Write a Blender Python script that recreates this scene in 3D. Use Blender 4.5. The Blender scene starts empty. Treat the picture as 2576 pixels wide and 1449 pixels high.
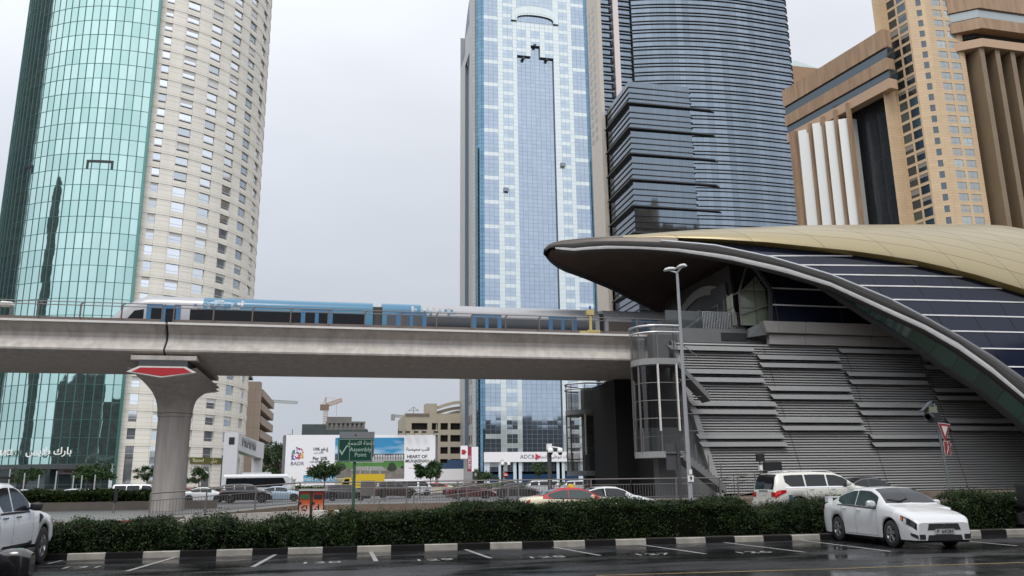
import bpy, math, random
import numpy as np
from mathutils import Vector, Matrix
R_ = math.radians
random.seed(7)
RNG = np.random.default_rng(11)
scene = bpy.context.scene
COL = scene.collection

# ------------------------------------------------------------------ camera
FPX, EYE = 2060.0, 1.65
YAW, PITCH, ROLL = R_(12.3), R_(13.3), R_(0.72)
Fv = Vector((math.sin(YAW)*math.cos(PITCH), math.cos(YAW)*math.cos(PITCH), math.sin(PITCH)))
R0 = Vector((math.cos(YAW), -math.sin(YAW), 0))
U0 = R0.cross(Fv)
Rv = R0*math.cos(ROLL) - U0*math.sin(ROLL)
Uv = U0*math.cos(ROLL) + R0*math.sin(ROLL)
cam_data = bpy.data.cameras.new('camera')
cam_data.sensor_width = 36.0
cam_data.lens = 36.0*FPX/2576.0
cam_data.clip_start = 0.1
cam_data.clip_end = 6000
cam = bpy.data.objects.new('camera', cam_data)
cam.matrix_world = Matrix(((Rv.x, Uv.x, -Fv.x, 0), (Rv.y, Uv.y, -Fv.y, 0), (Rv.z, Uv.z, -Fv.z, EYE), (0, 0, 0, 1)))
COL.objects.link(cam)
scene.camera = cam

# ------------------------------------------------------------------ sky, sun, exposure
SUN_EL, SUN_AZ = R_(58), R_(205)          # azimuth clockwise from +Y: behind the viewer
world = bpy.data.worlds.new('World')
scene.world = world
world.use_nodes = True
wn, wl = world.node_tree.nodes, world.node_tree.links
wn.clear()
wo = wn.new('ShaderNodeOutputWorld')
bg_sky = wn.new('ShaderNodeBackground'); bg_sky.inputs['Strength'].default_value = 0.07
sky = wn.new('ShaderNodeTexSky'); sky.sky_type = 'NISHITA'; sky.sun_disc = False
sky.sun_elevation = SUN_EL; sky.sun_rotation = SUN_AZ; sky.air_density = 1.5; sky.dust_density = 4
wl.new(sky.outputs[0], bg_sky.inputs[0])
bg_cl = wn.new('ShaderNodeBackground')
tc = wn.new('ShaderNodeTexCoord'); sep = wn.new('ShaderNodeSeparateXYZ')
wl.new(tc.outputs['Generated'], sep.inputs[0])
cr_ = wn.new('ShaderNodeValToRGB')
cr_.color_ramp.elements[0].position = 0.0; cr_.color_ramp.elements[0].color = (0.585, 0.625, 0.69, 1)
cr_.color_ramp.elements[1].position = 0.75; cr_.color_ramp.elements[1].color = (0.93, 0.96, 1.02, 1)
e = cr_.color_ramp.elements.new(0.22); e.color = (0.645, 0.69, 0.77, 1)
e = cr_.color_ramp.elements.new(0.45); e.color = (0.80, 0.835, 0.90, 1)
wl.new(sep.outputs['Z'], cr_.inputs[0])
# brighter cloud round the hidden sun and towards the left
dotn = wn.new('ShaderNodeVectorMath'); dotn.operation = 'DOT_PRODUCT'
wl.new(tc.outputs['Generated'], dotn.inputs[0])
sv = Vector((math.sin(SUN_AZ)*math.cos(SUN_EL), math.cos(SUN_AZ)*math.cos(SUN_EL), math.sin(SUN_EL)))
dotn.inputs[1].default_value = Vector((-0.30, -0.62, 0.62)).normalized()
mr = wn.new('ShaderNodeMapRange'); mr.inputs[1].default_value = -0.45; mr.inputs[2].default_value = 1.0
mr.inputs[3].default_value = 0.98; mr.inputs[4].default_value = 2.1
wl.new(dotn.outputs['Value'], mr.inputs[0])
nz = wn.new('ShaderNodeTexNoise'); nz.inputs['Scale'].default_value = 2.2; nz.inputs['Detail'].default_value = 5
mp = wn.new('ShaderNodeMapping'); mp.inputs['Scale'].default_value = (1, 1, 2.5)
wl.new(tc.outputs['Generated'], mp.inputs[0]); wl.new(mp.outputs[0], nz.inputs['Vector'])
mr2 = wn.new('ShaderNodeMapRange'); mr2.inputs[1].default_value = 0.3; mr2.inputs[2].default_value = 0.7
mr2.inputs[3].default_value = 0.93; mr2.inputs[4].default_value = 1.06
wl.new(nz.outputs[0], mr2.inputs[0])
mm = wn.new('ShaderNodeMath'); mm.operation = 'MULTIPLY'
wl.new(mr.outputs[0], mm.inputs[0]); wl.new(mr2.outputs[0], mm.inputs[1])
wl.new(cr_.outputs[0], bg_cl.inputs[0]); wl.new(mm.outputs[0], bg_cl.inputs[1])
mx = wn.new('ShaderNodeMixShader'); mx.inputs[0].default_value = 0.93
wl.new(bg_sky.outputs[0], mx.inputs[1]); wl.new(bg_cl.outputs[0], mx.inputs[2]); wl.new(mx.outputs[0], wo.inputs[0])

sun_d = bpy.data.lights.new('sun', 'SUN'); sun_d.energy = 1.3; sun_d.angle = R_(20); sun_d.color = (1, 0.96, 0.9)
sun = bpy.data.objects.new('sun', sun_d); COL.objects.link(sun)
sun.rotation_euler = (-sv).to_track_quat('-Z', 'Y').to_euler()
sun.location = (0, 0, 150)
scene.view_settings.view_transform = 'Standard'; scene.view_settings.look = 'None'
scene.view_settings.exposure = 0.0; scene.view_settings.gamma = 1.0
scene.render.engine = 'CYCLES'
scene.cycles.max_bounces = 6; scene.cycles.glossy_bounces = 4; scene.cycles.diffuse_bounces = 3
scene.cycles.transparent_max_bounces = 8; scene.cycles.caustics_reflective = False

# ------------------------------------------------------------------ from photo pixel (2576 wide) to world point
def ray(x, y): return Fv*FPX + Rv*(x-1288) - Uv*(y-724.5)
def at(x, y, Y):
    d = ray(x, y); t = Y/d.y
    return Vector((d.x*t, Y, EYE+d.z*t))
def atz(x, y, z=0.0):
    d = ray(x, y); t = (z-EYE)/d.z
    return Vector((d.x*t, d.y*t, z))
def hit(x, y, p, n):
    d = ray(x, y); o = Vector((0, 0, EYE)); p = Vector((p[0], p[1], 0)); n = Vector((n[0], n[1], 0))
    t = (p-o).dot(n)/d.dot(n)
    return o+d*t
def px(p):
    v = Vector(p)-Vector((0, 0, EYE)); k = v.dot(Fv)
    return 1288+FPX*v.dot(Rv)/k, 724.5-FPX*v.dot(Uv)/k

# ------------------------------------------------------------------ mesh builder
class MB:
    def __init__(s): s.v = []; s.f = []; s.m = []; s.uv = []; s.sm = []
    def face(s, pts, m=0, uv=None, sm=False):
        b = len(s.v); s.v += [tuple(p) for p in pts]; s.f.append(tuple(range(b, b+len(pts))))
        s.m.append(m); s.uv.append(uv); s.sm.append(sm)
    def box(s, x0, x1, y0, y1, z0, z1, m=0, M=None):
        P = [Vector((x, y, z)) for z in (z0, z1) for x, y in ((x0, y0), (x1, y0), (x1, y1), (x0, y1))]
        if M is not None: P = [M @ p for p in P]
        b = len(s.v); s.v += [tuple(p) for p in P]
        for q in ((3, 2, 1, 0), (4, 5, 6, 7), (0, 1, 5, 4), (1, 2, 6, 5), (2, 3, 7, 6), (3, 0, 4, 7)):
            s.f.append(tuple(b+i for i in q)); s.m.append(m); s.uv.append(None); s.sm.append(False)
    def bar(s, p, q, w, h=None, m=0):
        p = Vector(p); q = Vector(q); d = q-p; L = d.length
        if L < 1e-6: return
        h = h or w; rot = d.to_track_quat('X', 'Z').to_matrix().to_4x4()
        s.box(0, L, -w/2, w/2, -h/2, h/2, m, Matrix.Translation(p) @ rot)
    def tube(s, pts, r, m=0, n=8, rs=None, cap=True):
        pts = [Vector(p) for p in pts]; k = len(pts); rows = []
        prev = None
        for i, p in enumerate(pts):
            t = (pts[min(i+1, k-1)]-pts[max(i-1, 0)]).normalized()
            a = t.cross(Vector((0, 0, 1)))
            if a.length < 1e-3: a = Vector((1, 0, 0)) if prev is None else prev
            a.normalize(); prev = a; b = t.cross(a); rr = rs[i] if rs else r
            rows.append([p+a*rr*math.cos(2*math.pi*j/n)+b*rr*math.sin(2*math.pi*j/n) for j in range(n)])
        s.grid(rows, m, True, closed=True)
        if cap:
            s.face(rows[0][::-1], m); s.face(rows[-1], m)
    def grid(s, rows, m=0, sm=False, closed=False, uvs=None, mf=None):
        b = len(s.v); n = len(rows[0])
        for r in rows: s.v += [tuple(p) for p in r]
        for i in range(len(rows)-1):
            for j in range(n if closed else n-1):
                j2 = (j+1) % n
                s.f.append((b+i*n+j, b+i*n+j2, b+(i+1)*n+j2, b+(i+1)*n+j))
                s.m.append(mf(i, j) if mf else m); s.sm.append(sm)
                s.uv.append([uvs[i][j], uvs[i][j2], uvs[i+1][j2], uvs[i+1][j]] if uvs else None)
    def lathe(s, prof, n=24, m=0, M=None, sm=True, axis='Z'):
        rows = []
        for r, h in prof:
            row = []
            for j in range(n):
                a = 2*math.pi*j/n; c, q = r*math.cos(a), r*math.sin(a)
                p = Vector((c, q, h)) if axis == 'Z' else Vector((c, h, q))
                row.append(M @ p if M is not None else p)
            rows.append(row)
        s.grid(rows, m, sm, closed=True)
    def prism(s, poly, z0, z1, m=0, cap=True):
        n = len(poly)
        for i in range(n):
            a, b = poly[i], poly[(i+1) % n]
            s.face([(a[0], a[1], z0), (b[0], b[1], z0), (b[0], b[1], z1), (a[0], a[1], z1)], m)
        if cap:
            s.face([(p[0], p[1], z1) for p in poly], m); s.face([(p[0], p[1], z0) for p in poly[::-1]], m)
    def slab(s, poly, off, m=0, mside=None):
        """flat polygon given thickness by the vector off"""
        n = len(poly); poly = [Vector(p) for p in poly]; off = Vector(off)
        ms = m if mside is None else mside
        s.face(poly, m); s.face([p+off for p in poly[::-1]], ms)
        for i in range(n):
            a, b = poly[i], poly[(i+1) % n]; s.face([a, b, b+off, a+off], ms)
    def add(s, o, M=None, moff=0):
        b = len(s.v); s.v += [tuple(M @ Vector(p)) if M is not None else p for p in o.v]
        s.f += [tuple(b+i for i in f) for f in o.f]; s.m += [m+moff for m in o.m]; s.uv += o.uv; s.sm += o.sm
    def build(s, name, mats, parent=None):
        me = bpy.data.meshes.new(name)
        me.from_pydata(s.v, [], s.f)
        if not isinstance(mats, (list, tuple)): mats = [mats]
        for m in mats: me.materials.append(m)
        me.polygons.foreach_set('material_index', s.m)
        me.polygons.foreach_set('use_smooth', s.sm)
        if any(u is not None for u in s.uv):
            l = me.uv_layers.new(name='UVMap'); k = 0; buf = []
            for f, u in zip(s.f, s.uv):
                if u is None: buf += [0.0]*(2*len(f))
                else:
                    for a in u: buf += [a[0], a[1]]
            l.data.foreach_set('uv', buf)
        me.update()
        o = bpy.data.objects.new(name, me); COL.objects.link(o)
        if parent is not None: o.parent = parent
        return o

def tag(o, label=None, cat=None, group=None, kind=None):
    if label: o['label'] = label
    if cat: o['category'] = cat
    if group: o['group'] = group
    if kind: o['kind'] = kind
    return o
def thing(name, label, cat, loc=(0, 0, 0), rz=0.0, group=None):
    o = bpy.data.objects.new(name, None); COL.objects.link(o); o.empty_display_size = 0.3
    o.location = loc; o.rotation_euler = (0, 0, rz)
    return tag(o, label, cat, group)
def struct(o): o['kind'] = 'structure'; return o
def kids(o): return [c for c in COL.objects if c.parent == o]
def dup(o, loc, rz, label, group=None, paint=None, scale=None):
    def cp(a, par):
        c = a.copy(); COL.objects.link(c)
        if par is not None: c.parent = par
        for k in KID.get(a.name, kids(a)): cp(k, c)
        if paint is not None and len(c.material_slots) and c.material_slots[0].material and c.material_slots[0].material.name.startswith('paint'):
            c.material_slots[0].link = 'OBJECT'; c.material_slots[0].material = paint
        return c
    r = cp(o, None); r.location = loc; r.rotation_euler = (0, 0, rz); r['label'] = label
    if group: r['group'] = group
    if scale: r.scale = scale
    return r
KID = {}

# ------------------------------------------------------------------ materials
MATS = {}
def mat(name, col, rough=0.6, metal=0.0, var=0.0, vs=2.0, bump=0.0, bs=20.0, stretch=(1, 1, 1), col2=None, coat=0.0, spec=0.5):
    if name in MATS: return MATS[name]
    m = bpy.data.materials.new(name); MATS[name] = m; m.use_nodes = True
    nt = m.node_tree; b = nt.nodes['Principled BSDF']
    b.inputs['Base Color'].default_value = (*col, 1); b.inputs['Roughness'].default_value = rough
    b.inputs['Metallic'].default_value = metal; b.inputs['Specular IOR Level'].default_value = spec
    if coat: b.inputs['Coat Weight'].default_value = coat; b.inputs['Coat Roughness'].default_value = 0.05
    if var or col2 or bump:
        t = nt.nodes.new('ShaderNodeTexCoord'); mpn = nt.nodes.new('ShaderNodeMapping'); mpn.inputs['Scale'].default_value = stretch
        nt.links.new(t.outputs['Object'], mpn.inputs[0])
    if var or col2:
        n = nt.nodes.new('ShaderNodeTexNoise'); n.inputs['Scale'].default_value = vs; n.inputs['Detail'].default_value = 6
        n.inputs['Roughness'].default_value = 0.62
        nt.links.new(mpn.outputs[0], n.inputs['Vector'])
        r = nt.nodes.new('ShaderNodeValToRGB'); r.color_ramp.elements[0].position = 0.3; r.color_ramp.elements[1].position = 0.7
        a = tuple(c*(1-var) for c in col); c2 = col2 or tuple(min(1, c*(1+var)) for c in col)
        r.color_ramp.elements[0].color = (*(a if not col2 else col), 1); r.color_ramp.elements[1].color = (*c2, 1)
        nt.links.new(n.outputs[0], r.inputs[0]); nt.links.new(r.outputs[0], b.inputs['Base Color'])
    if bump:
        n2 = nt.nodes.new('ShaderNodeTexNoise'); n2.inputs['Scale'].default_value = bs; n2.inputs['Detail'].default_value = 4
        nt.links.new(mpn.outputs[0], n2.inputs['Vector'])
        bp = nt.nodes.new('ShaderNodeBump'); bp.inputs['Strength'].default_value = bump; bp.inputs['Distance'].default_value = 0.02
        nt.links.new(n2.outputs[0], bp.inputs['Height']); nt.links.new(bp.outputs[0], b.inputs['Normal'])
    return m

def panelmat(name, c1, c2, mortar, pw, ph, ms, rough=0.6, metal=0.0, tilt=0.0, mrough=0.6, offset=0.0, streak=0.0, spec=0.5, wav=0.0):
    """panels laid out in UV metres: each panel its own tone, its own tiny tilt"""
    if name in MATS: return MATS[name]
    m = bpy.data.materials.new(name); MATS[name] = m; m.use_nodes = True
    nt = m.node_tree; N = nt.nodes; L = nt.links; b = N['Principled BSDF']
    b.inputs['Specular IOR Level'].default_value = spec
    uv = N.new('ShaderNodeUVMap'); br = N.new('ShaderNodeTexBrick')
    br.offset = offset; br.squash = 1.0
    br.inputs['Scale'].default_value = 1.0; br.inputs['Brick Width'].default_value = pw; br.inputs['Row Height'].default_value = ph
    br.inputs['Mortar Size'].default_value = ms; br.inputs['Mortar Smooth'].default_value = 0.0; br.inputs['Bias'].default_value = 0.0
    br.inputs['Color1'].default_value = (*c1, 1); br.inputs['Color2'].default_value = (*c2, 1); br.inputs['Mortar'].default_value = (*mortar, 1)
    L.new(uv.outputs[0], br.inputs['Vector'])
    out = br.outputs['Color']
    if streak:
        t = N.new('ShaderNodeTexCoord'); mp_ = N.new('ShaderNodeMapping'); mp_.inputs['Scale'].default_value = (0.5, 0.5, 0.06)
        L.new(t.outputs['Object'], mp_.inputs[0]); nz_ = N.new('ShaderNodeTexNoise'); nz_.inputs['Scale'].default_value = 1.0; nz_.inputs['Detail'].default_value = 5
        L.new(mp_.outputs[0], nz_.inputs['Vector'])
        r_ = N.new('ShaderNodeMapRange'); r_.inputs[1].default_value = 0.3; r_.inputs[2].default_value = 0.7; r_.inputs[3].default_value = 1-streak; r_.inputs[4].default_value = 1.0
        L.new(nz_.outputs[0], r_.inputs[0]); mu = N.new('ShaderNodeVectorMath'); mu.operation = 'SCALE'
        L.new(out, mu.inputs[0]); L.new(r_.outputs[0], mu.inputs['Scale']); out = mu.outputs[0]
    L.new(out, b.inputs['Base Color'])
    for sock, a, c in (('Roughness', rough, mrough), ('Metallic', metal, 0.0)):
        r = N.new('ShaderNodeMapRange'); r.inputs[3].default_value = a; r.inputs[4].default_value = c
        L.new(br.outputs['Fac'], r.inputs[0]); L.new(r.outputs[0], b.inputs[sock])
    if tilt or wav:
        geo = N.new('ShaderNodeNewGeometry'); cur = geo.outputs['Normal']
        if tilt:
            dv = N.new('ShaderNodeVectorMath'); dv.operation = 'DIVIDE'; dv.inputs[1].default_value = (pw, ph, 1); L.new(uv.outputs[0], dv.inputs[0])
            fl = N.new('ShaderNodeVectorMath'); fl.operation = 'FLOOR'; L.new(dv.outputs[0], fl.inputs[0])
            wnz = N.new('ShaderNodeTexWhiteNoise'); wnz.noise_dimensions = '3D'; L.new(fl.outputs[0], wnz.inputs['Vector'])
            sb = N.new('ShaderNodeVectorMath'); sb.operation = 'SUBTRACT'; sb.inputs[1].default_value = (.5, .5, .5); L.new(wnz.outputs['Color'], sb.inputs[0])
            sc = N.new('ShaderNodeVectorMath'); sc.operation = 'SCALE'; sc.inputs['Scale'].default_value = tilt; L.new(sb.outputs[0], sc.inputs[0])
            ad = N.new('ShaderNodeVectorMath'); ad.operation = 'ADD'; L.new(cur, ad.inputs[0]); L.new(sc.outputs[0], ad.inputs[1]); cur = ad.outputs[0]
        if wav:
            t2 = N.new('ShaderNodeTexCoord'); nw = N.new('ShaderNodeTexNoise'); nw.inputs['Scale'].default_value = 0.35; nw.inputs['Detail'].default_value = 2
            L.new(t2.outputs['Object'], nw.inputs['Vector'])
            sb2 = N.new('ShaderNodeVectorMath'); sb2.operation = 'SUBTRACT'; sb2.inputs[1].default_value = (.5, .5, .5); L.new(nw.outputs['Color'], sb2.inputs[0])
            s2 = N.new('ShaderNodeVectorMath'); s2.operation = 'SCALE'; s2.inputs['Scale'].default_value = wav; L.new(sb2.outputs[0], s2.inputs[0])
            ad2 = N.new('ShaderNodeVectorMath'); ad2.operation = 'ADD'; L.new(cur, ad2.inputs[0]); L.new(s2.outputs[0], ad2.inputs[1]); cur = ad2.outputs[0]
        nn = N.new('ShaderNodeVectorMath'); nn.operation = 'NORMALIZE'; L.new(cur, nn.inputs[0]); L.new(nn.outputs[0], b.inputs['Normal'])
    return m

def glassmat(name, col, alpha=0.35, rough=0.03):
    if name in MATS: return MATS[name]
    m = mat(name, col, rough, 0.0, spec=0.8); m.node_tree.nodes['Principled BSDF'].inputs['Alpha'].default_value = alpha
    return m

# wet asphalt: dark, with smooth puddled patches
def wet_asphalt(name, c0, c1, r0, r1, scale=0.22, lo=0.42, hi=0.6):
    m = bpy.data.materials.new(name); MATS[name] = m; m.use_nodes = True
    nt = m.node_tree; N = nt.nodes; L = nt.links; b = N['Principled BSDF']; b.inputs['Specular IOR Level'].default_value = 0.34
    t = N.new('ShaderNodeTexCoord'); mp_ = N.new('ShaderNodeMapping'); mp_.inputs['Scale'].default_value = (scale, scale*2.6, 1); L.new(t.outputs['Object'], mp_.inputs[0])
    n = N.new('ShaderNodeTexNoise'); n.inputs['Scale'].default_value = 1; n.inputs['Detail'].default_value = 7; n.inputs['Roughness'].default_value = 0.6; n.inputs['Distortion'].default_value = 0.4
    L.new(mp_.outputs[0], n.inputs['Vector'])
    r = N.new('ShaderNodeMapRange'); r.inputs[1].default_value = lo; r.inputs[2].default_value = hi; r.inputs[3].default_value = r0; r.inputs[4].default_value = r1
    L.new(n.outputs[0], r.inputs[0]); L.new(r.outputs[0], b.inputs['Roughness'])
    g = N.new('ShaderNodeTexNoise'); g.inputs['Scale'].default_value = 90; g.inputs['Detail'].default_value = 3; L.new(t.outputs['Object'], g.inputs['Vector'])
    n3 = N.new('ShaderNodeTexNoise'); n3.inputs['Scale'].default_value = 0.9; n3.inputs['Detail'].default_value = 6; L.new(t.outputs['Object'], n3.inputs['Vector'])
    mxc = N.new('ShaderNodeValToRGB'); mxc.color_ramp.elements[0].position = 0.35; mxc.color_ramp.elements[1].position = 0.68
    mxc.color_ramp.elements[0].color = (*c0, 1); mxc.color_ramp.elements[1].color = (*c1, 1)
    ad = N.new('ShaderNodeMath'); ad.operation = 'MULTIPLY_ADD'; ad.inputs[1].default_value = 0.3; L.new(g.outputs[0], ad.inputs[0]); 
    mlt = N.new('ShaderNodeMath'); mlt.operation = 'MULTIPLY'; mlt.inputs[1].default_value = 0.7; L.new(n3.outputs[0], mlt.inputs[0]); L.new(mlt.outputs[0], ad.inputs[2])
    L.new(ad.outputs[0], mxc.inputs[0]); L.new(mxc.outputs[0], b.inputs['Base Color'])
    bp = N.new('ShaderNodeBump'); bp.inputs['Distance'].default_value = 0.004
    r2 = N.new('ShaderNodeMapRange'); r2.inputs[1].default_value = lo; r2.inputs[2].default_value = hi; r2.inputs[3].default_value = 0.02; r2.inputs[4].default_value = 0.5
    L.new(n.outputs[0], r2.inputs[0]); L.new(r2.outputs[0], bp.inputs['Strength']); L.new(g.outputs[0], bp.inputs['Height']); L.new(bp.outputs[0], b.inputs['Normal'])
    return m

M_conc = mat('viaduct concrete', (0.42, 0.385, 0.35), 0.75, var=0.2, vs=2.2, stretch=(1, 1, 0.13), bump=0.12, bs=14)
M_lip = mat('pale edge concrete', (0.66, 0.64, 0.6), 0.7, var=0.06)
M_grey = mat('grey render', (0.15, 0.155, 0.155), 0.75, var=0.06, vs=1)
M_dgrey = mat('dark grey render', (0.055, 0.055, 0.058), 0.8, var=0.1)
M_rail = mat('galvanised steel', (0.20, 0.185, 0.175), 0.5, 0.5)
M_steel = mat('brushed steel', (0.62, 0.62, 0.62), 0.28, 0.9)
M_brown = mat('brown metal rail', (0.16, 0.13, 0.115), 0.5, 0.4)
M_black = mat('black plastic', (0.015, 0.015, 0.016), 0.5)
M_rub = mat('tyre rubber', (0.018, 0.018, 0.018), 0.8)
M_rim = mat('alloy rim', (0.45, 0.45, 0.46), 0.3, 0.85)
M_dglass = mat('tinted car glass', (0.010, 0.012, 0.014), 0.05, 0.0, spec=0.42)
M_lglass = mat('clear car glass', (0.03, 0.05, 0.048), 0.05, 0.0, spec=.5)
M_wpaint = mat('paint white', (0.54, 0.545, 0.55), 0.22, coat=0.6)
M_white = mat('white painted metal', (0.78, 0.78, 0.76), 0.5)
M_line = mat('worn white road paint', (0.26, 0.255, 0.245), 0.45, var=0.4, vs=5)
M_red = mat('red enamel', (0.42, 0.02, 0.03), 0.45)
M_chrome = mat('chrome', (0.75, 0.75, 0.76), 0.1, 1.0)
M_lampglass = mat('lamp lens', (0.6, 0.62, 0.64), 0.1, 0.3)
M_tail = mat('red tail lens', (0.35, 0.012, 0.015), 0.15)
M_amber = mat('amber lens', (0.6, 0.16, 0.02), 0.2)

def text_mesh(name, s, size, M, m, parent=None, depth=0.01, align='CENTER', bold=0.0, sx=1.0):
    c = bpy.data.curves.new(name, 'FONT'); c.body = s; c.size = size; c.extrude = depth; c.align_x = align; c.align_y = 'CENTER'; c.offset = bold
    c.resolution_u = 3
    o = bpy.data.objects.new(name, c); COL.objects.link(o)
    dg = bpy.context.evaluated_depsgraph_get(); me = bpy.data.meshes.new_from_object(o.evaluated_get(dg))
    bpy.data.objects.remove(o)
    me.transform(M @ Matrix.Scale(sx, 4, (1, 0, 0))); me.materials.clear(); me.materials.append(m)
    r = bpy.data.objects.new(name, me); COL.objects.link(r)
    if parent is not None: r.parent = parent
    return r
def face_mat(p, rz=0.0):
    """text plane standing up at p, readable from -Y when rz=0"""
    return Matrix.Translation(Vector(p)) @ Matrix.Rotation(rz, 4, 'Z') @ Matrix.Rotation(math.pi/2, 4, 'X')
# Arabic letters joined by hand: logical text in, left-to-right presentation forms out
AR = {'ا': (0xFE8D, 0xFE8E), 'أ': (0xFE83, 0xFE84), 'إ': (0xFE87, 0xFE88), 'ب': (0xFE8F,)*0 or (0xFE8F, 0xFE90, 0xFE91, 0xFE92), 'ة': (0xFE93, 0xFE94), 'ت': (0xFE95, 0xFE96, 0xFE97, 0xFE98),
      'ج': (0xFE9D, 0xFE9E, 0xFE9F, 0xFEA0), 'ح': (0xFEA1, 0xFEA2, 0xFEA3, 0xFEA4), 'د': (0xFEA9, 0xFEAA), 'ر': (0xFEAD, 0xFEAE), 'س': (0xFEB1, 0xFEB2, 0xFEB3, 0xFEB4),
      'ص': (0xFEB9, 0xFEBA, 0xFEBB, 0xFEBC), 'ط': (0xFEC1, 0xFEC2, 0xFEC3, 0xFEC4), 'ظ': (0xFEC5, 0xFEC6, 0xFEC7, 0xFEC8), 'ع': (0xFEC9, 0xFECA, 0xFECB, 0xFECC), 'ف': (0xFED1, 0xFED2, 0xFED3, 0xFED4),
      'ق': (0xFED5, 0xFED6, 0xFED7, 0xFED8), 'ك': (0xFED9, 0xFEDA, 0xFEDB, 0xFEDC), 'ل': (0xFEDD, 0xFEDE, 0xFEDF, 0xFEE0), 'م': (0xFEE1, 0xFEE2, 0xFEE3, 0xFEE4), 'ن': (0xFEE5, 0xFEE6, 0xFEE7, 0xFEE8),
      'و': (0xFEED, 0xFEEE), 'ي': (0xFEF1, 0xFEF2, 0xFEF3, 0xFEF4)}
def arabic(t):
    t = t.replace('لا', '\u0001'); out = []
    A = dict(AR); A['\u0001'] = (0xFEFB, 0xFEFC)
    for i, ch in enumerate(t):
        if ch not in A: out.append(ch); continue
        prev = i > 0 and t[i-1] in A and len(A[t[i-1]]) == 4
        nxt = i+1 < len(t) and t[i+1] in A
        fm = A[ch]
        if len(fm) == 2: out.append(chr(fm[1] if prev else fm[0]))
        else: out.append(chr(fm[3] if prev and nxt else fm[1] if prev else fm[2] if nxt else fm[0]))
    return ''.join(out[::-1])

# =================================================================== ground, roads, kerbs
def sheet(name, poly, z, m, uvs=None):
    b = MB(); b.face([(x, y, z) for x, y in poly], 0); return struct(b.build(name, m))
def rect(x0, x1, y0, y1): return [(x0, y0), (x1, y0), (x1, y1), (x0, y1)]
M_ground = mat('ground sandy paving', (0.15, 0.13, 0.11), 0.7, var=0.25, vs=0.15)
sheet('ground', rect(-1500, 1500, -1500, 2500), 0.0, M_ground)
M_asph = wet_asphalt('wet asphalt', (0.008, 0.008, 0.009), (0.026, 0.026, 0.028), 0.10, 0.42)
def YK(x): return 21.6 - 0.0337*(x+5.9)
sheet('parking_asphalt', [(-60, -25), (80, -25), (80, YK(80)), (-60, YK(-60))], 0.004, M_asph)
M_asph2 = wet_asphalt('damp road asphalt', (0.05, 0.05, 0.052), (0.085, 0.085, 0.086), 0.25, 0.6)
sheet('service_lane', rect(-70, 90, 24.6, 41.4), 0.004, M_asph2)
sheet('highway', rect(-600, 600, 66, 134), 0.008, M_asph2)
M_grass = mat('grass', (0.045, 0.075, 0.022), 0.9, var=0.45, vs=0.6, bump=0.4, bs=3)
b = MB()
for i in range(60):
    x0, x1 = -300+10*i, -290+10*i
    b.grid([[(x0, 134.6, .02), (x0, 139, 1.0), (x0, 146, 1.3)], [(x1, 134.6, .02), (x1, 139, 1.0), (x1, 146, 1.3)]], 0, True)
struct(b.build('verge', M_grass))
sheet('far_pavement', rect(-600, 600, 146, 400), 0.012, mat('far paving', (0.22, 0.2, 0.18), 0.7, var=0.15, vs=.1))
# kerb with alternating black and white stones
M_kw = mat('kerb white', (0.28, 0.26, 0.225), 0.55, var=0.25, vs=3); M_kb = mat('kerb black', (0.010, 0.009, 0.009), 0.85, var=.2, spec=.15)
b = MB()
ang = math.atan(-0.0337)
for k in range(-26, 32):
    for half, m in ((0, 0), (1, 1)):
        x0 = -5.91+1.65*k+0.825*half; x1 = x0+0.820
        Mk = Matrix.Translation((x0, YK(x0), 0)) @ Matrix.Rotation(ang, 4, 'Z')
        L = 0.820; prof = [(0, 0), (0.012, 0.135), (0.03, 0.15), (0.15, 0.15), (0.15, 0)]
        rows = [[Mk @ Vector((u, y, z)) for y, z in prof] for u in (0, L)]
        b.grid(rows, m); b.face([rows[0][i] for i in (4, 3, 2, 1, 0)], m); b.face(rows[1], m)
struct(b.build('kerb', [M_kw, M_kb]))
M_soil = mat('dark planting soil', (0.035, 0.026, 0.018), 0.95, var=0.4, vs=6)
b = MB(); b.face([(-60, YK(-60)+.15, .11), (80, YK(80)+.15, .11), (80, YK(80)+2.3, .11), (-60, YK(-60)+2.3, .11)]); struct(b.build('planting_strip', M_soil))
# parking bay lines, each traced from its end points on the ground
b = MB()
def gline(b, p, q, w, z, m=0):
    p = Vector((p[0], p[1], 0)); q = Vector((q[0], q[1], 0)); n = (q-p).normalized(); n = Vector((-n.y, n.x, 0))*w/2
    b.face([(p-n).to_tuple()[:2]+(z,), (q-n).to_tuple()[:2]+(z,), (q+n).to_tuple()[:2]+(z,), (p+n).to_tuple()[:2]+(z,)], m)
for (xa, ya, xb, yb) in [(120, 1419, 168, 1408), (318, 1438, 443, 1402), (636, 1427, 694, 1395), (932, 1387, 946, 1413), (1165, 1381, 1234, 1405), (1392, 1377, 1509, 1398), (1605, 1370, 1775, 1394), (1810, 1364, 2025, 1390), (2010, 1359, 2240, 1388), (2320, 1352, 2560, 1374)]:
    A = atz(xa, ya); Bq = atz(xb, yb); gline(b, A, Bq, 0.10, 0.009)
struct(b.build('bay_lines', M_line))
b = MB()
ya_ = [(1500, 1449), (1750, 1442), (2100, 1432), (2330, 1424), (2576, 1416)]
pts = [atz(*q) for q in ya_]
for p, q in zip(pts, pts[1:]): gline(b, p, q, 0.10, 0.009)
struct(b.build('yellow_line', mat('faded yellow paint', (0.17, 0.12, 0.045), 0.5, var=0.5, vs=4)))
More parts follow.
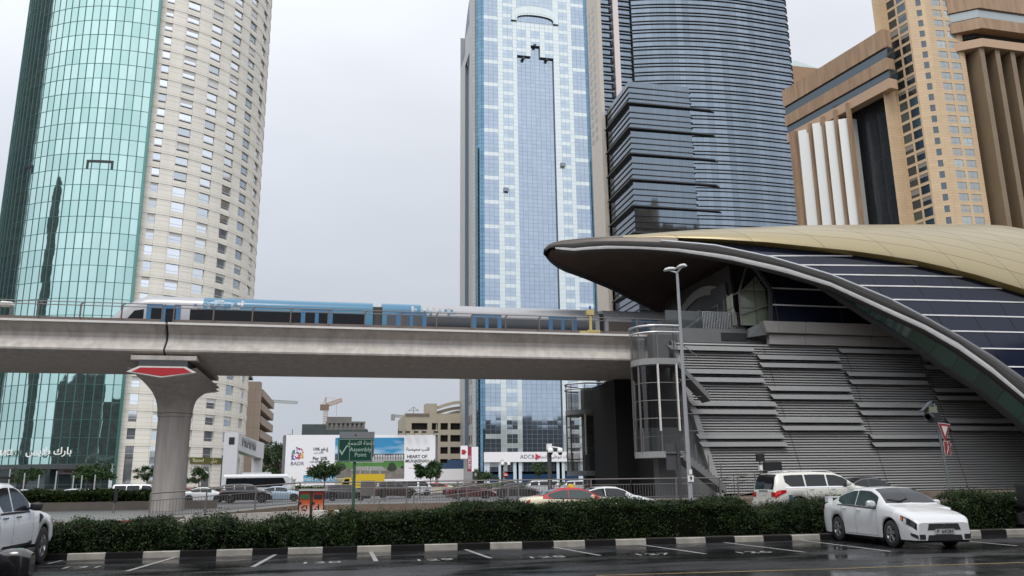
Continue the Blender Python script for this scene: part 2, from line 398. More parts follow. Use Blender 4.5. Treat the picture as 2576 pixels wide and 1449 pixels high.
for k, (x, y, s) in enumerate([(205, 1428, '131'), (805, 1416, '130'), (1090, 1409, '129'), (1372, 1402, '128'), (1640, 1395, '127'), (1893, 1390, '126')]):
    p = atz(x, y, 0.0); Mx = Matrix.Translation((p.x, p.y, 0.0075)) @ Matrix.Rotation(R_(-2), 4, 'Z') @ Matrix.Scale(0.9, 4, (0, 1, 0))
    o = text_mesh('bay_number', s, 0.62, Mx, M_line, depth=0.001, bold=0.0); struct(o)
# raised walkway with its retaining wall, ramps on both ends
M_wall = mat('stained retaining wall', (0.115, 0.085, 0.062), 0.8, col2=(0.20, 0.155, 0.115), vs=1.1, bump=0.2, bs=9)
M_pave = mat('walkway paving', (0.17, 0.165, 0.16), 0.55, var=0.15, vs=1.0, bump=0.1, bs=8)
XA, XB = at(752, 1268, 44).x, 23.2
W = MB()
z1 = 0.62
W.face([(XA, 44, 0), (XB, 44, 0), (XB, 44, z1), (XA, 44, z1)], 0); W.face([(XA, 44, z1), (XB, 44, z1), (XB, 47, z1), (XA, 47, z1)], 1)
W.face([(XA, 47, z1), (XB, 47, z1), (XB, 63, z1-.2), (XA, 63, z1-.2)], 1)
W.face([(XA, 63, 0), (XB, 63, 0), (XB, 63, z1-.2), (XA, 63, z1-.2)][::-1], 0); W.face([(XB, 44, 0), (XB, 63, 0), (XB, 63, z1-.2), (XB, 47, z1), (XB, 44, z1)], 0)
PL_ = at(366, 1296, 38.0); XL = PL_.x; zL = .25
W.face([(XL, 38, 0), (XA, 44, 0), (XA, 44, z1), (XL, 38, zL)], 0)
W.face([(XL, 38, zL), (XA, 44, z1), (XA, 47, z1), (XL, 47, zL)], 1)
W.face([(XL, 47, zL), (XA, 47, z1), (XA, 63, z1-.2), (XL, 63, zL)], 1)
W.face([(XL-40, 38, 0.0), (XL, 38, 0), (XL, 38, zL), (XL-40, 38, zL)], 0)
W.face([(XL-40, 38, zL), (XL, 38, zL), (XL, 63, zL), (XL-40, 63, zL)], 1)
struct(W.build('raised_walkway', [M_wall, M_pave]))
# front ramp that climbs to the walkway
rx0, rx1 = at(1040, 1262, 42).x, at(1302, 1262, 42).x
b = MB()
b.face([(rx0, 41.6, 0), (rx1, 41.6, 0), (rx1, 41.6, .62), (rx0, 41.6, .02)], 0)
b.face([(rx0, 41.6, .02), (rx1, 41.6, .62), (rx1, 43.99, .62), (rx0, 43.99, .02)], 1)
b.face([(rx1, 41.6, 0), (23.2, 41.6, 0), (23.2, 41.6, .62), (rx1, 41.6, .62)], 0); b.face([(rx1, 41.6, .62), (23.2, 41.6, .62), (23.2, 43.99, .62), (rx1, 43.99, .62)], 1)
struct(b.build('access_ramp', [M_wall, mat('pink paving', (0.2, 0.145, 0.125), 0.6, var=0.15)]))
b = MB()
b.face([(23.2, 43.2, 0), (62, 43.2, 0), (62, 43.2, .75), (30, 43.2, .75), (23.2, 43.2, .1)], 0)
b.face([(23.2, 43.2, .1), (30, 43.2, .75), (30, 47, .75), (23.2, 47, .62)], 0); b.face([(30, 43.2, .75), (62, 43.2, .75), (62, 47, .75), (30, 47, .75)], 0)
struct(b.build('station_plinth', M_wall))
# red and white kerb blocks behind the left hedge and the pink path
b = MB(); M_kr = mat('kerb red', (0.27, 0.05, 0.035), 0.6, var=.2); M_kg = mat('kerb bare', (0.14, 0.095, 0.07), 0.7, var=.2); M_kw2 = mat('kerb dirty white', (0.48, 0.45, 0.4), 0.6, var=.2)
yk2 = 37.6
xs = [at(x, 1305, yk2).x for x in (130, 160, 180, 292, 335, 379, 422, 464, 540)]
for i, m in enumerate((3, 2, 3, 1, 2, 1, 2, 3)): b.box(xs[i], xs[i+1]-.01, yk2, yk2+.38, 0, .285, m)
struct(b.build('striped_kerb', [M_kw2, M_kr, M_kw2, M_kg]))
b = MB(); xa = at(465, 1300, 36.5).x; xb = at(750, 1290, 36.5).x
b.slab([(xa, 36.5, 0), (xb, 36.5, 0), (xb, 36.5, at(750, 1285, 36.5).z), (xa, 36.5, at(465, 1299, 36.5).z)], (0, .3, 0)); struct(b.build('low_wall', M_conc))
sheet('pink_path', [(at(860, 1290, 33).x, 28), (at(1300, 1290, 33).x, 28), (at(1300, 1290, 40).x, 41.5), (at(760, 1290, 40).x, 41.5)], 0.008, mat('pink paving', (0.2, 0.145, 0.125), 0.6))

# =================================================================== viaduct
DY = 48.0
PROF = [(48.0, 10.56), (48.0, 10.44), (48.10, 10.42), (48.25, 10.25), (48.54, 9.95), (48.56, 9.72), (48.42, 9.48), (48.14, 9.22), (47.93, 9.0), (47.95, 8.90), (48.2, 8.80), (48.7, 8.70), (49.6, 8.52), (51.0, 8.42), (54.0, 8.42), (55.4, 8.52), (56.3, 8.70), (56.8, 8.82), (56.99, 8.95), (56.7, 9.5), (56.8, 10.2), (57.0, 10.44), (57.0, 10.56), (56.6, 10.56), (56.5, 9.6), (48.6, 9.6), (48.42, 10.56)]
XJ = at(419, 812, 48).x
M_dark = mat('joint rubber', (0.04, 0.038, 0.036), 0.8)
def span(x0, x1, lab):
    t = thing('viaduct_span', lab, 'viaduct span', (x0, 48, 8.4), group='spans of the metro viaduct')
    b = MB(); n = max(2, int((x1-x0)/3)); rows = []
    for i in range(n+1):
        x = (x1-x0)*i/n; rows.append([(x, y-48, z-8.4) for y, z in PROF])
    b.grid(rows, 0, False, closed=True, mf=lambda i, j: 1 if j in (0, 26) else 0)
    b.face([(0, y-48, z-8.4) for y, z in PROF]); b.face([(x1-x0, y-48, z-8.4) for y, z in PROF[::-1]])
    o = b.build('girder', [M_conc, M_lip], t)
    for f, poly in zip(o.data.polygons, o.data.polygons): f.use_smooth = False
    return t
span(-62, XJ-.06, 'long concrete viaduct span running off the left edge of the picture')
span(XJ+.06, 62, 'long concrete viaduct span from the red panelled pier to the station')
b = MB(); b.grid([[(XJ+dx, y+.12 if y < 50 else y, z) for y, z in PROF[1:12]] for dx in (-.07, .07)], 0)
tag(b.build('expansion_joint', M_dark), 'dark expansion joint between two viaduct spans above the pier', 'joint')
# parapet railing, one run per span
def parapet(x0, x1, lab, step=2.12):
    t = thing('parapet_railing', lab, 'railing', (x0, 48.2, 10.56), group='railings on the viaduct edge')
    n = int((x1-x0)/step)
    for i in range(n+1):
        b = MB(); x = i*step; b.bar((x, 0, 0), (x+.02, 0, .95), .09, .07); b.bar((x+.02, 0, .93), (x+.16, .05, 1.04), .07, .07); b.build('post', M_brown, t)
    for z, y in ((1.05, .05), (.86, 0)):
        b = MB(); b.tube([(0, y, z), (n*step, y, z)], .028, n=6); b.build('handrail', M_rail, t)
    b = MB(); b.box(0, n*step, .03, .06, .02, .2); b.build('toe_plate', M_brown, t)
    return t
parapet(-60.5, XJ-.3, 'brown metal parapet railing on the left viaduct span')
parapet(XJ+.3, 21.5, 'brown metal parapet railing beside the train up to the station')
b = MB()
b.box(-62, 62, 56.4, 56.5, 10.56, 11.3); tag(b.build('far_parapet', M_brown), 'brown far parapet along the back of the viaduct', 'parapet')
# pier
PX = -9.27
t = thing('viaduct_pier', 'round concrete viaduct pier with flared head and red six sided panel', 'pier', (PX, 52.5, 0.24))
b = MB(); z0 = -0.24
b.lathe([(0.925, z0), (0.925, 5.35)], 40); b.lathe([(0.89, 5.35), (0.96, 5.38), (0.985, 5.55), (0.93, 5.58), (0.93, 5.85)], 8 if False else 40)
b.build('column', M_conc, t)
b = MB(); rows = []
hx, hy = 1.80, 4.9
def sec(t_):
    # from the round column (t=0) to the long six sided head (t=1)
    out = []; z = 5.6+ (7.72-5.6)*t_
    e_ = t_**2.4; ex = t_**1.9
    for j in range(32):
        a = 2*math.pi*j/32; cx_, cy_ = math.cos(a), math.sin(a)
        ax = (0.98+(hx-0.98)*ex); ay = (0.98+(hy-0.98)*e_)
        k = 1/max(abs(cx_), abs(cy_)); k = 1+(k-1)*t_
        out.append((ax*cx_*k, ay*cy_*k, z + 0.0))
    return out
for i in range(15): rows.append(sec(i/14))
# pointed nose ends: pull the middle of the end faces down
for i, r in enumerate(rows):
    tt = i/14
    rows[i] = [(x, y, z - 0.42*tt**3*max(0, 1-abs(x)/1.8)*(abs(y)/hy)**2 - .10*tt*(abs(y)/hy)*0) for x, y, z in r]
b.grid(rows, 0, True, closed=True); b.face([p for p in rows[-1]], 0)
b.build('flared_head', M_conc, t)
# front and rear hexagon faces
for sgn, nm in ((-1, 'f'), (1, 'r')):
    yy = sgn*hy
    hexo = [(-1.80, 7.47), (-1.18, 7.78), (1.22, 7.78), (1.80, 7.47), (0.0, 7.17)]
    b = MB(); b.slab([(x, yy+sgn*.02, z-.0) for x, z in hexo], (0, -sgn*.5, 0)); b.build('panel_frame', M_lip, t)
    hexi = [(-1.52, 7.47), (-1.10, 7.70), (1.14, 7.70), (1.55, 7.46), (0.02, 7.24)]
    b = MB(); b.slab([(x, yy+sgn*.035, z) for x, z in hexi], (0, -sgn*.03, 0)); b.build('red_panel', M_red, t)
b = MB(); b.prism([(-1.25, -4.75), (1.28, -4.75), (1.28, 4.75), (-1.25, 4.75)], 7.70, 8.16); b.build('bearing_block', M_dgrey, t)
b = MB(); b.prism([(-1.68, -4.72), (1.72, -4.72), (1.72, 4.72), (-1.68, 4.72)], 8.16, 8.40)
b.build('bearing_slab', M_conc, t)

# =================================================================== train
TY0, TY1, TZ0, TZ1 = 53.3, 56.0, 9.75, 13.0
M_tsilver = mat('train silver', (0.36, 0.36, 0.37), 0.35, 0.3, var=.03); M_tblue = mat('train blue', (0.03, 0.155, 0.26), 0.3, coat=.3)
M_tlblue = mat('train light blue', (0.24, 0.40, 0.5), 0.35); M_tdoor = mat('train door blue', (0.05, 0.15, 0.28), 0.35)
M_twin = mat('train window', (0.02, 0.022, 0.025), 0.06, spec=.8); M_tpale = mat('train lit window', (0.20, 0.22, 0.23), 0.15)
def tprof(sc=1.0, dz=0):
    # half section as (y from centre, z); flat side, rounded shoulder
    P = [(1.28, 0.1), (1.34, 1.0), (1.34, 2.60), (1.27, 2.83), (1.06, 3.05), (0.7, 3.19), (0.0, 3.25)]
    return P
TXJ1 = (at(938, 790, 53.3).x, at(962, 790, 53.3).x); TXJ2 = (at(1508, 800, 53.3).x, at(1520, 800, 53.3).x)
XN = at(290, 797, 53.3).x-.7
tt = thing('metro_train', 'blue and silver metro train on the viaduct entering the station', 'train', ((XN+30)/2, 54.65, 10.12))
ox = tt.location.x
def coach(x0, x1, nose=False, blue=None):
    L = x1-x0; b = MB(); rows = []; P = tprof(); full = [(-y, z) for y, z in P] + [(y, z) for y, z in P[-2::-1]]
    xs = [0]
    if nose: xs += [0.1, .3, .6, 1.0, 1.4, 1.9, 2.3, 2.7]
    nn = 40; xs += list(np.linspace(3.8 if nose else 0.3, L, nn))
    for x in xs:
        k = 1.0; zt = 1.0
        if nose and x < 2.7:
            u = x/2.7; zt = 0.34+0.66*math.sin(u*math.pi/2)**0.8; k = 0.78+0.22*math.sin(u*math.pi/2)
        rows.append([(x, y*k, 0.1+(z-.1)*(zt if z > 1.0 else 0.7+.3*zt)) for y, z in full])
    def mf(i, j):
        x = xs[i]; jj = min(j, len(full)-2-j)
        if jj >= 1 and blue and blue[0] <= x < blue[1]: return 1
        return 0
    b.grid(rows, 0, True, mf=mf); b.face(rows[0], 0); b.face(rows[-1][::-1], 0)
    o = b.build('coach', [M_tsilver, M_tblue], tt); o.location = (x0-ox, 0, 0)
    return o, L
def on_side(par, items, y=-1.345):
    for (nm, x0, x1, z0, z1, m) in items:
        b = MB(); b.box(x0, x1, y-.01, y+.02, z0, z1); b.build(nm, m, par)
def doors(par, xs, L):
    for xd in xs:
        b = MB(); b.box(xd, xd+2.0, -1.362, -1.33, .25, 2.50); b.build('door', M_tdoor, par)
        b = MB(); b.box(xd+.28, xd+.88, -1.37, -1.35, .95, 2.28); b.box(xd+1.12, xd+1.72, -1.37, -1.35, .95, 2.28); b.build('door_window', M_twin, par)
def pixels(par, x0, n, seed, dx=2.6):
    r = random.Random(seed); b = MB()
    def skin(z): return -(float(np.interp(z, [2.0, 2.6, 2.83, 3.05], [1.34, 1.34, 1.27, 1.06]))+.012)
    for i in range(n):
        cx_, cz_ = r.randrange(int(dx/.2)), r.randrange(4); x = x0+cx_*.2; z = 2.31+cz_*.165; s = .165; m = r.choice((0, 0, 1, 2))
        b.face([(x, skin(z)-.0004*i, z), (x+s, skin(z)-.0004*i, z), (x+s, skin(z+s)-.0004*i, z+s), (x, skin(z+s)-.0004*i, z+s)], m)
    b.build('pixel_pattern', [M_tsilver, M_tlblue, M_tblue], par)
c1, L1 = coach(XN, TXJ1[0], True, (5.6, 99))
w1 = [('window_band', 2.6, 3.6, .9, 2.28, M_twin), ('window_band', 5.0, L1-.5, .45, 2.28, M_twin), ('skirt', 1.0, L1-.1, .12, .42, M_brown)]
on_side(c1, w1); doors(c1, (2.45,), L1); doors(c1, (L1*.72,), L1); pixels(c1, 5.2, 34, 3, 3.0)
b = MB(); b.slab([(.75, -1.3, .75), (2.3, -1.36, .75), (2.3, -1.36, 2.2), (1.75, -1.33, 2.1)], (0, .03, 0)); b.build('cab_window', M_twin, c1)
c2, L2 = coach(TXJ1[1], TXJ2[0], False, (0, 2.4))
on_side(c2, [('window_band', .3, L2-.3, .45, 2.28, M_twin), ('skirt', .1, L2-.1, .12, .42, M_brown)])
doors(c2, (.9, L2*.40, L2*.755), L2); pixels(c2, 1.9, 34, 5, 3.0)
c3, L3 = coach(TXJ2[1], 33.5, False, None)
on_side(c3, [('window_band', .3, 2.0, .45, 2.28, M_brown), ('skirt', .1, L3-.1, .12, .42, M_brown)]); doors(c3, (2.0, 7.2), L3)
on_side(c3, [('side_window', 0.6, 1.05, 2.64, 2.8, M_twin)])
for (xa, xb) in (TXJ1, TXJ2):
    b = MB(); b.box(xa-ox, xb-ox, -1.15, 1.15, .3, 2.85); b.build('gangway', M_dgrey, tt)

t = thing('viaduct_camera', 'pale rounded camera housing on a short post at the left edge of the viaduct', 'camera', (at(26, 797, 49).x, 49, 10.5))
b = MB(); b.tube([(0, 0, 0), (0, 0, .95)], .06, n=8); b.build('post', M_rail, t); b = MB(); b.tube([(-.65, 0, 1.0), (-.5, 0, 1.02), (0, 0, 1.0), (.12, 0, .98)], .15, n=10, rs=[.1, .17, .15, .08]); b.build('housing', M_lip, t)

# =================================================================== station
YC = 52.5
def interp(c, x):
    if x <= c[0][0]: a, b = c[0], c[1]
    elif x >= c[-1][0]: a, b = c[-2], c[-1]
    else:
        for a, b in zip(c, c[1:]):
            if a[0] <= x <= b[0]: break
    return a[1]+(b[1]-a[1])*(x-a[0])/(b[0]-a[0])
WT = [(13.75, 0), (13.9, .75), (14.2, 1.2), (14.6, 1.65), (15.2, 2.2), (16, 2.95), (17, 3.6), (18, 4.2), (19, 4.8), (20, 5.3), (22, 6.4), (24, 7.3), (26, 8.0), (28, 8.6), (31, 9.2), (35, 9.8), (40, 10.3), (46, 10.7), (52, 11), (62, 11.2)]
def wX(X): return interp(WT, X)
C0 = [(1391, 655), (1396, 647), (1415.7, 636.4), (1453, 628.9), (1541, 625), (1603, 625.6), (1703, 632.6), (1828, 651.4), (1972, 685), (2094.5, 722), (2244.5, 792), (2320, 826), (2385, 862), (2464, 912), (2576, 1003)]
C1 = [(1388, 650), (1392, 642), (1410.7, 631), (1453, 622.6), (1528, 618), (1603, 620), (1703, 625), (1828, 641), (1972, 672.6), (2094.5, 712), (2244.5, 780), (2320, 813), (2405, 858.7), (2482, 912), (2576, 993)]
C2 = [(1377, 640), (1380, 634), (1388, 625), (1423, 615.6), (1478, 608), (1553, 605.6), (1663, 609), (1793, 621), (1932, 650), (2014, 674), (2092, 697.6), (2164.5, 727.6), (2239.5, 760), (2314.5, 800), (2387, 840), (2459.5, 882.6), (2576, 966)]
C3 = [(1369, 628), (1378, 622), (1388, 617), (1423, 609), (1478, 602), (1553, 600), (1663, 603.5), (1793, 614.5), (1932, 643.5), (2014.5, 667), (2092, 690), (2164.5, 720), (2239.5, 751), (2314.5, 790), (2387, 830), (2459.5, 872), (2517, 909), (2576, 953)]
C4 = [(1369, 627), (1376, 618), (1391, 610), (1428, 603), (1503, 597.6), (1541, 596), (1663, 597), (1788, 601), (1932, 610), (2170, 634), (2302, 655), (2432, 684), (2576, 727.6)]
CT = [(1369, 626), (1376, 617), (1391, 609), (1428, 602), (1503, 596), (1541, 594), (1628, 588), (1703, 581), (1828, 574), (1972, 569), (2057, 566), (2576, 563)]
def zcurve(C, X, Y):
    z = 16.0
    for _ in range(12):
        x, y = px((X, Y, z)); tgt = interp(C, x)
        x2, y2 = px((X, Y, z+.1)); z += .1*(tgt-y)/(y2-y)
    return z
XS = [13.76, 13.9, 14.2, 14.6, 15.2, 16, 17, 18, 19, 20, 21, 22, 23, 24, 25, 26, 27, 28, 29.5, 31, 33, 35, 37, 39, 41, 43, 45, 47, 49.5, 52, 55, 58, 61]
M_gold = panelmat('gold cladding', (0.295, 0.24, 0.135), (0.325, 0.268, 0.152), (0.09, 0.07, 0.04), 4.2, 1.15, 0.022, rough=0.33, metal=0.45, tilt=0.012, offset=0.0)
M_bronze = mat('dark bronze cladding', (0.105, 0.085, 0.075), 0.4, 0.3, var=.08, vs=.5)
M_fascia = mat('grey rim cladding', (0.07, 0.066, 0.063), 0.6, 0.0, spec=.2, var=.08, vs=.6)
M_strip = mat('pale rim strip', (0.85, 0.84, 0.82), 0.5, 0.0, var=.12, vs=1.5)
M_soff = mat('brown soffit', (0.085, 0.06, 0.05), 0.85, spec=.15, var=.15, vs=.7)
M_navy = mat('navy glazing', (0.012, 0.016, 0.034), 0.08, 0.0, spec=0.38)
st = thing('metro_station', 'metro station with gold shell roof, dark glass side and louvred grey base', 'station', (31, YC, 0.6))
O = Vector(st.location)
def L_(p): return Vector(p)-O
rim = []
for X in XS:
    w = wX(X); Yn = YC-w
    z0 = zcurve(C0, X, Yn); z1 = zcurve(C1, X, Yn-.05); z2 = zcurve(C2, X, Yn-.08); z3 = zcurve(C3, X, Yn-.08); z4 = zcurve(C4, X, Yn-.1 if X < 20 else Yn)
    if X < 15.2:
        f_ = (X-13.76)/(15.2-13.76); z0 = z4-.25-.62*f_; z1 = z4-.22-.42*f_; z2 = z4-.12-.18*f_
    rim.append((X, w, z0, z1, z2, z3, z4))
zt = rim[0][6]
def both(f):  # near and mirrored far
    return [f(-1), f(1)]
XI = [r for r in rim if r[0] >= 14.15]
for sgn in (-1, 1):
    b = MB()
    b.grid([[L_((X, YC+sgn*(w+.05), z1)), L_((X, YC+sgn*w, z0)), L_((X, YC+sgn*(w-.35), z0-.12)), L_((X, YC+sgn*(w-.6), z0+.15))] for X, w, z0, z1, z2, z3, z4 in XI], 0, True, mf=lambda i, j: 0 if j == 0 else 1)
    b.build('rim_strip', [M_strip, M_fascia], st)
    b = MB(); b.grid([[L_((X, YC+sgn*(w+.12), z2)), L_((X, YC+sgn*(w+.16), (z1+z2)/2)), L_((X, YC+sgn*(w+.05), z1))] for X, w, z0, z1, z2, z3, z4 in rim], 0, True)
    b.build('rim_fascia', M_fascia, st)
    b = MB(); b.grid([[L_((X, YC+sgn*(w+.02), z3+.01)), L_((X, YC+sgn*(w+.17), z3)), L_((X, YC+sgn*(w+.17), (z2+z3)/2+.02)), L_((X, YC+sgn*(w+.12), (z2+z3)/2)), L_((X, YC+sgn*(w+.17), (z2+z3)/2-.02)), L_((X, YC+sgn*(w+.14), z2)), L_((X, YC+sgn*(w+.02), z2))] for X, w, z0, z1, z2, z3, z4 in rim if X > 19], 0)
    b.build('silver_gutter', M_steel, st)
# bronze lip between rim and gold edge at the nose
b = MB()
for sgn in (-1, 1):
    b.grid([[L_((X, YC+sgn*w, z4)), L_((X, YC+sgn*(w+.12), z2))] for X, w, z0, z1, z2, z3, z4 in rim if X <= 21], 0, True)
b.build('nose_lip', M_bronze, st)
# gold roof: arch from near edge to far edge; crown height fitted
rows = []; uvs = []; NA = 28; bx = MB(); sacc = 0; prevX = XS[0]
def archz(z4, zr, q): return z4+(zr-z4)*(1-abs(q)**2.2)**0.62
crown = []
for X, w, z0, z1, z2, z3, z4 in rim:
    lo, hi = z4, z4+9
    for _ in range(24):
        mid = (lo+hi)/2; over = False
        for k in range(0, NA+1):
            q = -1+k/NA; p = (X, YC+q*w, archz(z4, mid, q)); x, y = px(p)
            if y < interp(CT, x): over = True; break
        if over: hi = mid
        else: lo = mid
    crown.append(lo)
crown = [crown[0]]+[(crown[max(i-1, 0)]+crown[i]*2+crown[min(i+1, len(crown)-1)])/4 for i in range(1, len(crown))]
for (X, w, z0, z1, z2, z3, z4), zr in zip(rim, crown):
    row = []; uv = []; s = 0; last = None
    for k in range(2*NA+1):
        q = -1+k/NA; th = math.sin(q*math.pi/2); q2 = th
        p = Vector((X, YC+q2*w, archz(z4, zr, q2)))
        if last is not None: s += (p-last).length
        last = p; row.append(L_(p)); uv.append((X*1.0 + s*0.55, s))
    rows.append(row); uvs.append(uv)
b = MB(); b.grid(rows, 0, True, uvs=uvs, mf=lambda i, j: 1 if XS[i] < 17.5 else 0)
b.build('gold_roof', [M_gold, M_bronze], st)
# soffit under the shell
b = MB(); rows = []
for X, w, z0, z1, z2, z3, z4 in XI:
    if X > 47: continue
    rows.append([L_((X, YC+q*(w-.6), z0+.15+(zt-1.2-z0-.15 if False else .9*min(1, (X-14)/8)+ .28*max(0, X-22))*(1-q*q)) ) for q in np.linspace(-1, 1, 17)])
b.grid(rows, 0, True); b.build('soffit', M_soff, st)
# dark glazing between rim and gold edge, horizontal white mullions
for sgn in (-1, 1):
    b = MB(); b.grid([[L_((X, YC+sgn*(w-.15), z3-.1)), L_((X, YC+sgn*(w-.55), z4+.05))] for X, w, z0, z1, z2, z3, z4 in rim if X >= 20], 0, True)
    b.build('side_glazing', M_navy, st)
b = MB(); b.grid([[L_((X, YC-w-.02, z4)), L_((X, YC-w+.6, z4-.12 if X > 20 else z4))] for X, w, z0, z1, z2, z3, z4 in rim], 0, True)
b.build('gold_edge', mat('gold edge', (0.5, 0.36, 0.12), .35, .6), st)
yl = [(2500, 643.5), (2500, 668), (2500, 692.5), (2500, 720), (2500, 754.5), (2500, 792.5), (2500, 832), (2500, 875), (2500, 921), (2500, 972), (2500, 1026), (2500, 1082)]
zl = [at(x, y, 42.2).z for x, y in yl]
fine = np.linspace(20, 61, 240)
def lerp_rim(X, k): return float(np.interp(X, [r[0] for r in rim], [r[k] for r in rim]))
for z in zl:
    run = [X for X in fine if lerp_rim(X, 5)+.02 < z < lerp_rim(X, 6)-.12]
    if len(run) < 3: continue
    b = MB(); pts = []
    for X in run:
        w = wX(X); f = (z-lerp_rim(X, 5))/max(.01, lerp_rim(X, 6)-lerp_rim(X, 5)); pts.append(L_((X, YC-(w-.15-.4*f)-.03, z)))
    for p, q in zip(pts[::8], pts[8::8]+[pts[-1]]): 
        if (q-p).length > .01: b.bar(p, q, .06, .075)
    b.build('mullion', M_strip, st)
b = MB()
for xs_ in np.arange(22, 60, 3.6):
    P = []
    for k in range(12):
        X = xs_-.28*k; 
        if X < 20.5: break
        z3_, z4_ = lerp_rim(X, 5), lerp_rim(X, 6); z = lerp_rim(xs_, 5)+.15+k*.62
        if z > z4_-.1 or z < z3_: break
        f = (z-z3_)/(z4_-z3_); P.append(L_((X, YC-(wX(X)-.15-.4*f)-.012, z)))
    if len(P) > 1: b.tube(P, .014, n=4)
b.build('raking_joints', M_fascia, st)
# green glass strip under the near rim
LE = [(1932, 676), (1990, 690), (2050, 705), (2082, 722), (2152, 772.6), (2219.5, 815), (2282, 852), (2314.5, 873.7), (2382, 923.7), (2457, 971), (2576, 1068.7)]
b = MB(); b2 = MB(); rowsg = []
M_green = panelmat('green glass soffit', (0.012, 0.06, 0.045), (0.03, 0.10, 0.08), (0.02, 0.025, 0.025), 1.6, 4, 0.03, rough=0.12, spec=.8)
for X in [28, 29.5, 31, 33, 35, 37, 39, 41, 43, 45, 47, 50, 54, 58, 61]:
    w = wX(X); zA = lerp_rim(X, 2)-.1; Yl = YC-w+1.25; zB = zcurve(LE, X, Yl)
    rowsg.append(((X, YC-w+.4, zA), (X, Yl, zB), X))
b.grid([[L_(a), L_(c)] for a, c, X in rowsg], 0, True, uvs=[[(X*1.2, 0), (X*1.2, 1.2)] for a, c, X in rowsg]); b.build('glass_strip', M_green, st)
b.__init__(); b.grid([[L_((c[0], c[1]-.03, c[2]+.06)), L_((c[0], c[1]-.05, c[2]-.10)), L_((c[0], c[1]+.5, c[2]-.12))] for a, c, X in rowsg], 0, True); b.build('strip_edge', M_dgrey, st)

# ------------------------------------------------ louvred base
YW = 47.0
TL, BL = at(1690, 858, YW), at(1813, 1243, YW); TL.z = 10.02
b = MB()
xr = 61.5
b.slab([L_(p) for p in ((BL.x+.1, YW+.12, .75), (xr, YW+.12, .75), (xr, YW+.12, 10.0), (TL.x+.1, YW+.12, 10.0))], (0, .3, 0)); b.build('louvre_backing', M_black, st)
M_slat = mat('louvre aluminium', (0.40, 0.395, 0.385), 0.45, 0.2, var=.08, vs=.8, stretch=(.3, 1, 1)); M_fin = mat('flat grey fin', (0.33, 0.33, 0.325), 0.55, var=.04)
b = MB(); ns = 57; z = .78; dz = (9.98-.78)/ns
for i in range(ns):
    za = .78+i*dz; zb = za+dz*.75
    xl = BL.x+(TL.x-BL.x)*(za-BL.z)/(TL.z-BL.z)+.12
    b.grid([[L_((x, YW+.03, za)), L_((x, YW-.05, za+dz*.10)), L_((x, YW+.05, zb)), L_((x, YW+.12, zb))] for x in np.arange(xl, xr, 5.7).tolist()+[xr]], 0)
b.build('louvres', M_slat, st)
b = MB()
for x0 in np.arange(26.5, 61, 5.75):
    b.bar(L_((x0+.0, YW-.065, 9.9)), L_((x0+2.2, YW-.065, .8)), .018, .018)
b.build('louvre_joints', M_dgrey, st)
b = MB(); b.slab([L_(p) for p in ((BL.x-.28, YW-.12, .62), (BL.x+.18, YW-.12, .62), (TL.x+.16, YW-.12, 10.03), (TL.x-.10, YW-.12, 10.03))], (0, .4, 0)); b.build('edge_trim', M_slat, st)
FINS = [(1677, 1917, 874), (1903, 2134.5, 898), (1909, 2141, 918), (1697, 1938, 933), (1703, 1944, 954), (1930, 2163, 977), (1937, 2170, 998), (1732.6, 1965, 1015), (1734, 1972, 1035.5), (1958, 2192, 1057), (1965, 2199.5, 1077), (1750, 1994, 1098), (1757.5, 2000.5, 1118),
        (2107, 2330, 882), (2127, 2352, 940.5), (2134.5, 2358, 960.5), (2154, 2378, 1019), (2161, 2385, 1039), (2186, 2411, 1098.5), (2192, 2417, 1118.5),
        (2316, 2548, 904), (2322, 2554, 924), (2344.5, 2576, 981), (2353, 2585, 1001), (2378, 2610, 1059), (2385, 2617, 1078)]
for x0, x1, y in FINS:
    A = at(x0, y, 46.8); Bp = at(x1, y, 46.8); z = A.z if x0 < 2300 else A.z
    Lx = 5.75; h = .135
    b = MB(); b.slab([L_(p) for p in ((A.x, 46.74, z+h), (A.x+.22, 46.72, z-h), (A.x+Lx+.16, 46.72, z-h), (A.x+Lx, 46.74, z+h))], (0, .18, 0), 0, 1); b.build('flat_fin', [M_fin, M_dgrey], st)
# small dark door hatch + stone parapet + navy lower glazing
a = at(2864/1.4907, 812, 46.6)
M_stone = mat('pale parapet panel', (0.34, 0.315, 0.295), 0.5, .1, var=.07, vs=.6)
zA, zB, zC = at(1950, 811, 46.7).z, at(1950, 838, 46.7).z, at(1950, 862, 46.7).z
x0p = at(1912, 811, 46.7).x; x1p = at(1925, 838, 46.7).x; x2p = at(1905, 862, 46.7).x
b = MB(); X_ = x1p+.05; 
cuts = [x1p+.3, 28.4, 29.3, 34.1, 39.2, 44.5, 50, 56, 61]
b.slab([L_(p) for p in ((x0p, 46.3, zA), (x1p, 46.45, zB), (x1p+.8, 46.45, zB), (x1p+.8, 46.3, zA))], (0, .5, 0))
prev_ = x1p+.82
for c in (29.3, 34.1, 39.2, 44.5, 50, 56, 61):
    if c > prev_+.2: b.slab([L_(p) for p in ((prev_, 46.3, zA), (prev_, 46.45, zB), (c-.03, 46.45, zB), (c-.03, 46.3, zA))], (0, .5, 0)); prev_ = c
b.build('parapet_panels', M_stone, st)
b = MB(); prev_ = x1p+.3
for c in (29.4, 34.2, 39.3, 44.6, 50, 56, 61):
    if c > prev_+.2: b.slab([L_(p) for p in ((prev_, 46.75, zC-.08), (c-.03, 46.75, zC-.08), (c-.03, 46.75, zB-.04), (prev_, 46.75, zB-.04))], (0, .4, 0)); prev_ = c
b.build('lower_panels', M_stone, st)
gx = at(1938, 725, 47.0).x
g1 = at(1893, 668, 47.0); g2 = at(1935, 727, 47.0); g3 = at(1938, 812, 47.0)
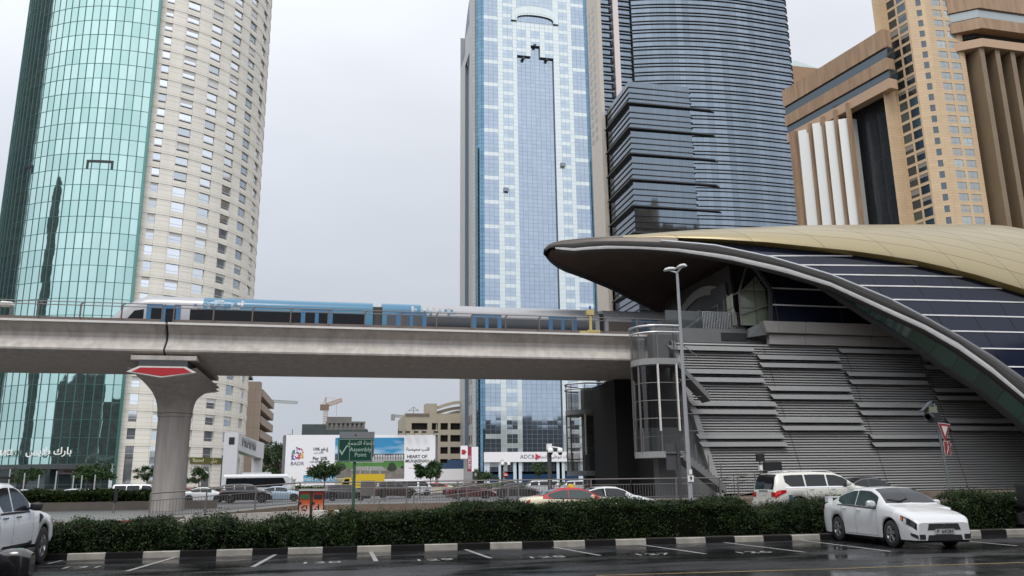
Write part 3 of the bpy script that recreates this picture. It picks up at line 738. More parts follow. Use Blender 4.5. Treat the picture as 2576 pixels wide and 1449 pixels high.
b = MB(); b.slab([L_(p) for p in ((g1.x, 47, g1.z), (g2.x, 47, g2.z), (g3.x, 47, zA), (60, 47, zA), (60, 47, g1.z-4), (40, 47, g1.z-1))], (0, .2, 0)); b.build('lower_glazing', M_navy, st)
for (xa, ya, yb) in ((1938, 724, 727), (1938, 766, 770)):
    z = at(xa, ya, 46.9).z; b = MB(); b.bar(L_((at(xa, ya, 46.9).x, 46.93, z)), L_((44, 46.93, z)), .07, .08); b.build('mullion', M_strip, st)
b = MB(); b.bar(L_((g1.x, 46.9, g1.z)), L_((g2.x, 46.9, g2.z)), .3, .2); b.bar(L_((g2.x, 46.9, g2.z)), L_((g3.x-.05, 46.9, zA)), .25, .2); b.build('corner_frame', M_dgrey, st)
for dx in (.55, 5.2): b = MB(); b.bar(L_((g3.x+dx, 46.96, zA)), L_((g3.x+dx-.25, 46.96, g2.z+.4)), .05, .05); b.build('glazing_joint', M_dgrey, st)
# end wall inside the mouth: dark glass, arch, green glass return with painted reflection
ex = 25.0
b = MB(); b.box(ex, ex+.2, 47.75, 59.5, 10.2, 15.3); o = b.build('end_wall', mat('dark end wall', (0.035, 0.028, 0.025), 0.5, spec=.3), st); o.location = -O
b = MB(); arcp = []
for k in range(25):
    a_ = math.pi*k/24; arcp.append((ex-.12, 52.2-5.2*math.cos(a_), 11.2+3.55*math.sin(a_)))
arci = [(x, 52.2+(y-52.2)*.87, 11.2+(z-11.2)*.82) for x, y, z in arcp]
b.grid([arcp, arci], 0); b.grid([arci, [(x+.4, y, z) for x, y, z in arci]], 0); o = b.build('portal_arch', mat('arch grey', (.24, .23, .22), .6), st); o.location = -O
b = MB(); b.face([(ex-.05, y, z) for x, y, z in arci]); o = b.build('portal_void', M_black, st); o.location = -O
b = MB(); b.box(ex-.16, ex-.06, 48.2, 50.4, 11.2, 14.2); o = b.build('portal_column', M_dgrey, st); o.location = -O
M_retg = panelmat('greenish return glass', (0.13, 0.155, 0.10), (0.40, 0.42, 0.32), (0.06, 0.06, 0.055), 1.1, 1.15, .03, rough=.12, spec=.6, wav=.05)  # reflected brightness from outside is put into the pale green pane colours
b = MB(); b.face([(25.3, 47.3, 11.2), (27.3, 47.3, 11.2), (27.2, 47.3, 13.6), (26.6, 47.3, 14.5), (25.3, 47.3, 13.3)], 0, [(0, 0), (2, 0), (1.9, 2.4), (1.3, 3.3), (0, 2.1)])
b.face([(24.85, 50.2, 11.2), (24.85, 47.3, 11.2), (24.85, 47.3, 13.3), (24.85, 50.2, 12.9)], 0, [(4, 0), (6.9, 0), (6.9, 2.1), (4, 1.7)]); o = b.build('glass_return', M_retg, st); o.location = -O
b = MB()
for p, q in (((25.25, 47.2, 11.2), (25.25, 47.2, 13.35)), ((25.25, 47.2, 13.35), (27.0, 47.2, 14.3)), ((25.25, 47.2, 13.35), (25.9, 47.2, 15.0)), ((25.25, 47.2, 11.9), (27.3, 47.2, 12.6))): b.bar(p, q, .09, .09)
b.bar((24.8, 48.4, 11.2), (24.8, 48.4, 13.1), .12, .1); b.bar((24.8, 49.3, 11.2), (24.8, 49.3, 13.0), .12, .1)
b.bar((24.8, 50.2, 12.9), (25.25, 47.2, 13.35), .1, .1)
o = b.build('return_frame', M_rail, st); o.location = -O
# grey platform wall between the viaduct and the louvres
pz = at(1760, 826, 47.6).z; qx = at(1640, 840, 47.6).x
b = MB(); b.box(qx, 29.5, 47.6, 47.95, 9.2, pz); b.box(21.8, 30, 47.4, 58, 9.1, 9.95); o = b.build('platform_wall', M_grey, st); o.location = -O
hz0, hz1 = at(1850, 857, 47.5).z, at(1850, 837, 47.5).z
b = MB(); b.box(at(1816, 850, 47.5).x, at(1882, 850, 47.5).x, 47.55, 47.59, hz0, hz1); o = b.build('dark_opening', M_black, st); o.location = -O
b = MB(); b.slab([(at(1882, 830, 47.3).x, 47.3, hz0+.2), (x1p+.2, 46.6, zB-.1), (x0p+.2, 46.6, zA), (at(1882, 826, 47.3).x, 47.3, pz)], (0, .3, 0)); o = b.build('canted_wall', M_grey, st); o.location = -O
# railings on the platform wall
rt = thing('platform_railing', 'silver vertical bar railing on the grey wall under the canopy', 'railing', (at(1770, 826, 47.7).x, 47.7, pz))
Lr = at(1875, 826, 47.7).x-rt.location.x
for i in range(27):
    b = MB(); b.tube([(i*Lr/26, 0, 0), (i*Lr/26, 0, 1.12)], .018, n=5); b.build('baluster', M_steel, rt)
b = MB(); b.tube([(0, 0, 1.12), (Lr, 0, 1.12)], .03, n=6); b.build('handrail', M_steel, rt)
# stair handrail rising to the platform
rt = thing('stair_handrail', 'bright sloping stainless handrail rising to the station platform', 'railing', (at(1722, 825, 48.0).x, 48.0, pz))
dx = at(1770, 786, 48).x-rt.location.x
b = MB(); b.bar((-.1, 0, -.05), (dx, 0, .92), .14, .1); b.build('handrail', M_steel, rt)
b = MB(); b.bar((.9, .6, 0), (dx+1.5, .6, .9), .05, .05); b.bar((1.0, .6, 0), (dx+1.6, .6, .75), .05, .05); b.build('lower_handrail', M_rail, rt)
for q in (1.4, 2.0):
    b = MB(); b.bar((q, .1, 0), (q-.05, .1, 1.0), .05, .05); b.bar((q-.05, .1, 1.0), (q-.3, .1, 1.3), .05, .05); b.build('post', M_rail, rt)
gt = at(1673, 780, 47.9)
b = MB(); b.slab([(gt.x, 47.9, pz-.1), (gt.x+3.3, 47.9, pz-.1), (gt.x+3.3, 47.9, gt.z), (gt.x, 47.9, gt.z)], (0, .03, 0))
tag(b.build('glass_screen', glassmat('screen glass', (.10, .11, .11), .45)), 'smoked glass screen beside the platform stair under the canopy', 'glass screen')
# yellow signal box
sp = at(1486, 836, 48.15); t = thing('signal_post', 'yellow trackside signal box with blue cap on the viaduct edge', 'signal post', (sp.x, 48.12, 10.57)); t.scale = (.78, .8, .82)
M_yel = mat('faded yellow paint box', (0.50, 0.40, 0.16), .6); 
b = MB(); b.box(-.9, .75, -.1, .15, 0, .18); b.box(-.25, .75, -.12, .16, .1, .26); b.build('base', M_yel, t)
b = MB(); b.box(-.09, .09, -.08, .1, .15, 1.5); b.build('stem', M_yel, t)
b = MB(); b.box(-.28, .28, -.15, .2, 1.42, 1.85); b.prism([(-.26, -.14), (.26, -.14), (.26, .19), (-.26, .19)], 1.40, 1.42); b.build('box', M_yel, t)
b = MB(); b.box(-.07, .07, -.05, .09, 1.85, 2.12); b.build('cap', mat('blue cap', (.03, .08, .3), .5), t)
# station underside block and outer stair towers
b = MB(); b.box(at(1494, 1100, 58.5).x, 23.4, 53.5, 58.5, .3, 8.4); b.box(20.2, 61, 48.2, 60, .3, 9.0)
tag(b.build('station_base_block', mat('near black render', (.022, .021, .021), .9)), 'dark concrete base under the viaduct behind the stair', 'base block')  # one even near-black tone for the whole base
b = MB(); xg0, xg1 = at(1667, 1200, 47.3).x, BL.x; xt = at(1665, 1150, 47.3).x
b.slab([(xt, 47.3, .6), (BL.x+.1, 47.3, .6), (BL.x-.4, 47.3, 2.9), (BL.x-1.1, 47.3, 5.0), (TL.x+.3, 47.3, 8.8), (xt, 47.3, 3.2)], (0, .3, 0))
tag(b.build('stair_side_wall', M_grey), 'plain grey wall under the outer stair left of the louvres', 'wall')
def stair_tower(loc, lab, full=True):
    t = thing('stair_landing', lab, 'stair tower', loc, group='glazed stair landings')
    def arcpts(r, n=13): return [(-r*math.sin(math.pi*k/(n-1)), -r*math.cos(math.pi*k/(n-1))) for k in range(n)]
    def slabp(z0, z1, x1, nm, m=M_grey, r=1.42):
        b = MB(); pl = [(x1, -r)]+arcpts(r)+[(x1, r)]; b.prism(pl, z0, z1); b.build(nm, m, t)
    M_edge = mat('landing edge grey', (.25, .255, .25), .7, var=.06)
    zs = [at(1640, y, 46.3).z for y in (1144, 917)]
    zl1, zl2 = (zs if full else (1.9, 6.3))
    slabp(zl1-.2, zl1+.15, .95, 'landing_slab', M_edge); slabp(zl2-.16, zl2+.2, .95, 'landing_slab', M_edge)
    b = MB()
    for z in (zl2+1.75, zl2+2.15): 
        P = arcpts(1.42); b.tube([(1.1, -1.42, z)]+[(x, y, z) for x, y in P], .07, n=6)
    b.build('ring_rail', M_steel, t)
    for z0, z1, nm in ((zl2+.2, zl2+1.6, 'balustrade_glass'), (zl1+.15, zl1+1.5, 'balustrade_glass')):
        b = MB(); P = [(1.0, -1.38)]+arcpts(1.38); b.grid([[(x, y, z0) for x, y in P], [(x, y, z1) for x, y in P]], 0, True); b.build(nm, glassmat('smoked glass', (.05, .055, .055), .5), t)
    b = MB(); P = arcpts(1.33)
    for z in np.linspace(zl1+1.0, zl2-.2, 5): b.tube([(1.0, -1.33, z)]+[(x, y, z) for x, y in P], .028, n=5)
    b.build('glazing_bar', M_rail, t)
    b = MB(); b.grid([[(x, y, zl1+1.5) for x, y in [(1.0, -1.3)]+P], [(x, y, zl2-.2) for x, y in [(1.0, -1.3)]+P]], 0, True); b.build('tower_glass', glassmat('dark tower glass', (.008, .008, .008), .72) if full else glassmat('clear tower glass', (.03, .03, .03), .2), t)
    for (x, y) in ((-.35, -1.36), (.8, -1.40)):
        b = MB(); b.bar((x, y, zl1+1.3), (x, y, zl2-.15), .13, .08); b.build('bright_mullion', M_lip, t)
    for (x, y) in ((-1.2, -.7), (-1.38, 0), (-1.2, .7), (-.3, -1.33), (.75, -1.33)):
        for (a, c) in ((zl1, zl1+1.5), (zl2, zl2+2.2)):
            b = MB(); b.bar((x, y, a), (x, y, c), .05, .05); b.build('post', M_rail, t)
    for (x, y) in ((-1.25, -.55), (-1.25, .55)):
        b = MB(); b.bar((x, y, zl1), (x, y, zl2), .09, .09); b.build('column', M_rail, t)
    b = MB(); b.box(.15, 1.2, .5, 1.3, .0, zl2+2); b.build('core_wall', M_grey, t)
    return t, zl1, zl2
stx = at(1648, 1144, 46.9).x
t, zl1, zl2 = stair_tower((stx, 46.3, 0), 'curved glazed stair landing tower with bright mullions beside the louvres')
# flights
def flight(par, x0, z0, x1, z1, n, nm):
    b = MB(); dx = (x1-x0)/n; dz = (z1-z0)/n
    top = []
    for i in range(n):
        top += [(x0+dx*i, z0+dz*i), (x0+dx*(i+1), z0+dz*i)]
    top.append((x1, z1)); poly = top+[(x1, z1-.35), (x0, z0-.42)]
    poly = [(x, -1.35, z) for x, z in poly]
    b.slab(poly, (0, 1.3, 0)); b.build(nm, M_grey, par)
flight(t, .95, zl1+.1, at(1806, 1215, 46.0).x-stx, 1.2, 12, 'lower_flight')
b = MB(); ux = at(1700, 1000, 46).x-stx
b.slab([(.9, -1.3, zl2+.15), (2.9, -1.3, zl2-1.9), (2.9, -1.3, zl2-2.3), (.9, -1.3, zl2-.2)], (0, 1.2, 0)); b.build('upper_flight', M_grey, t)
b = MB(); b.bar((.9, -1.33, zl2+1.3), (2.3, -1.33, zl2+.3), .05, .05); b.bar((.2, -1.33, zl2+1.0), (1.6, -1.33, zl2+.1), .04, .04); b.build('handrail', M_rail, t)
for k in range(4):
    b = MB(); z = zl1+1.3+k*1.0; b.tube([(1.0, -1.3, z), (3.0-.35*k, -1.3, z)], .025, n=5); b.build('cross_bar', M_rail, t)
for k in range(5):
    b = MB(); x = 1.0+k*.75; z = zl1+.1+(1.2-zl1-.1)*(x-.95)/(at(1806, 1215, 46.0).x-stx-.95); b.bar((x, -1.3, z-.1), (x, -1.3, z+1.05), .05, .05); b.build('stair_post', M_rail, t)
fx = at(1470, 1050, 60).x
t2, _, _ = stair_tower((fx, 60, 0.3), 'second glazed stair landing tower under the viaduct behind the dark base', False)
b = MB()
for i in range(12):
    b.box(fx+1.2+i*.33, fx+1.55+i*.33, 58.6, 59.9, 2.0+i*.2, 2.25+i*.2)
o = b.build('stair_flight', M_grey, None); tag(o, 'stepped concrete stair flight in the dark under the viaduct', 'stair')

# =================================================================== buildings beyond the highway
def facade(frames, us, zs, cell, wallm, wins_par, wm, inset=0.3, band=None, uvo=(0, 0), maxw=100, sill=True, mullion=None, wname='window', us_uv=None, par=None, wallname='wall', merge=False):
    """frames(u, d) -> (x, y) at running position u, d metres inside the face. Window cells are openings with reveals and their own glass mesh."""
    wall = MB(); wins = []
    for i in range(len(us)-1):
        ua, ub = us[i], us[i+1]
        for j in range(len(zs)-1):
            za, zb = zs[j], zs[j+1]; c = cell(i, j); bd = band(i, j) if band else 0
            def P(u, z, d): x, y = frames(u, d); return (x, y, z)
            uvq = [(ua+uvo[0], za+uvo[1]), (ub+uvo[0], za+uvo[1]), (ub+uvo[0], zb+uvo[1]), (ua+uvo[0], zb+uvo[1])]
            if bd:
                wall.face([P(ua, za, 0), P(ub, za, 0), P(ub, za, bd), P(ua, za, bd)], 0, [(0.3, 0.3)]*4)
                wall.face([P(ua, zb, bd), P(ub, zb, bd), P(ub, zb, 0), P(ua, zb, 0)], 0, [(0.3, 0.3)]*4)
            if not c: wall.face([P(ua, za, bd), P(ub, za, bd), P(ub, zb, bd), P(ua, zb, bd)], 0, uvq); continue
            D = bd+inset
            for q in (((ua, za), (ub, za)), ((ub, za), (ub, zb)), ((ub, zb), (ua, zb)), ((ua, zb), (ua, za))):
                (u1, z1_), (u2, z2_) = q
                wall.face([P(u1, z1_, bd), P(u2, z2_, bd), P(u2, z2_, D), P(u1, z1_, D)], 0, [(0.3, 0.3)]*4)
            w = MB(); gi = random.choice((0, 0, 0, 0, 3, 4)) if len(wm) > 3 else 0
            w.face([P(ua, za, D), P(ub, za, D), P(ub, zb, D), P(ua, zb, D)], gi)
            if len(wm) > 3 and random.random() < .22: zc_ = zb-(zb-za)*random.uniform(.2, .7); w.face([P(ua, zc_, D-.01), P(ub, zc_, D-.01), P(ub, zb, D-.01), P(ua, zb, D-.01)], 5)
            if mullion and c != 3:
                um = (ua+ub)/2; e = mullion; zm = za+(zb-za)*.3
                if ub-ua > 1.6: w.face([P(um-e, za, D-.03), P(um+e, za, D-.03), P(um+e, zb, D-.03), P(um-e, zb, D-.03)], 1)
                w.face([P(ua, zm-e, D-.035), P(ub, zm-e, D-.035), P(ub, zm+e, D-.035), P(ua, zm+e, D-.035)], 1)
            if c == 2:
                w.face([P(ua, za, D-.05), P(ub, za, D-.05), P(ub, za+.42, D-.05), P(ua, za+.42, D-.05)], 2)
                w.face([P(ua, za+.36, bd-.04), P(ub, za+.36, bd-.04), P(ub, za+.45, bd-.04), P(ua, za+.45, bd-.04)], 1)
            wins.append((za, w))
    wl = wall.build(wallname, wallm, par)
    wins.sort(key=lambda t_: t_[0])
    if merge: maxw = 0
    for k, (z, w) in enumerate(wins[:maxw]): w.build(wname, wm, wins_par)
    if len(wins) > maxw:
        b = MB()
        for z, w in wins[maxw:]: b.add(w)
        o = b.build(wname, wm, wins_par); o['kind'] = 'stuff'
    return wl

# ---- green and beige round tower
TCX, TCY, TR = -43.1, 184.2, 24.9
d0 = Vector((-TCX, -TCY, 0)).normalized(); a0 = math.atan2(d0.y, d0.x)
def circ(phi, r): return (TCX+r*math.cos(a0+phi), TCY+r*math.sin(a0+phi))
tw = thing('round_tower', 'round tower half green mirror glass and half beige stone, park place lettering at its foot', 'tower', (TCX, TCY, 0))
TO = Vector((TCX, TCY, 0))
def unp(o): o.location = -TO; return o
M_teal = panelmat('teal mirror glass', (0.33, 0.49, 0.455), (0.43, 0.585, 0.55), (0.05, 0.13, 0.12), 1.55, 3.13, 0.045, rough=0.03, metal=0.93, tilt=0.012, wav=0.035)
b = MB(); zl = at(250, 969, 160).z; Rg = TR+.7
nphi = 116
rows = []; uvs = []
phs = [R_(-178+178*i/nphi) for i in range(nphi+1)]
for z in (5.6, 30, 60, 90, 120, 140): rows.append([(*circ(p, Rg), z) for p in phs]); uvs.append([(Rg*p+400.0, z-zl+313) for p in phs])
b.grid(rows, 0, True, uvs=uvs)
o = unp(b.build('glass_curtain_wall', M_teal, tw))
b = MB()
for k in range(0, 114):
    p = -1.55*k/Rg
    if p < -3.0: break
    x, y = circ(p, Rg+.04); b.bar((x, y, 5.6), (x, y, 140), .07, .07)
o = unp(b.build('vertical_mullions', mat('teal frame', (0.06, 0.14, 0.13), .4, .4), tw))
b = MB()
for k in range(44):
    z = zl-3.13*4+3.13*k
    if z < 6 or z > 139: continue
    b.grid([[(*circ(p, Rg+.05), z-.05) for p in phs[::2]], [(*circ(p, Rg+.05), z+.05) for p in phs[::2]]])
unp(b.build('floor_lines', mat('teal frame', (0.06, 0.14, 0.13)), tw))
b = MB(); x0, y0 = circ(0, Rg); x1, y1 = circ(R_(0.1), TR-.2)
b.face([(x0, y0, 0), (x1, y1, 0), (x1, y1, 140), (x0, y0, 140)]); b.bar((x0, y0, 0), (x0, y0, 140), .5, .5)
unp(b.build('glass_edge', mat('teal edge', (0.10, 0.24, 0.21), .2, .5), tw))
# dark notch frames on the glass
for pa, pb in ((-23, -12.2), (-55, -49)):
    b = MB(); za, zb = at(265, 432, 160).z, at(265, 410, 160).z
    for (u0, u1, z0, z1) in ((pa, pb, zb-.5, zb), (pa, pa+.9, za, zb), (pb-.9, pb, za, zb)):
        b.grid([[(*circ(R_(u), Rg+.09), z) for u in np.linspace(u0, u1, 8)] for z in (z0, z1)])
    unp(b.build('dark_notch', M_black, tw))
# beige half
M_beige = panelmat('beige stone', (0.80, 0.755, 0.66), (0.83, 0.79, 0.70), (0.50, 0.45, 0.375), 2.62, 0.7825, 0.03, rough=0.75, streak=.10)
M_wbright = mat('window reflecting glass', (0.80, 0.82, 0.84), 0.06, 0.9); M_wframe = mat('window frame pale', (0.55, 0.57, 0.58), 0.5)
WC = [(3, 6.2), (12.5, 18.2), (24.6, 30.2), (36.6, 42.3), (48.6, 54.6), (62, 68), (78, 84), (96, 102), (116, 122)]
us = [R_(0.1)]; wi = []
for a, c in WC: 
    us.append(R_(a)); wi.append(len(us)-1); us.append(R_(c))
us.append(R_(181))
# refine gaps for roundness
us2 = []; wset = set()
for i in range(len(us)-1):
    if i in wi: wset.add(len(us2)); us2.append(us[i]); continue
    n = max(1, int((us[i+1]-us[i])/R_(3.5)))
    for k in range(n): us2.append(us[i]+(us[i+1]-us[i])*k/n)
us2.append(us[-1])
zc = at(300, 1002, 160).z; zs = [0.0, 0.6]; rowt = {}
k0 = -4
for k in range(k0, 38):
    c = zc+3.13*k; hh = .98
    if c-hh < 4.5: continue
    zs += [c-hh, c+hh]; rowt[len(zs)-2] = 2 if c > at(430, 440, 160).z else 1
zs.append(141)
def cellb(i, j):
    if j in rowt and i in wset: return rowt[j]
    if j == 1 and i in wset: return 3
    return 0
facade(lambda u, d: circ(u, TR-d), us2, zs, cellb, M_beige, tw, [mat('window dark glass', (.74, .77, .80), .05, .85), M_wframe, M_dgrey, mat('window grey glass', (.60, .64, .68), .06, .85), mat('window deep glass', (.48, .52, .55), .05, .8), mat('window blind', (.74, .73, .70), .7)], inset=.28, band=lambda i, j: .07 if j in rowt else 0, mullion=.035, par=tw, uvo=(0, -zc+100*0.7825*4+.98), wallname='stone_wall')
for o in list(kids(tw)):
    if o.name.startswith(('window', 'stone_wall')): o.location = -TO
# uv of the beige wall runs in metres
me = [o for o in kids(tw) if o.name.startswith('stone_wall')][0].data
buf = np.zeros(len(me.uv_layers[0].data)*2); me.uv_layers[0].data.foreach_get('uv', buf); buf[0::2] *= TR; me.uv_layers[0].data.foreach_set('uv', buf)
b = MB(); b.lathe([(TR-.1, 139.5), (0.1, 139.6)], 48); o = b.build('roof', M_conc, tw)
# entrance canopy, lobby and lettering of the green half
b = MB(); P0 = [R_(-150+148*i/50) for i in range(51)]
b.grid([[(*circ(p, Rg+2.2), z) for p in P0] for z in (4.7, 5.5)]); b.grid([[(*circ(p, Rg+2.2), 5.5) for p in P0], [(*circ(p, Rg-.3), 5.6) for p in P0]]); b.grid([[(*circ(p, Rg+2.2), 4.7) for p in P0], [(*circ(p, Rg-.3), 4.7) for p in P0]][::-1])
unp(b.build('entrance_canopy', mat('dark canopy metal', (0.07, 0.075, 0.08), .4, .3), tw))
b = MB(); rows = [[(*circ(p, Rg-.3), z) for p in P0] for z in (0, 4.8)]; b.grid(rows, 0, True, uvs=[[(p*Rg+200, z) for p in P0] for z in (0, 4.8)])
unp(b.build('lobby_glazing', panelmat('lobby glass', (0.03, 0.05, 0.05), (0.06, 0.085, 0.085), (0.10, 0.12, 0.12), 2.3, 4.8, .06, rough=.05, metal=0.3, tilt=.02), tw))
M_sign = mat('white channel letters', (0.85, 0.85, 0.82), 0.4)
M_ltr = M_sign
def on_circ(s, phi, z, size, r, m, nm, **k):
    x, y = circ(phi, r); rot = a0+phi+math.pi/2
    o = text_mesh(nm, s, size, face_mat((x, y, z), rot), m, tw, **k); o.location = -TO; return o
pl = at(28, 1138, 157.3); phx = lambda xpix: None
def phi_at(xpix, y, r):
    best = min((abs(px((*circ(R_(q/4), r), 6.6))[0]-xpix), q/4) for q in range(-400, 40))
    return R_(best[1])
zt_ = at(120, 1138, 158).z
on_circ('PARK PLACE', phi_at(-8, 1138, Rg+2.3), zt_, 1.25, Rg+2.3, M_ltr, 'latin_lettering', depth=.06, bold=.02)
on_circ(arabic('بارك بلايس'), phi_at(122, 1138, Rg+2.3), zt_+.1, 1.7, Rg+2.3, M_ltr, 'arabic_lettering', depth=.06, bold=.02)
# banner with letters under the canopy, olive shop fascia on the beige half
def arc_panel(pa, pb, r, z0, z1, m, nm):
    b = MB(); b.grid([[(*circ(p, r), z) for p in np.linspace(pa, pb, 10)] for z in (z0, z1)]); b.grid([[(*circ(p, r), z1) for p in np.linspace(pa, pb, 10)], [(*circ(p, r-.3), z1) for p in np.linspace(pa, pb, 10)]]); return unp(b.build(nm, m, tw))
pa, pb = phi_at(146, 1180, Rg), phi_at(215, 1180, Rg)
arc_panel(pa, pb, Rg-.1, at(180, 1193, 160).z, at(180, 1168, 160).z, mat('banner grey', (.30, .28, .28), .7), 'banner')
on_circ('ASCOTT', (pa+pb)/2, at(180, 1175, 160).z, .72, Rg, M_dgrey, 'banner_lettering', depth=.01); on_circ('PARK PLACE', (pa+pb)/2, at(180, 1187, 160).z, .4, Rg, M_dgrey, 'banner_lettering', depth=.01)
def phi_b(xp, y): return R_(min((abs(px((*circ(R_(q/4), TR), 3))[0]-xp), q/4) for q in range(0, 400))[1])
pa, pb = phi_b(473, 1160), phi_b(553, 1160)
arc_panel(pa, pb, TR+.25, at(510, 1166, 166).z, at(510, 1150, 166).z, mat('olive fascia', (.10, .095, .012), .5), 'shop_fascia')
M_gold2 = mat('pale gold letters', (.62, .58, .38), .4)
on_circ('Bateel', phi_b(492, 1158), at(492, 1157.5, 164).z, 1.0, TR+.3, M_gold2, 'shop_lettering', depth=.03)
on_circ(arabic('بتيل'), phi_b(532, 1158), at(530, 1157.5, 166).z, 1.0, TR+.3, M_gold2, 'shop_lettering', depth=.03)

# ---- tan car park block right of it
A0 = at(600, 1000, 215); A1 = at(655, 985, 222)
t = thing('car_park_block', 'tan concrete block with sloping open parking decks beside the round tower', 'car park', (A1.x, 222, 0)); TO2 = Vector(t.location)
M_tan = panelmat('tan panel wall', (0.42, 0.33, 0.265), (0.44, 0.35, 0.28), (0.30, 0.23, 0.18), 3.2, 3.2, .04, rough=.8)
xR = at(655, 985, 222).x; zTop = at(655, 960, 222).z
b = MB()
def wallq(b, x0, y0, x1, y1, z0, z1, m=0): b.face([(x0, y0, z0), (x1, y1, z0), (x1, y1, z1), (x0, y0, z1)], m, [(0, z0), (math.hypot(x1-x0, y1-y0), z0), (math.hypot(x1-x0, y1-y0), z1), (0, z1)])
wallq(b, xR-14, 222, xR, 222, 0, zTop); wallq(b, xR, 222, xR, 226, 0, zTop)
o = b.build('front_wall', M_tan, t); o.location = -TO2
xr2 = at(688, 1040, 262).x
b = MB(); yb0, yb1 = 226, 262
nlev = 7
for k in range(nlev):
    z = 1.5+k*((zTop-3)/nlev); h = (zTop-3)/nlev
    b.slab([(xR+.3, yb0, z+h*.42), (xR+.9, yb1, z+h*.42), (xR+.9, yb1, z+h), (xR+.3, yb0, z+h)], (-.3, 0, 0))
    b.slab([(xR-12, yb0, z+h*.40), (xR+.5, yb0, z+h*.40), (xR+.9, yb1, z+h*.40), (xR-12, yb1, z+h*.40)], (0, 0, .3))
o = b.build('parking_decks', mat('tan concrete', (.40, .32, .26), .8, var=.06), t); o.location = -TO2
b = MB(); b.box(xR-13, xR-1.5, 226.2, 262, 0, zTop-1); o = b.build('core', M_dgrey, t); o.location = -TO2
b = MB(); xm = xR-12; b.box(xR-15, xR-5.5, 222.2, 236, zTop, zTop+2.2); b.box(xR-16, xR-3.5, 221, 238, zTop+2.2, zTop+2.9); o = b.build('rooftop_cover', M_grey, t); o.location = -TO2

# ---- white highway gantry frame with raised letters
ga, gb = at(563, 1225, 128), at(657, 1225, 170)
t = thing('white_gantry', 'white gateway frame with embossed lettering on its slanting beam', 'gateway', (ga.x, 128, 0))
M_wg = mat('white gantry cladding', (.60, .60, .61), .5, .1, var=.04)
gz0, gz1 = at(572, 1100, 128).z, at(572, 1088, 128).z
pw_ = at(602, 1200, 128).x-at(563, 1200, 128).x
b = MB(); b.box(-.4, pw_-.6, 0, 1.6, 0, gz1); b.build('near_leg', M_wg, t)
b = MB(); b.box(.3, pw_*.5, -.05, .06, at(585, 1118, 128).z, gz0); b.build('dark_screen', M_black, t)
p1 = Vector((pw_-.6, .2, 0)); p2 = at(664, 1130, 152)-Vector(t.location); 
zt1, zb1 = at(602, 1092, 128).z, at(602, 1132, 128).z; q2 = at(664, 1125, 152); q3 = at(664, 1155, 152)
b = MB(); b.slab([(p1.x, 0, zb1), (p2.x, 24, q3.z), (p2.x, 24, q2.z+.7), (p1.x, 0, zt1)], (-1.4, .6, 0)); b.build('beam', M_wg, t)
o = text_mesh('raised_lettering', 'MIMMII', 2.1, Matrix.Identity(4), mat('grey raised letters', (.24, .24, .25), .5), t, depth=.05, sx=1.9)
ag_ = math.atan2(24, p2.x-p1.x); o.matrix_local = Matrix.Translation(((p1.x*.62+p2.x*.38)+math.sin(ag_)*.12, 9.1-math.cos(ag_)*.12, (zt1+zb1+q2.z+q3.z)/4+.45)) @ Matrix.Rotation(math.atan2(24, p2.x-p1.x), 4, 'Z') @ Matrix.Rotation(math.atan2(q3.z-zb1, math.hypot(24, p2.x-p1.x))*-1, 4, 'Y') @ Matrix.Rotation(math.pi/2, 4, 'X')
b = MB(); L0 = at(632, 1180, 150).x-t.location.x; L1_ = at(657, 1180, 150).x-t.location.x; b.box(L0, L1_, 22, 24, 0, q3.z+.3); b.build('far_leg', M_wg, t)

# ---- billboard
BY = 160.0
x0, x1 = at(710, 1150, BY).x, at(1095, 1150, BY).x; zt, zb = at(900, 1094, BY).z, 0.6
t = thing('billboard', 'huge white hoarding billboard with villa picture and heart of muhaisnah lettering', 'billboard', ((x0+x1)/2, BY, 0)); bx_ = t.location.x
M_bw = mat('billboard white', (.80, .79, .80), .6)
b = MB(); b.box(x0+.55-bx_, x1-bx_, 0, .5, zb, zt); b.build('board', M_bw, t)
b = MB(); b.box(x0-bx_, x0+.55-bx_, .02, .52, zb, zt-.05); b.box(x1-bx_, x1+.5-bx_, .1, .5, zb, zt-.3); b.build('side_return', M_grey, t)
pxa, pxb = at(842, 1150, BY).x-bx_, at(1017, 1150, BY).x-bx_; zpt, zpb = at(900, 1101, BY).z, at(900, 1206, BY).z
def bpan(b, xa, xb, ya, yb, m, y=-.02):   # billboard picture patch by photo pixels
    A = at(xa, yb, BY); Bq = at(xb, ya, BY); b.face([(A.x-bx_, y, A.z), (Bq.x-bx_, y, A.z), (Bq.x-bx_, y, Bq.z), (A.x-bx_, y, Bq.z)], m)
b = MB()
bpan(b, 842, 1017, 1101, 1150, 0); bpan(b, 842, 1017, 1141, 1163, 1, -.03); bpan(b, 842, 1017, 1160, 1206, 2, -.04)
r = random.Random(4)
for i in range(13): bpan(b, 930+i*6.6, 935+i*6.6, 1143+r.random()*3, 1158, 3, -.05)
for i in range(26): bpan(b, 931+i*3.3, 932.3+i*3.3, 1149, 1156, 1, -.055)
bpan(b, 842, 1017, 1157, 1160, 3, -.05); bpan(b, 880, 965, 1161, 1163.5, 3, -.06)
bpan(b, 842, 1017, 1176, 1206, 4, -.045)
for xa, xb, ya, yb in ((848, 872, 1166, 1184), (972, 1000, 1164, 1186), (1007, 1017, 1166, 1184)):
    n = 14; A = at((xa+xb)/2, (ya+yb)/2, BY); rr = (at(xb, ya, BY).x-at(xa, ya, BY).x)/2
    b.face([(A.x-bx_+rr*math.cos(2*math.pi*k/n)*(.85+.15*math.sin(5*k)), -.06, A.z+rr*.8*math.sin(2*math.pi*k/n)) for k in range(n)], 5)
A, Bq, Cq, Dq = at(878, 1184, BY), at(972, 1184, BY), at(958, 1173, BY), at(893, 1173, BY)
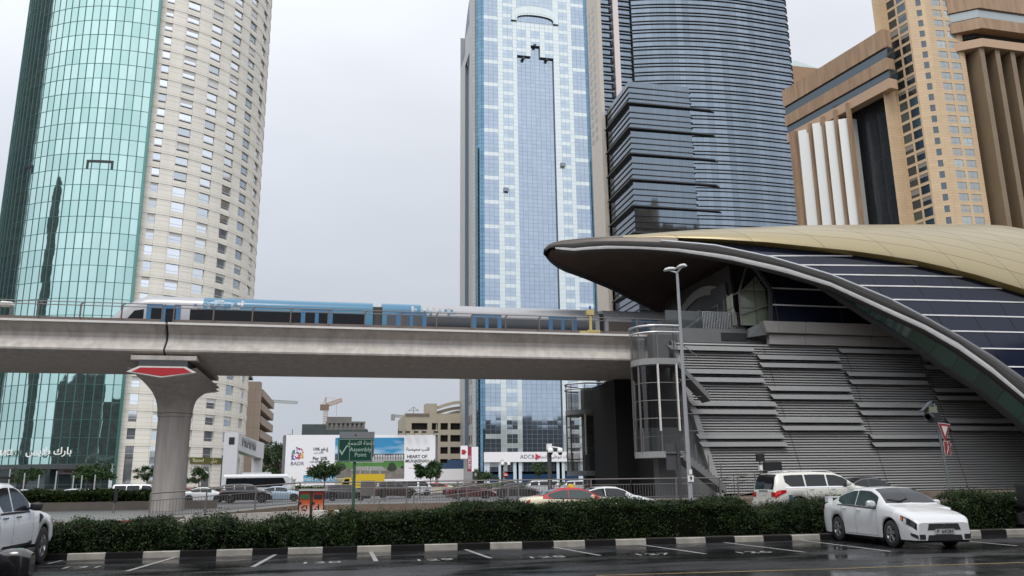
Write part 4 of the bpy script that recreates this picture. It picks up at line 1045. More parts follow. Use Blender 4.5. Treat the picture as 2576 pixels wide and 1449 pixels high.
b.face([(p.x-bx_, -.07, p.z) for p in (A, Bq, Cq, Dq)], 3)
for i in range(22): 
    f = i/22; p, q = A.lerp(Bq, f), Dq.lerp(Cq, f); p2_, q2_ = A.lerp(Bq, f+.02), Dq.lerp(Cq, f+.02)
    b.face([(p.x-bx_, -.08, p.z), (p2_.x-bx_, -.08, p2_.z), (q2_.x-bx_, -.08, q2_.z), (q.x-bx_, -.08, q.z)], 5)
for xa in (888, 905, 930, 955): bpan(b, xa, xa+1.6, 1184, 1200, 3, -.07)
M_psky = bpy.data.materials.new('printed sky'); M_psky.use_nodes = True; nt = M_psky.node_tree; bs = nt.nodes['Principled BSDF']
tcn = nt.nodes.new('ShaderNodeTexCoord'); mpg = nt.nodes.new('ShaderNodeMapping'); mpg.inputs['Scale'].default_value = (.12, 1, .55); nt.links.new(tcn.outputs['Object'], mpg.inputs[0])
ng = nt.nodes.new('ShaderNodeTexNoise'); ng.inputs['Scale'].default_value = 1.1; ng.inputs['Detail'].default_value = 5; nt.links.new(mpg.outputs[0], ng.inputs['Vector'])
sx_ = nt.nodes.new('ShaderNodeSeparateXYZ'); nt.links.new(tcn.outputs['Object'], sx_.inputs[0])
mrg = nt.nodes.new('ShaderNodeMapRange'); mrg.inputs[1].default_value = zpt; mrg.inputs[2].default_value = zpt-4.2; mrg.inputs[3].default_value = -.22; mrg.inputs[4].default_value = .28; nt.links.new(sx_.outputs['Z'], mrg.inputs[0])
adg = nt.nodes.new('ShaderNodeMath'); adg.operation = 'ADD'; nt.links.new(ng.outputs[0], adg.inputs[0]); nt.links.new(mrg.outputs[0], adg.inputs[1])
rg = nt.nodes.new('ShaderNodeValToRGB'); rg.color_ramp.elements[0].position = .42; rg.color_ramp.elements[0].color = (.03, .24, .46, 1); rg.color_ramp.elements[1].position = .72; rg.color_ramp.elements[1].color = (.62, .75, .82, 1)
nt.links.new(adg.outputs[0], rg.inputs[0]); nt.links.new(rg.outputs[0], bs.inputs['Base Color']); bs.inputs['Roughness'].default_value = .6
b.build('printed_picture', [M_psky, mat('printed dusk', (.06, .07, .10), .6, var=.4, vs=1.5), mat('printed lawn', (.07, .2, .04), .6, var=.25, vs=.8), mat('printed cream', (.55, .53, .50), .6), mat('printed path', (.17, .15, .13), .6, var=.5, vs=.6), mat('printed bush', (.025, .04, .022), .7, var=.4)], t)
M_ink = mat('ink dark', (.06, .055, .07), .6); M_inkr = mat('ink red', (.45, .05, .05), .6)
def btxt(s, x, y, size, m=M_ink, bold=.0, nm='printed_lettering'):
    p = at(x, y, BY); o = text_mesh(nm, s, size*.76, face_mat((p.x-bx_, -.03, p.z)), m, t, depth=.005, bold=bold)
btxt('BADR', 748, 1166.5, 1.25); btxt('10% '+arabic('إدفع'), 806, 1130, 1.0, bold=.02); btxt('Pay 10%', 805, 1153.5, 1.05, bold=.025); btxt('AND MOVE IN TODAY*', 805, 1162, .45, bold=.01); btxt(arabic('وانتقل اليوم'), 802, 1139, .5)
btxt('800', 776, 1178, .6, M_inkr, .015); btxt(arabic('قلب محيصنة'), 1051, 1130, 1.1, bold=.015); btxt('HEART OF', 1049, 1149, 1.1, bold=.02); btxt('MUHAISNAH', 1050, 1160, 1.05, bold=.02); btxt('www.madinat', 1040, 1177, .45, M_inkr)
b = MB(); r = random.Random(2)   # mosaic house emblem
c0 = at(749, 1141, BY)
for i in range(64):
    u = r.uniform(-1, 1); v = r.uniform(-1.1, 1.35)
    if v > 1.35-abs(u)*.95: continue
    rr = r.uniform(.12, .2); n = 6
    hue = (u+1)/2*3.2 + (0 if v > 0 else .9)
    mi = int(hue+r.random()*1.4) % 5
    b.face([(c0.x-bx_+u*1.05+rr*math.cos(2*math.pi*k/n), -.03-.0004*i, c0.z+v*1.0+rr*math.sin(2*math.pi*k/n)) for k in range(n)], mi)
b.build('mosaic_emblem', [mat('print green', (.12, .32, .08), .6), mat('print blue', (.06, .12, .35), .6), mat('print purple', (.28, .06, .28), .6), mat('print red', (.55, .08, .06), .6), mat('print yellow', (.7, .5, .08), .6)], t)
for xx in (734, 1002, 1021, 1042, 1062, 1092):
    b = MB(); p = at(xx*1.0 if xx > 900 else 735, 1094, BY); hh = 1.1
    b.tube([(p.x-bx_, .3, zt), (p.x-bx_, .3, zt+hh)], .06, n=5)
    if xx > 800: b.tube([(p.x-bx_, .3, zt+.3), (p.x-bx_, -1.0, zt+.5)], .05, n=5); b.box(p.x-bx_-.1, p.x-bx_+.65, -1.3, -.8, zt+.3, zt+.65)
    b.build('floodlight_arm', M_black, t)
# blue clinic board and yellow trailer board
p = at(804, 1208, 152); t2 = thing('clinic_board', 'blue roadside board in front of the white billboard', 'sign board', (p.x, 152, 0))
zz0, zz1 = at(804, 1212, 152).z, at(804, 1195, 152).z; hw = (at(846, 1200, 152).x-at(764, 1200, 152).x)/2
b = MB(); b.box(-hw, hw, 0, .3, 0.4, zz1); b.build('board', mat('board light blue', (.05, .30, .50), .5), t2)
b = MB(); b.box(-hw, hw, -.01, 0, .4, zz0-.0); b.build('lower_panel', M_bw, t2)
text_mesh('board_lettering', 'Emirates Hospital Clinic', .78, face_mat((0, -.02, (zz0+zz1)/2-.15)), M_sign, t2, depth=.005)
text_mesh('board_lettering', arabic('مستشفى الامارات'.replace('ش', 'س').replace('ى', 'ي')), .7, face_mat((0, -.02, zz1-.4)), M_sign, t2, depth=.005)

# ---- unfinished block with green netting, cranes
def boxthing(name, lab, cat): return thing(name, lab, cat)
UY = 330
ux0, ux1 = at(760, 1070, UY).x, at(923, 1070, UY).x
t = thing('unfinished_block', 'grey unfinished concrete block wrapped in green netting behind the billboard', 'building', ((ux0+ux1)/2, UY, 0)); c_ = t.location.x
M_uc = mat('raw concrete', (.20, .195, .185), .85, var=.15, vs=.2)
z1_, z2_, z3_ = at(800, 1064, UY).z, at(900, 1060, UY).z, at(850, 1047, UY).z
b = MB(); b.box(ux0-c_+.4, ux1-c_-1.5, 1, 22, 0, z1_-.6); b.build('lower_storeys', M_uc, t)
b = MB(); b.box(at(822, 1060, UY).x-c_, at(885, 1060, UY).x-c_, 3, 15, z1_-.6, z3_); b.build('rooftop_block', M_uc, t)
b = MB(); xa = at(820, 1070, UY).x-c_; xb = at(923, 1070, UY).x-c_
b.box(xa, xb-.6, .4, 8, z2_-.7, z2_); b.box(xa, xb, -.2, 8, at(850, 1078, UY).z-.5, at(850, 1078, UY).z)
for i in range(9): b.box(xa+i*(xb-xa)/9, xa+i*(xb-xa)/9+1.0, .5, 1.6, at(850, 1078, UY).z, z2_-.7)
b.build('open_floor', M_uc, t)
b = MB(); b.box(xa+1, xb-1.5, 2.0, 8, at(850, 1078, UY).z, z2_-.7); b.build('dark_interior', M_dgrey, t)
b = MB(); b.box(ux0-c_, xa, -.3, .3, 0, z1_-.5); b.box(xa, xb+.5, -.4, .25, 0, at(900, 1081, UY).z); b.build('netting', mat('green grey netting', (.075, .095, .095), .9, var=.2, vs=.15), t)
M_crane = mat('crane tan steel', (.48, .32, .2), .6); M_cgr = mat('crane grey steel', (.35, .38, .36), .6)
def lattice(b, p, q, w, n, r=.09):
    p, q = Vector(p), Vector(q); d = (q-p).normalized(); s = d.cross(Vector((0, 1, 0))).normalized()*w/2; u = d.cross(s).normalized()*w/2
    cs = [s+u, s-u, -s-u, -s+u]
    for c in cs: b.bar(p+c, q+c, r*1.6)
    for i in range(n):
        a, e = p.lerp(q, i/n), p.lerp(q, (i+1)/n)
        for k in range(4): b.bar(a+cs[k], e+cs[(k+1) % 4], r)
        for k in range(4): b.bar(e+cs[k], e+cs[(k+1) % 4], r)
t = thing('tower_crane', 'tan luffing tower crane standing on the unfinished block', 'crane', (at(818, 1060, UY).x, UY+4, z1_-1)); o_ = Vector(t.location)
m0, m1 = Vector((0, 0, 0)), at(818, 1023, UY+4)-o_; m1.x = 0
b = MB(); lattice(b, m0, m1, 1.6, 8); b.build('mast', M_crane, t)
b = MB(); tip = at(860, 1006, UY+4)-o_; ap = at(820, 999, UY+4)-o_; lattice(b, m1+Vector((0, 0, .5)), tip, 1.3, 10, .11); b.build('jib', M_crane, t)
b = MB(); b.bar(m1, ap, .45); b.bar(m1+Vector((-1.6, 0, 0)), ap, .2); b.bar(ap, tip, .09); b.build('apex_frame', M_crane, t)
b = MB(); b.box(m1.x-2.2, m1.x+1.2, -1, 1, m1.z-1.4, m1.z+.8); b.build('cab_and_counterweight', mat('crane dark', (.25, .17, .12), .6), t)
b = MB(); hk = at(846.5, 1047, UY+4)-o_; tp = at(846.5, 1012, UY+4)-o_; b.bar(tp, hk, .07); b.build('hoist_rope', M_dgrey, t)
t = thing('distant_crane', 'pale crane jib sticking out right of the tan car park block', 'crane', at(690, 1010, 420)); o_ = Vector(t.location)
b = MB(); lattice(b, at(683, 1009, 420)-o_, at(749, 1013, 420)-o_, 1.2, 16, .12); b.build('jib', M_cgr, t)
t = thing('flat_crane', 'greenish crane counterjib left of the beige parking garage', 'crane', at(1040, 1048, 380)); o_ = Vector(t.location)
b = MB(); lattice(b, at(985, 1045, 380)-o_, at(1030, 1050, 380)-o_, 1.0, 8, .15); b.build('counterjib', M_cgr, t)
b = MB(); q = at(989, 1049, 380)-o_; b.box(q.x-1, q.x+.8, -1, 1, q.z-1.5, q.z+1); b.build('counterweight', mat('crane weight', (.3, .33, .3), .7), t)
b = MB(); ap = at(1040, 1024, 380)-o_; b.bar(at(1028, 1033, 380)-o_, ap, .3); b.bar(at(1053, 1033, 380)-o_, ap, .3); b.bar(at(1028, 1033, 380)-o_, at(1053, 1033, 380)-o_, .3); b.bar(ap, at(1010, 1046, 380)-o_, .1); b.bar(at(1040, 1024, 380)-o_, at(1040, 1060, 380)-o_, .4); b.build('apex_frame', M_cgr, t)

# ---- beige parking garage
GY = 250
gx0, gx1 = at(1022, 1100, GY).x, at(1160, 1100, GY).x
t = thing('parking_garage', 'beige parking garage with dark open bays and arched roof beams', 'parking garage', ((gx0+gx1)/2, GY, 0)); c_ = t.location.x
M_gar = mat('garage concrete', (.46, .41, .32), .8, var=.06, vs=.3)
xs = [at(x, 1100, GY).x for x in (1022, 1035, 1075, 1080, 1086, 1101, 1108, 1127, 1133, 1160)]; opn = {1, 2+0*2, 4, 6, 8}
opn = {1, 2, 4, 6, 8}; us_ = [x-c_ for x in xs]
ys_ = [1047]
zs = [0.0]
for k in range(8)[::-1]:
    ya, yb = 1064+30.3*k, 1081+30.3*k
    zb_, za_ = at(1080, ya, GY).z, at(1080, yb, GY).z
    if za_ > zs[-1]+.3: zs += [za_, zb_]
ztop = at(1040, 1040, GY).z; zs.append(ztop)
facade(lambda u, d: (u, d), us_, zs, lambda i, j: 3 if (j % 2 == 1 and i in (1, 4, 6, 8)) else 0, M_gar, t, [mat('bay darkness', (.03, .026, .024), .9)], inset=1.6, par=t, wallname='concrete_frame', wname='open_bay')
b = MB(); b.box(us_[0], us_[-1], 1.7, 30, 0, ztop-.2); b.box(us_[0]-.3, us_[0], 0, 30, 0, ztop); b.build('garage_core', M_gar, t)
b = MB(); b.box(us_[0]-.3, at(1080, 1040, GY).x-c_, -.3, .5, ztop-.7, ztop); b.build('cornice', mat('cornice dark', (.2, .17, .14), .8), t)
ta, tb = at(1071, 1030, GY).x-c_, at(1098, 1030, GY).x-c_
b = MB(); b.box(ta, tb, .2, 6, ztop, at(1085, 1015, GY).z); b.box(tb, tb+.2, .2, 4, ztop-6, ztop+3); b.build('stair_head', M_gar, t)
for (xa, ya, xb, yb) in ((1100, 1026, 1162, 1012), (1100, 1038, 1165, 1025), (1110, 1050, 1165, 1034)):
    b = MB(); P = [];
    A, Bq = at(xa, ya, GY+1), at(xb, yb, GY+1)
    for k in range(13):
        f = k/12; P.append((A.x+(Bq.x-A.x)*f-c_, 1+3*(ya-1026)/24, A.z+(Bq.z-A.z)*math.sin(f*math.pi/2)))
    for p, q in zip(P, P[1:]): b.bar(p, q, .8, .9)
    b.build('arched_beam', M_gar, t)
b = MB(); xa, xb = at(1093, 1180, 245).x-c_, at(1165, 1180, 245).x-c_
b.box(xa, xb, -6, -5, 0, at(1100, 1180, 245).z); b.build('low_white_wall', M_bw, t)
b = MB(); b.box(xa, xb, -5.8, -4.8, at(1100, 1180, 245).z, at(1100, 1165, 245).z); b.box(at(1125, 1180, 245).x-c_, xb, -5.8, -4.8, at(1100, 1165, 245).z, at(1100, 1157, 245).z); b.build('blue_hoarding', mat('navy hoarding', (.03, .07, .15), .5), t)

# ---- blue and white glass tower
BYY = 225.0
colpx = [('A', 1198.5), ('B', 1217), ('C', 1252), ('D', 1265.5), ('E', 1290), ('F1', 1301), ('F2', 1324), ('F3', 1336), ('F4', 1359), ('F5', 1372), ('G', 1392.6), ('H', 1408), ('I', 1429), ('J', 1440), ('K', 1471.7), ('X', 1484)]
colx = [at(p, 165, BYY).x for _, p in colpx]
t = thing('blue_glass_tower', 'tall light blue glass tower with white checker panels above a bank sign', 'tower', ((colx[0]+colx[-1])/2, BYY, 0)); c_ = t.location.x
M_bg = panelmat('blue mirror glass', (0.31, 0.365, 0.43), (0.345, 0.40, 0.465), (0.14, 0.19, 0.24), 1.0, 1.0, 0.025, rough=0.05, metal=0.9, tilt=0.012)
M_bw2 = panelmat('pale glass panel', (0.58, 0.63, 0.62), (0.61, 0.66, 0.65), (0.33, 0.38, 0.40), 1.0, 1.0, 0.03, rough=0.12, metal=0.55, tilt=0.02)
M_bg2 = panelmat('light checker glass', (0.36, 0.42, 0.47), (0.40, 0.46, 0.51), (0.25, 0.3, 0.35), 1.0, 1.0, 0.025, rough=0.05, metal=0.9, tilt=0.012)
RH = 1.262
zref = at(1278, 165-0.0, BYY).z   # bottom of a checker square near y=134..
zsq = at(1278, (285+95)/2.841/1.4907, BYY).z  # bottom of the top checker square
zTopB = at(1340, -70, BYY).z
nrow = int(zTopB/RH)+1
k0 = zsq/RH; off = (k0-math.floor(k0))*RH
kt = int((zsq-off)/RH+.5)     # row index whose bottom is the top square bottom
zs_sign1, zs_sign0 = at(1330, 1137, BYY).z, at(1330, 1162, BYY).z
dsplit = {}
B = MB(); INS = .9
def zr(k): return off+k*RH
archz0, archz1 = at(1345, (245)/2.841/1.4907, BYY).z, at(1345, 95/2.841/1.4907, BYY).z
for ci in range(len(colpx)-1):
    nm = colpx[ci][0]; xa, xb = colx[ci]-c_, colx[ci+1]-c_
    npan = {'A': 2, 'B': 3, 'C': 1, 'D': 2, 'E': 1, 'F1': 2, 'F2': 1, 'F3': 2, 'F4': 1, 'F5': 2, 'G': 1, 'H': 2, 'I': 1, 'J': 3, 'K': 1}[nm]
    for k in range(-1, nrow):
        za, zb = zr(k), zr(k+1)
        if za < 3.5: continue
        rel = (k-kt) % 3; d = 0; m = 1
        low = zb < at(1300, 1133, BYY).z
        if nm in ('C', 'E', 'G', 'I'): m = 1
        elif nm in ('D', 'H'): m = 2 if rel != 2 else 1
        elif nm in ('B', 'J'): 
            m = 0 if (k-kt+1) % 6 != 5 else 1
        elif nm in ('A', 'K'): m = 3
        else:
            dk = k-kt
            if dk <= -6: m = 0; d = INS
            elif dk <= -3+0 and dk > -6: # second row of squares with T notch
                if nm == 'F3': m = 0; d = INS
                else:
                    m = 2 if (rel != 2 and nm in ('F1', 'F5')) else 1
            elif dk <= 2: m = 2 if (rel != 2 and nm in ('F1', 'F3', 'F5')) else 1
            else: m = 1 if zb < archz0+.2 else 4
        if za < 20 and nm not in ('A', 'K') and m != 4 : m = 1 if nm in ('C', 'E', 'G', 'I') else (m if nm[0] != 'F' else 0)
        if m == 4: m = 2; 
        y = d
        uv = [(0, k), (npan, k), (npan, k+1), (0, k+1)]; uv = [(u+ci*7, v) for u, v in uv]
        if nm == 'A' or nm == 'K':
            n = 5; r = (xb-xa)
            for q in range(n):
                a1, a2 = q/n*math.pi/2, (q+1)/n*math.pi/2
                if nm == 'A': P = [(xb-r*math.sin(a), r-r*math.cos(a)) for a in (a2, a1)]
                else: P = [(xa+r*math.sin(a), r-r*math.cos(a)) for a in (a1, a2)]
                (X1, Y1), (X2, Y2) = P
                B.face([(X1, Y1, za), (X2, Y2, za), (X2, Y2, zb), (X1, Y1, zb)], 3, [(q/2+ci*7, k), ((q+1)/2+ci*7, k), ((q+1)/2+ci*7, k+1), (q/2+ci*7, k+1)], True)
        else:
            B.face([(xa, y, za), (xb, y, za), (xb, y, zb), (xa, y, zb)], m, uv)
        dsplit[(ci, k)] = d
for (ci, k), d in dsplit.items():   # reveals of the recessed strip
    for cj, xx in ((ci-1, colx[ci]-c_), (ci+1, colx[ci+1]-c_)):
        if dsplit.get((cj, k), 0) != d and d: B.face([(xx, 0, zr(k)), (xx, d, zr(k)), (xx, d, zr(k+1)), (xx, 0, zr(k+1))], 4)
    if d and dsplit.get((ci, k+1), 0) != d: B.face([(colx[ci]-c_, 0, zr(k+1)), (colx[ci+1]-c_, 0, zr(k+1)), (colx[ci+1]-c_, d, zr(k+1)), (colx[ci]-c_, d, zr(k+1))], 4)
M_bdk = panelmat('deep blue glass', (0.11, 0.20, 0.27), (0.15, 0.26, 0.34), (0.06, 0.1, 0.14), 1.0, 1.0, 0.04, rough=0.05, metal=0.9, tilt=0.01)
M_shade = mat('tower reveal', (.12, .16, .2), .5)
B.build('glass_facade', [M_bg, M_bw2, M_bg2, M_bdk, M_shade], t)
b = MB()  # arch frame and deep arched window near the top
ax0, ax1 = at(1301-2, 60, BYY).x-c_, at(1391, 60, BYY).x-c_; axm = (ax0+ax1)/2
zf0 = archz0; zf1 = at(1345, 17, BYY).z-.4; zsp = at(1301, 40, BYY).z
def archp(hw, spring, top, n=14): return [(axm-hw*math.cos(math.pi*k/n), spring+(top-spring)*math.sin(math.pi*k/n)**.8) for k in range(n+1)]
ho, hi_ = (at(1418, 60, BYY).x-at(1275, 60, BYY).x)/2, (ax1-ax0)/2
oo = [(axm-ho+1.6, zf0)]+archp(ho-1.6, zsp, zf1+.2)+[(axm+ho-1.6, zf0)]; ii = [(axm-hi_, zf0)]+archp(hi_, zsp-1.2, zf1-3.0)+[(axm+hi_, zf0)]
b.grid([[(x, -.6, z) for x, z in oo], [(x, -.6, z) for x, z in ii]], 0, uvs=[[(x, 0) for x, z in oo], [(x, 1.2) for x, z in ii]]); b.grid([[(x, -.6, z) for x, z in oo], [(x, .1, z) for x, z in oo]], 0, uvs=[[(0.5, .5)]*len(oo)]*2); b.build('arch_frame', M_bw2, t)
b = MB(); b.grid([[(x, -.6, z) for x, z in ii], [(x, -.06, z) for x, z in ii]]); b.build('arch_reveal', M_shade, t)
b = MB(); cz = [(x, -.05, z) for x, z in ii]
for p, q in zip(cz, cz[1:]): b.face([(p[0], p[1], zf0), (q[0], q[1], zf0), q, p], 0, [(p[0], 0), (q[0], 0), (q[0], q[2]-zf0), (p[0], p[2]-zf0)])
b.build('arch_window', M_bg, t)
for xx, yy in ((1273, 480*0+477.5), (1416, 415)):
    p = at(xx, yy, BYY); b = MB(); b.slab([(p.x-c_-.75, -.9, p.z-.75), (p.x-c_+.75, -.9, p.z-.75), (p.x-c_+.75, -.1, p.z+.75), (p.x-c_-.75, -.1, p.z+.75)], (0, .06, 0)); b.build('open_vent', M_shade, t)
for xx, yy in ((1345, 113), (1316, 145), (1375, 148)):
    p = at(xx, yy, BYY); b = MB(); b.box(p.x-c_-.4, p.x-c_+.4, -.3, .5, p.z-.6, p.z+.2); b.build('floodlight', M_black, t)
# left stone flank
xl = colx[0]-c_-.0; 
M_bst = panelmat('grey stone flank', (0.42, 0.43, 0.43), (0.46, 0.47, 0.46), (0.28, 0.29, 0.3), 1.5, 1.26, .04, rough=.6)
xf = at(1188, 700, BYY+3).x-c_; yb_ = 0
for yy in np.arange(3, 60, .5):
    if px((xf+c_, BYY+yy, 60))[0] <= 1157: break
yb_ = yy
b = MB()
def fl(y0, y1, x, z0, z1, m=0): b.face([(x, y1, z0), (x, y0, z0), (x, y0, z1), (x, y1, z1)], m, [(-y1, z0), (-y0, z0), (-y0, z1), (-y1, z1)])
zf = zTopB
fl(2.2, yb_*.3, xf, 0, zf-4); fl(yb_*.3, yb_*.62, xf+1.1, 0, zf-12, 0); fl(yb_*.62, yb_, xf, 0, zf-22)
fl(yb_*.3, yb_*.62, xf, zf-26, zf-16); fl(yb_*.3, yb_*.62, xf, 0, 10)
b.face([(xf, yb_*.3, 10), (xf+1.1, yb_*.3, 10), (xf+1.1, yb_*.3, zf-26), (xf, yb_*.3, zf-26)], 1); b.face([(xf, yb_*.62, 10), (xf+1.1, yb_*.62, 10), (xf+1.1, yb_*.62, zf-26), (xf, yb_*.62, zf-26)], 1)
b.face([(xf, 2.2, 0), (colx[0]-c_+.2, 2.2, 0), (colx[0]-c_+.2, 2.2, zf-4), (xf, 2.2, zf-4)], 0, [(0, 0), (1.5, 0), (1.5, zf-4), (0, zf-4)])
P = [(yb_*.3+(yb_*.7)*k/12, zf-4-18*(k/12)**1.9) for k in range(13)]
for (y1, z1), (y2, z2) in zip(P, P[1:]): b.face([(xf+.6, y2, z2-18), (xf+.6, y1, z1-18), (xf+.6, y1, z1), (xf+.6, y2, z2)], 1)
b.face([(xf, yb_, 0), (colx[-1]-c_, yb_, 0), (colx[-1]-c_, yb_, zf-10), (xf, yb_, zf-10)], 0); b.face([(colx[-1]-c_, 1.5, 0), (colx[-1]-c_, yb_, 0), (colx[-1]-c_, yb_, zf-10), (colx[-1]-c_, 1.5, zf-10)], 1, [(0, 0), (20, 0), (20, 90), (0, 90)])
for k in range(4):
    zz = 12+5.6*k
    for yy in (yb_*.1+1.5, yb_*.2+2): b.face([(xf-.05, yy+1.6, zz), (xf-.05, yy, zz), (xf-.05, yy, zz+2.5), (xf-.05, yy+1.6, zz+2.5)], 2)
b.build('stone_flank', [M_bst, M_shade, M_dglass], t)
# shop front and bank sign
b = MB(); sx0, sx1 = at(1218, 1150, BYY-.8).x-c_, at(1436+130, 1150, BYY-.8).x-c_
b.box(sx0, sx1, -.8, 0, zs_sign0, zs_sign1); b.build('sign_band', M_bw, t)
b = MB(); b.box(colx[1]-c_, colx[-1]-c_+2, -.02, .2, 0, 3.6); b.build('shopfront', mat('navy shopfront glass', (.03, .07, .15), .08, .3), t)
for xx in (1218, 1238+16, 1291, 1299, 1400, 1407, 1455):
    p = at(xx, 1190, BYY).x-c_; b = MB(); b.box(p, p+1.5, -.25, .0, 0, zs_sign0); b.build('white_pier', mat('pale blue pier', (.55, .63, .68), .4), t)
sm_ = (zs_sign0+zs_sign1)/2
p = at(1325, 1150, BYY).x-c_; text_mesh('bank_lettering', 'ADCB', 1.5, face_mat((p, -.83, sm_)), M_ink, t, depth=.02)
p = at(1388, 1150, BYY).x-c_; text_mesh('bank_lettering', arabic('بنك أبوظبي التجاري'), 1.3, face_mat((p, -.83, sm_)), M_ink, t, depth=.02)
p = at(1344, 1150, BYY).x-c_; b = MB(); b.slab([(p+.15, -.84, sm_-.95), (p+1.65, -.84, sm_), (p+.15, -.84, sm_+.95)], (0, .03, 0)); b.build('red_arrow', mat('sign red', (.62, .03, .07), .4), t)

# ---- dark banded tower: block, curved slab, stone side
M_dk = panelmat('steel blue glass', (0.165, 0.20, 0.235), (0.225, 0.265, 0.31), (0.07, 0.085, 0.10), 3.0, 100, 0.03, rough=0.06, metal=0.9, tilt=0.05)
M_blk = mat('black louvre fin', (.012, .014, .018), .5)
t = thing('dark_banded_tower', 'dark steel blue tower with curved front, black horizontal fins and lower banded block', 'tower', (150, 300, 0)); TO3 = Vector(t.location)
def un3(o): o.location = -TO3; return o
cA, cB = at(1580, 205, 300), at(1732, 217, 300); zt3 = cA.z; lb = hit(1527, 285, (cA.x, 300), (1, 0)) ; yl_ = hit(1527, 285, (cA.x, 0), (1, 0)).y
b = MB(); wallq(b, cA.x, 300, cB.x, 300, 0, zt3); wallq(b, cA.x, yl_, cA.x, 300, 0, zt3); wallq(b, cB.x, 300, cB.x, yl_, 0, zt3); b.face([(cA.x, 300, zt3-.5), (cB.x, 300, zt3-.5), (cB.x, yl_, zt3-.5), (cA.x, yl_, zt3-.5)])
M_dk2 = panelmat('block glass', (0.15, 0.18, 0.21), (0.17, 0.20, 0.235), (0.06, 0.07, 0.08), 1.5, 100, 0.02, rough=0.06, metal=0.9, tilt=0.01)  # darker copy of the tower glass, its dimmer reflection put into the tint
un3(b.build('block_glazing', M_dk2, t))
b = MB(); b2 = MB(); H3 = (zt3-at(1583, 268, 300).z)/4.1; k = 0; z = zt3-H3*.95
while z > 5:
    big = (k % 4 == 3); ex_ = 1.6 if big else .35; hh = .26 if big else .16
    tgt = b2 if big else b
    tgt.prism([(cA.x-ex_, 300-ex_), (cB.x+(9.0 if big and k < 24 else .8), 300-ex_*.7), (cB.x+(12.0 if big and k < 24 else .8), 300+1.5), (cB.x+.3, 300+1), (cA.x+.3, 300+1), (cA.x+.3, yl_), (cA.x-ex_, yl_)], z-hh, z+hh)
    z -= H3*(1.35 if big else .9); k += 1
un3(b.build('block_fins', M_blk, t)); un3(b2.build('wide_canopies', mat('dark canopy fin', (.035, .037, .04), .5), t))
# wide slab with a gently bowed face
zt4 = at(1800, -120, 310).z
S0 = at(1601, 280, yl_+1.0); cur = Vector((S0.x, S0.y, 0)); path = [cur.copy()]; s_ = 0
while s_ < 140:
    h_ = R_(-19+23*min(1, (s_/62)**.8)); cur = cur+Vector((math.cos(h_), math.sin(h_), 0))*2.0; path.append(cur.copy()); s_ += 2
    if px((cur.x, cur.y, 205))[0] > 1981: break
ang_ = R_(75); endp = path[-1]
for k in range(1, 6): ang2 = R_(8+14*k); path.append(path[-1]+Vector((math.cos(ang2), math.sin(ang2), 0))*.8)
nface = len(path); path.append(path[-1]+Vector((.15, 1, 0))*50)
acc = [0.0]
for p, q in zip(path, path[1:]): acc.append(acc[-1]+(q-p).length)
def offp(k, d):
    a_, c_ = path[max(k-1, 0)], path[min(k+1, len(path)-1)]; t_ = (c_-a_).normalized(); return path[k]+Vector((t_.y, -t_.x, 0))*d
b = MB(); b.grid([[(p.x, p.y, z) for p in path] for z in (0, 60, 120, 180, zt4)], 0, False, uvs=[[(u, z) for u in acc] for z in (0, 60, 120, 180, zt4)])
un3(b.build('bowed_glazing', M_dk, t))
b = MB(); z = zt4-3; FL = 4.4
while z > 4:
    for zz in (z, z-FL*.36):
        b.grid([[(*offp(k, d)[:2], zz+e_) for k in range(len(path))] for d, e_ in ((.05, .12), (.5, .13), (.5, -.13), (.05, -.12))])
    z -= FL
un3(b.build('bowed_fins', M_blk, t))
for q, (a_, z_) in enumerate(((14, 150), (20, 128), (22, 121), (27, 112), (31, 99))):
    if a_ < nface:
        p = offp(a_, -.3); b = MB(); b.box(p.x, p.x+1.6, p.y-1.6, p.y-1.5, z_, z_+.5)
# pale pilasters and bracket bay left of the curve
M_pil = mat('pale pink pilaster', (.62, .55, .51), .5); M_st = panelmat('cream stone', (.47, .42, .36), (.50, .45, .385), (.33, .29, .25), 1.6, 1.3, .03, rough=.7)
Yp = yl_+2.5
pa_, pb_, pc_, pd_ = at(1505, 60, Yp).x, at(1538, 60, Yp).x, at(1556, 60, Yp).x, at(1588, 60, Yp).x; pe_ = at(1603, 60, Yp).x
b = MB(); wallq(b, pa_, Yp, pe_+1, Yp, 0, zt4); un3(b.build('flat_bay_glazing', M_dk, t))
for xa in (pb_+.6, pd_+.4):
    b = MB(); b.box(xa, xa+2.6, Yp-1.2, Yp+.5, 0, zt4); un3(b.build('pilaster', M_pil, t))
b = MB(); b3 = MB(); z = zt4-3
while z > 90:
    for zz in (z, z-FL*.36):
        b.box(pa_, pb_, Yp-.6, Yp-.02, zz-.15, zz+.15); b3.box(pc_, pd_, Yp-.6, Yp-.02, zz-.15, zz+.15)
    b.box(pb_-.9, pb_, Yp-1.1, Yp-.03, z-FL*.9, z-FL*.36)
    z -= FL
un3(b.build('bay_fins', M_blk, t)); un3(b3.build('bay_fins', M_blk, t))
sa, sb = at(1487, 560, Yp-2).x, at(1522, 560, Yp-2).x
sa0 = at(1488, 60, 330).x
b = MB(); xst = at(1513, 300, Yp-1.5).x
wallq(b, xst-.0, Yp-1.5, pa_+1.0, Yp-1.5, 0, zt4)
yst = hit(1478, 300, (xst, 0), (1, 0)).y
wallq(b, xst, yst, xst, Yp-1.5, 0, zt4); un3(b.build('stone_flank', M_st, t))
for k in range(16):
    for yy in (Yp+4, Yp+9.5):
        z = zt4-22-k*FL
        b = MB(); b.box(xst-.06, xst+.1, yy, yy+3.0, z, z+2.4); un3(b.build('square_window', mat('grey window', (.22, .22, .21), .15, .4), t))
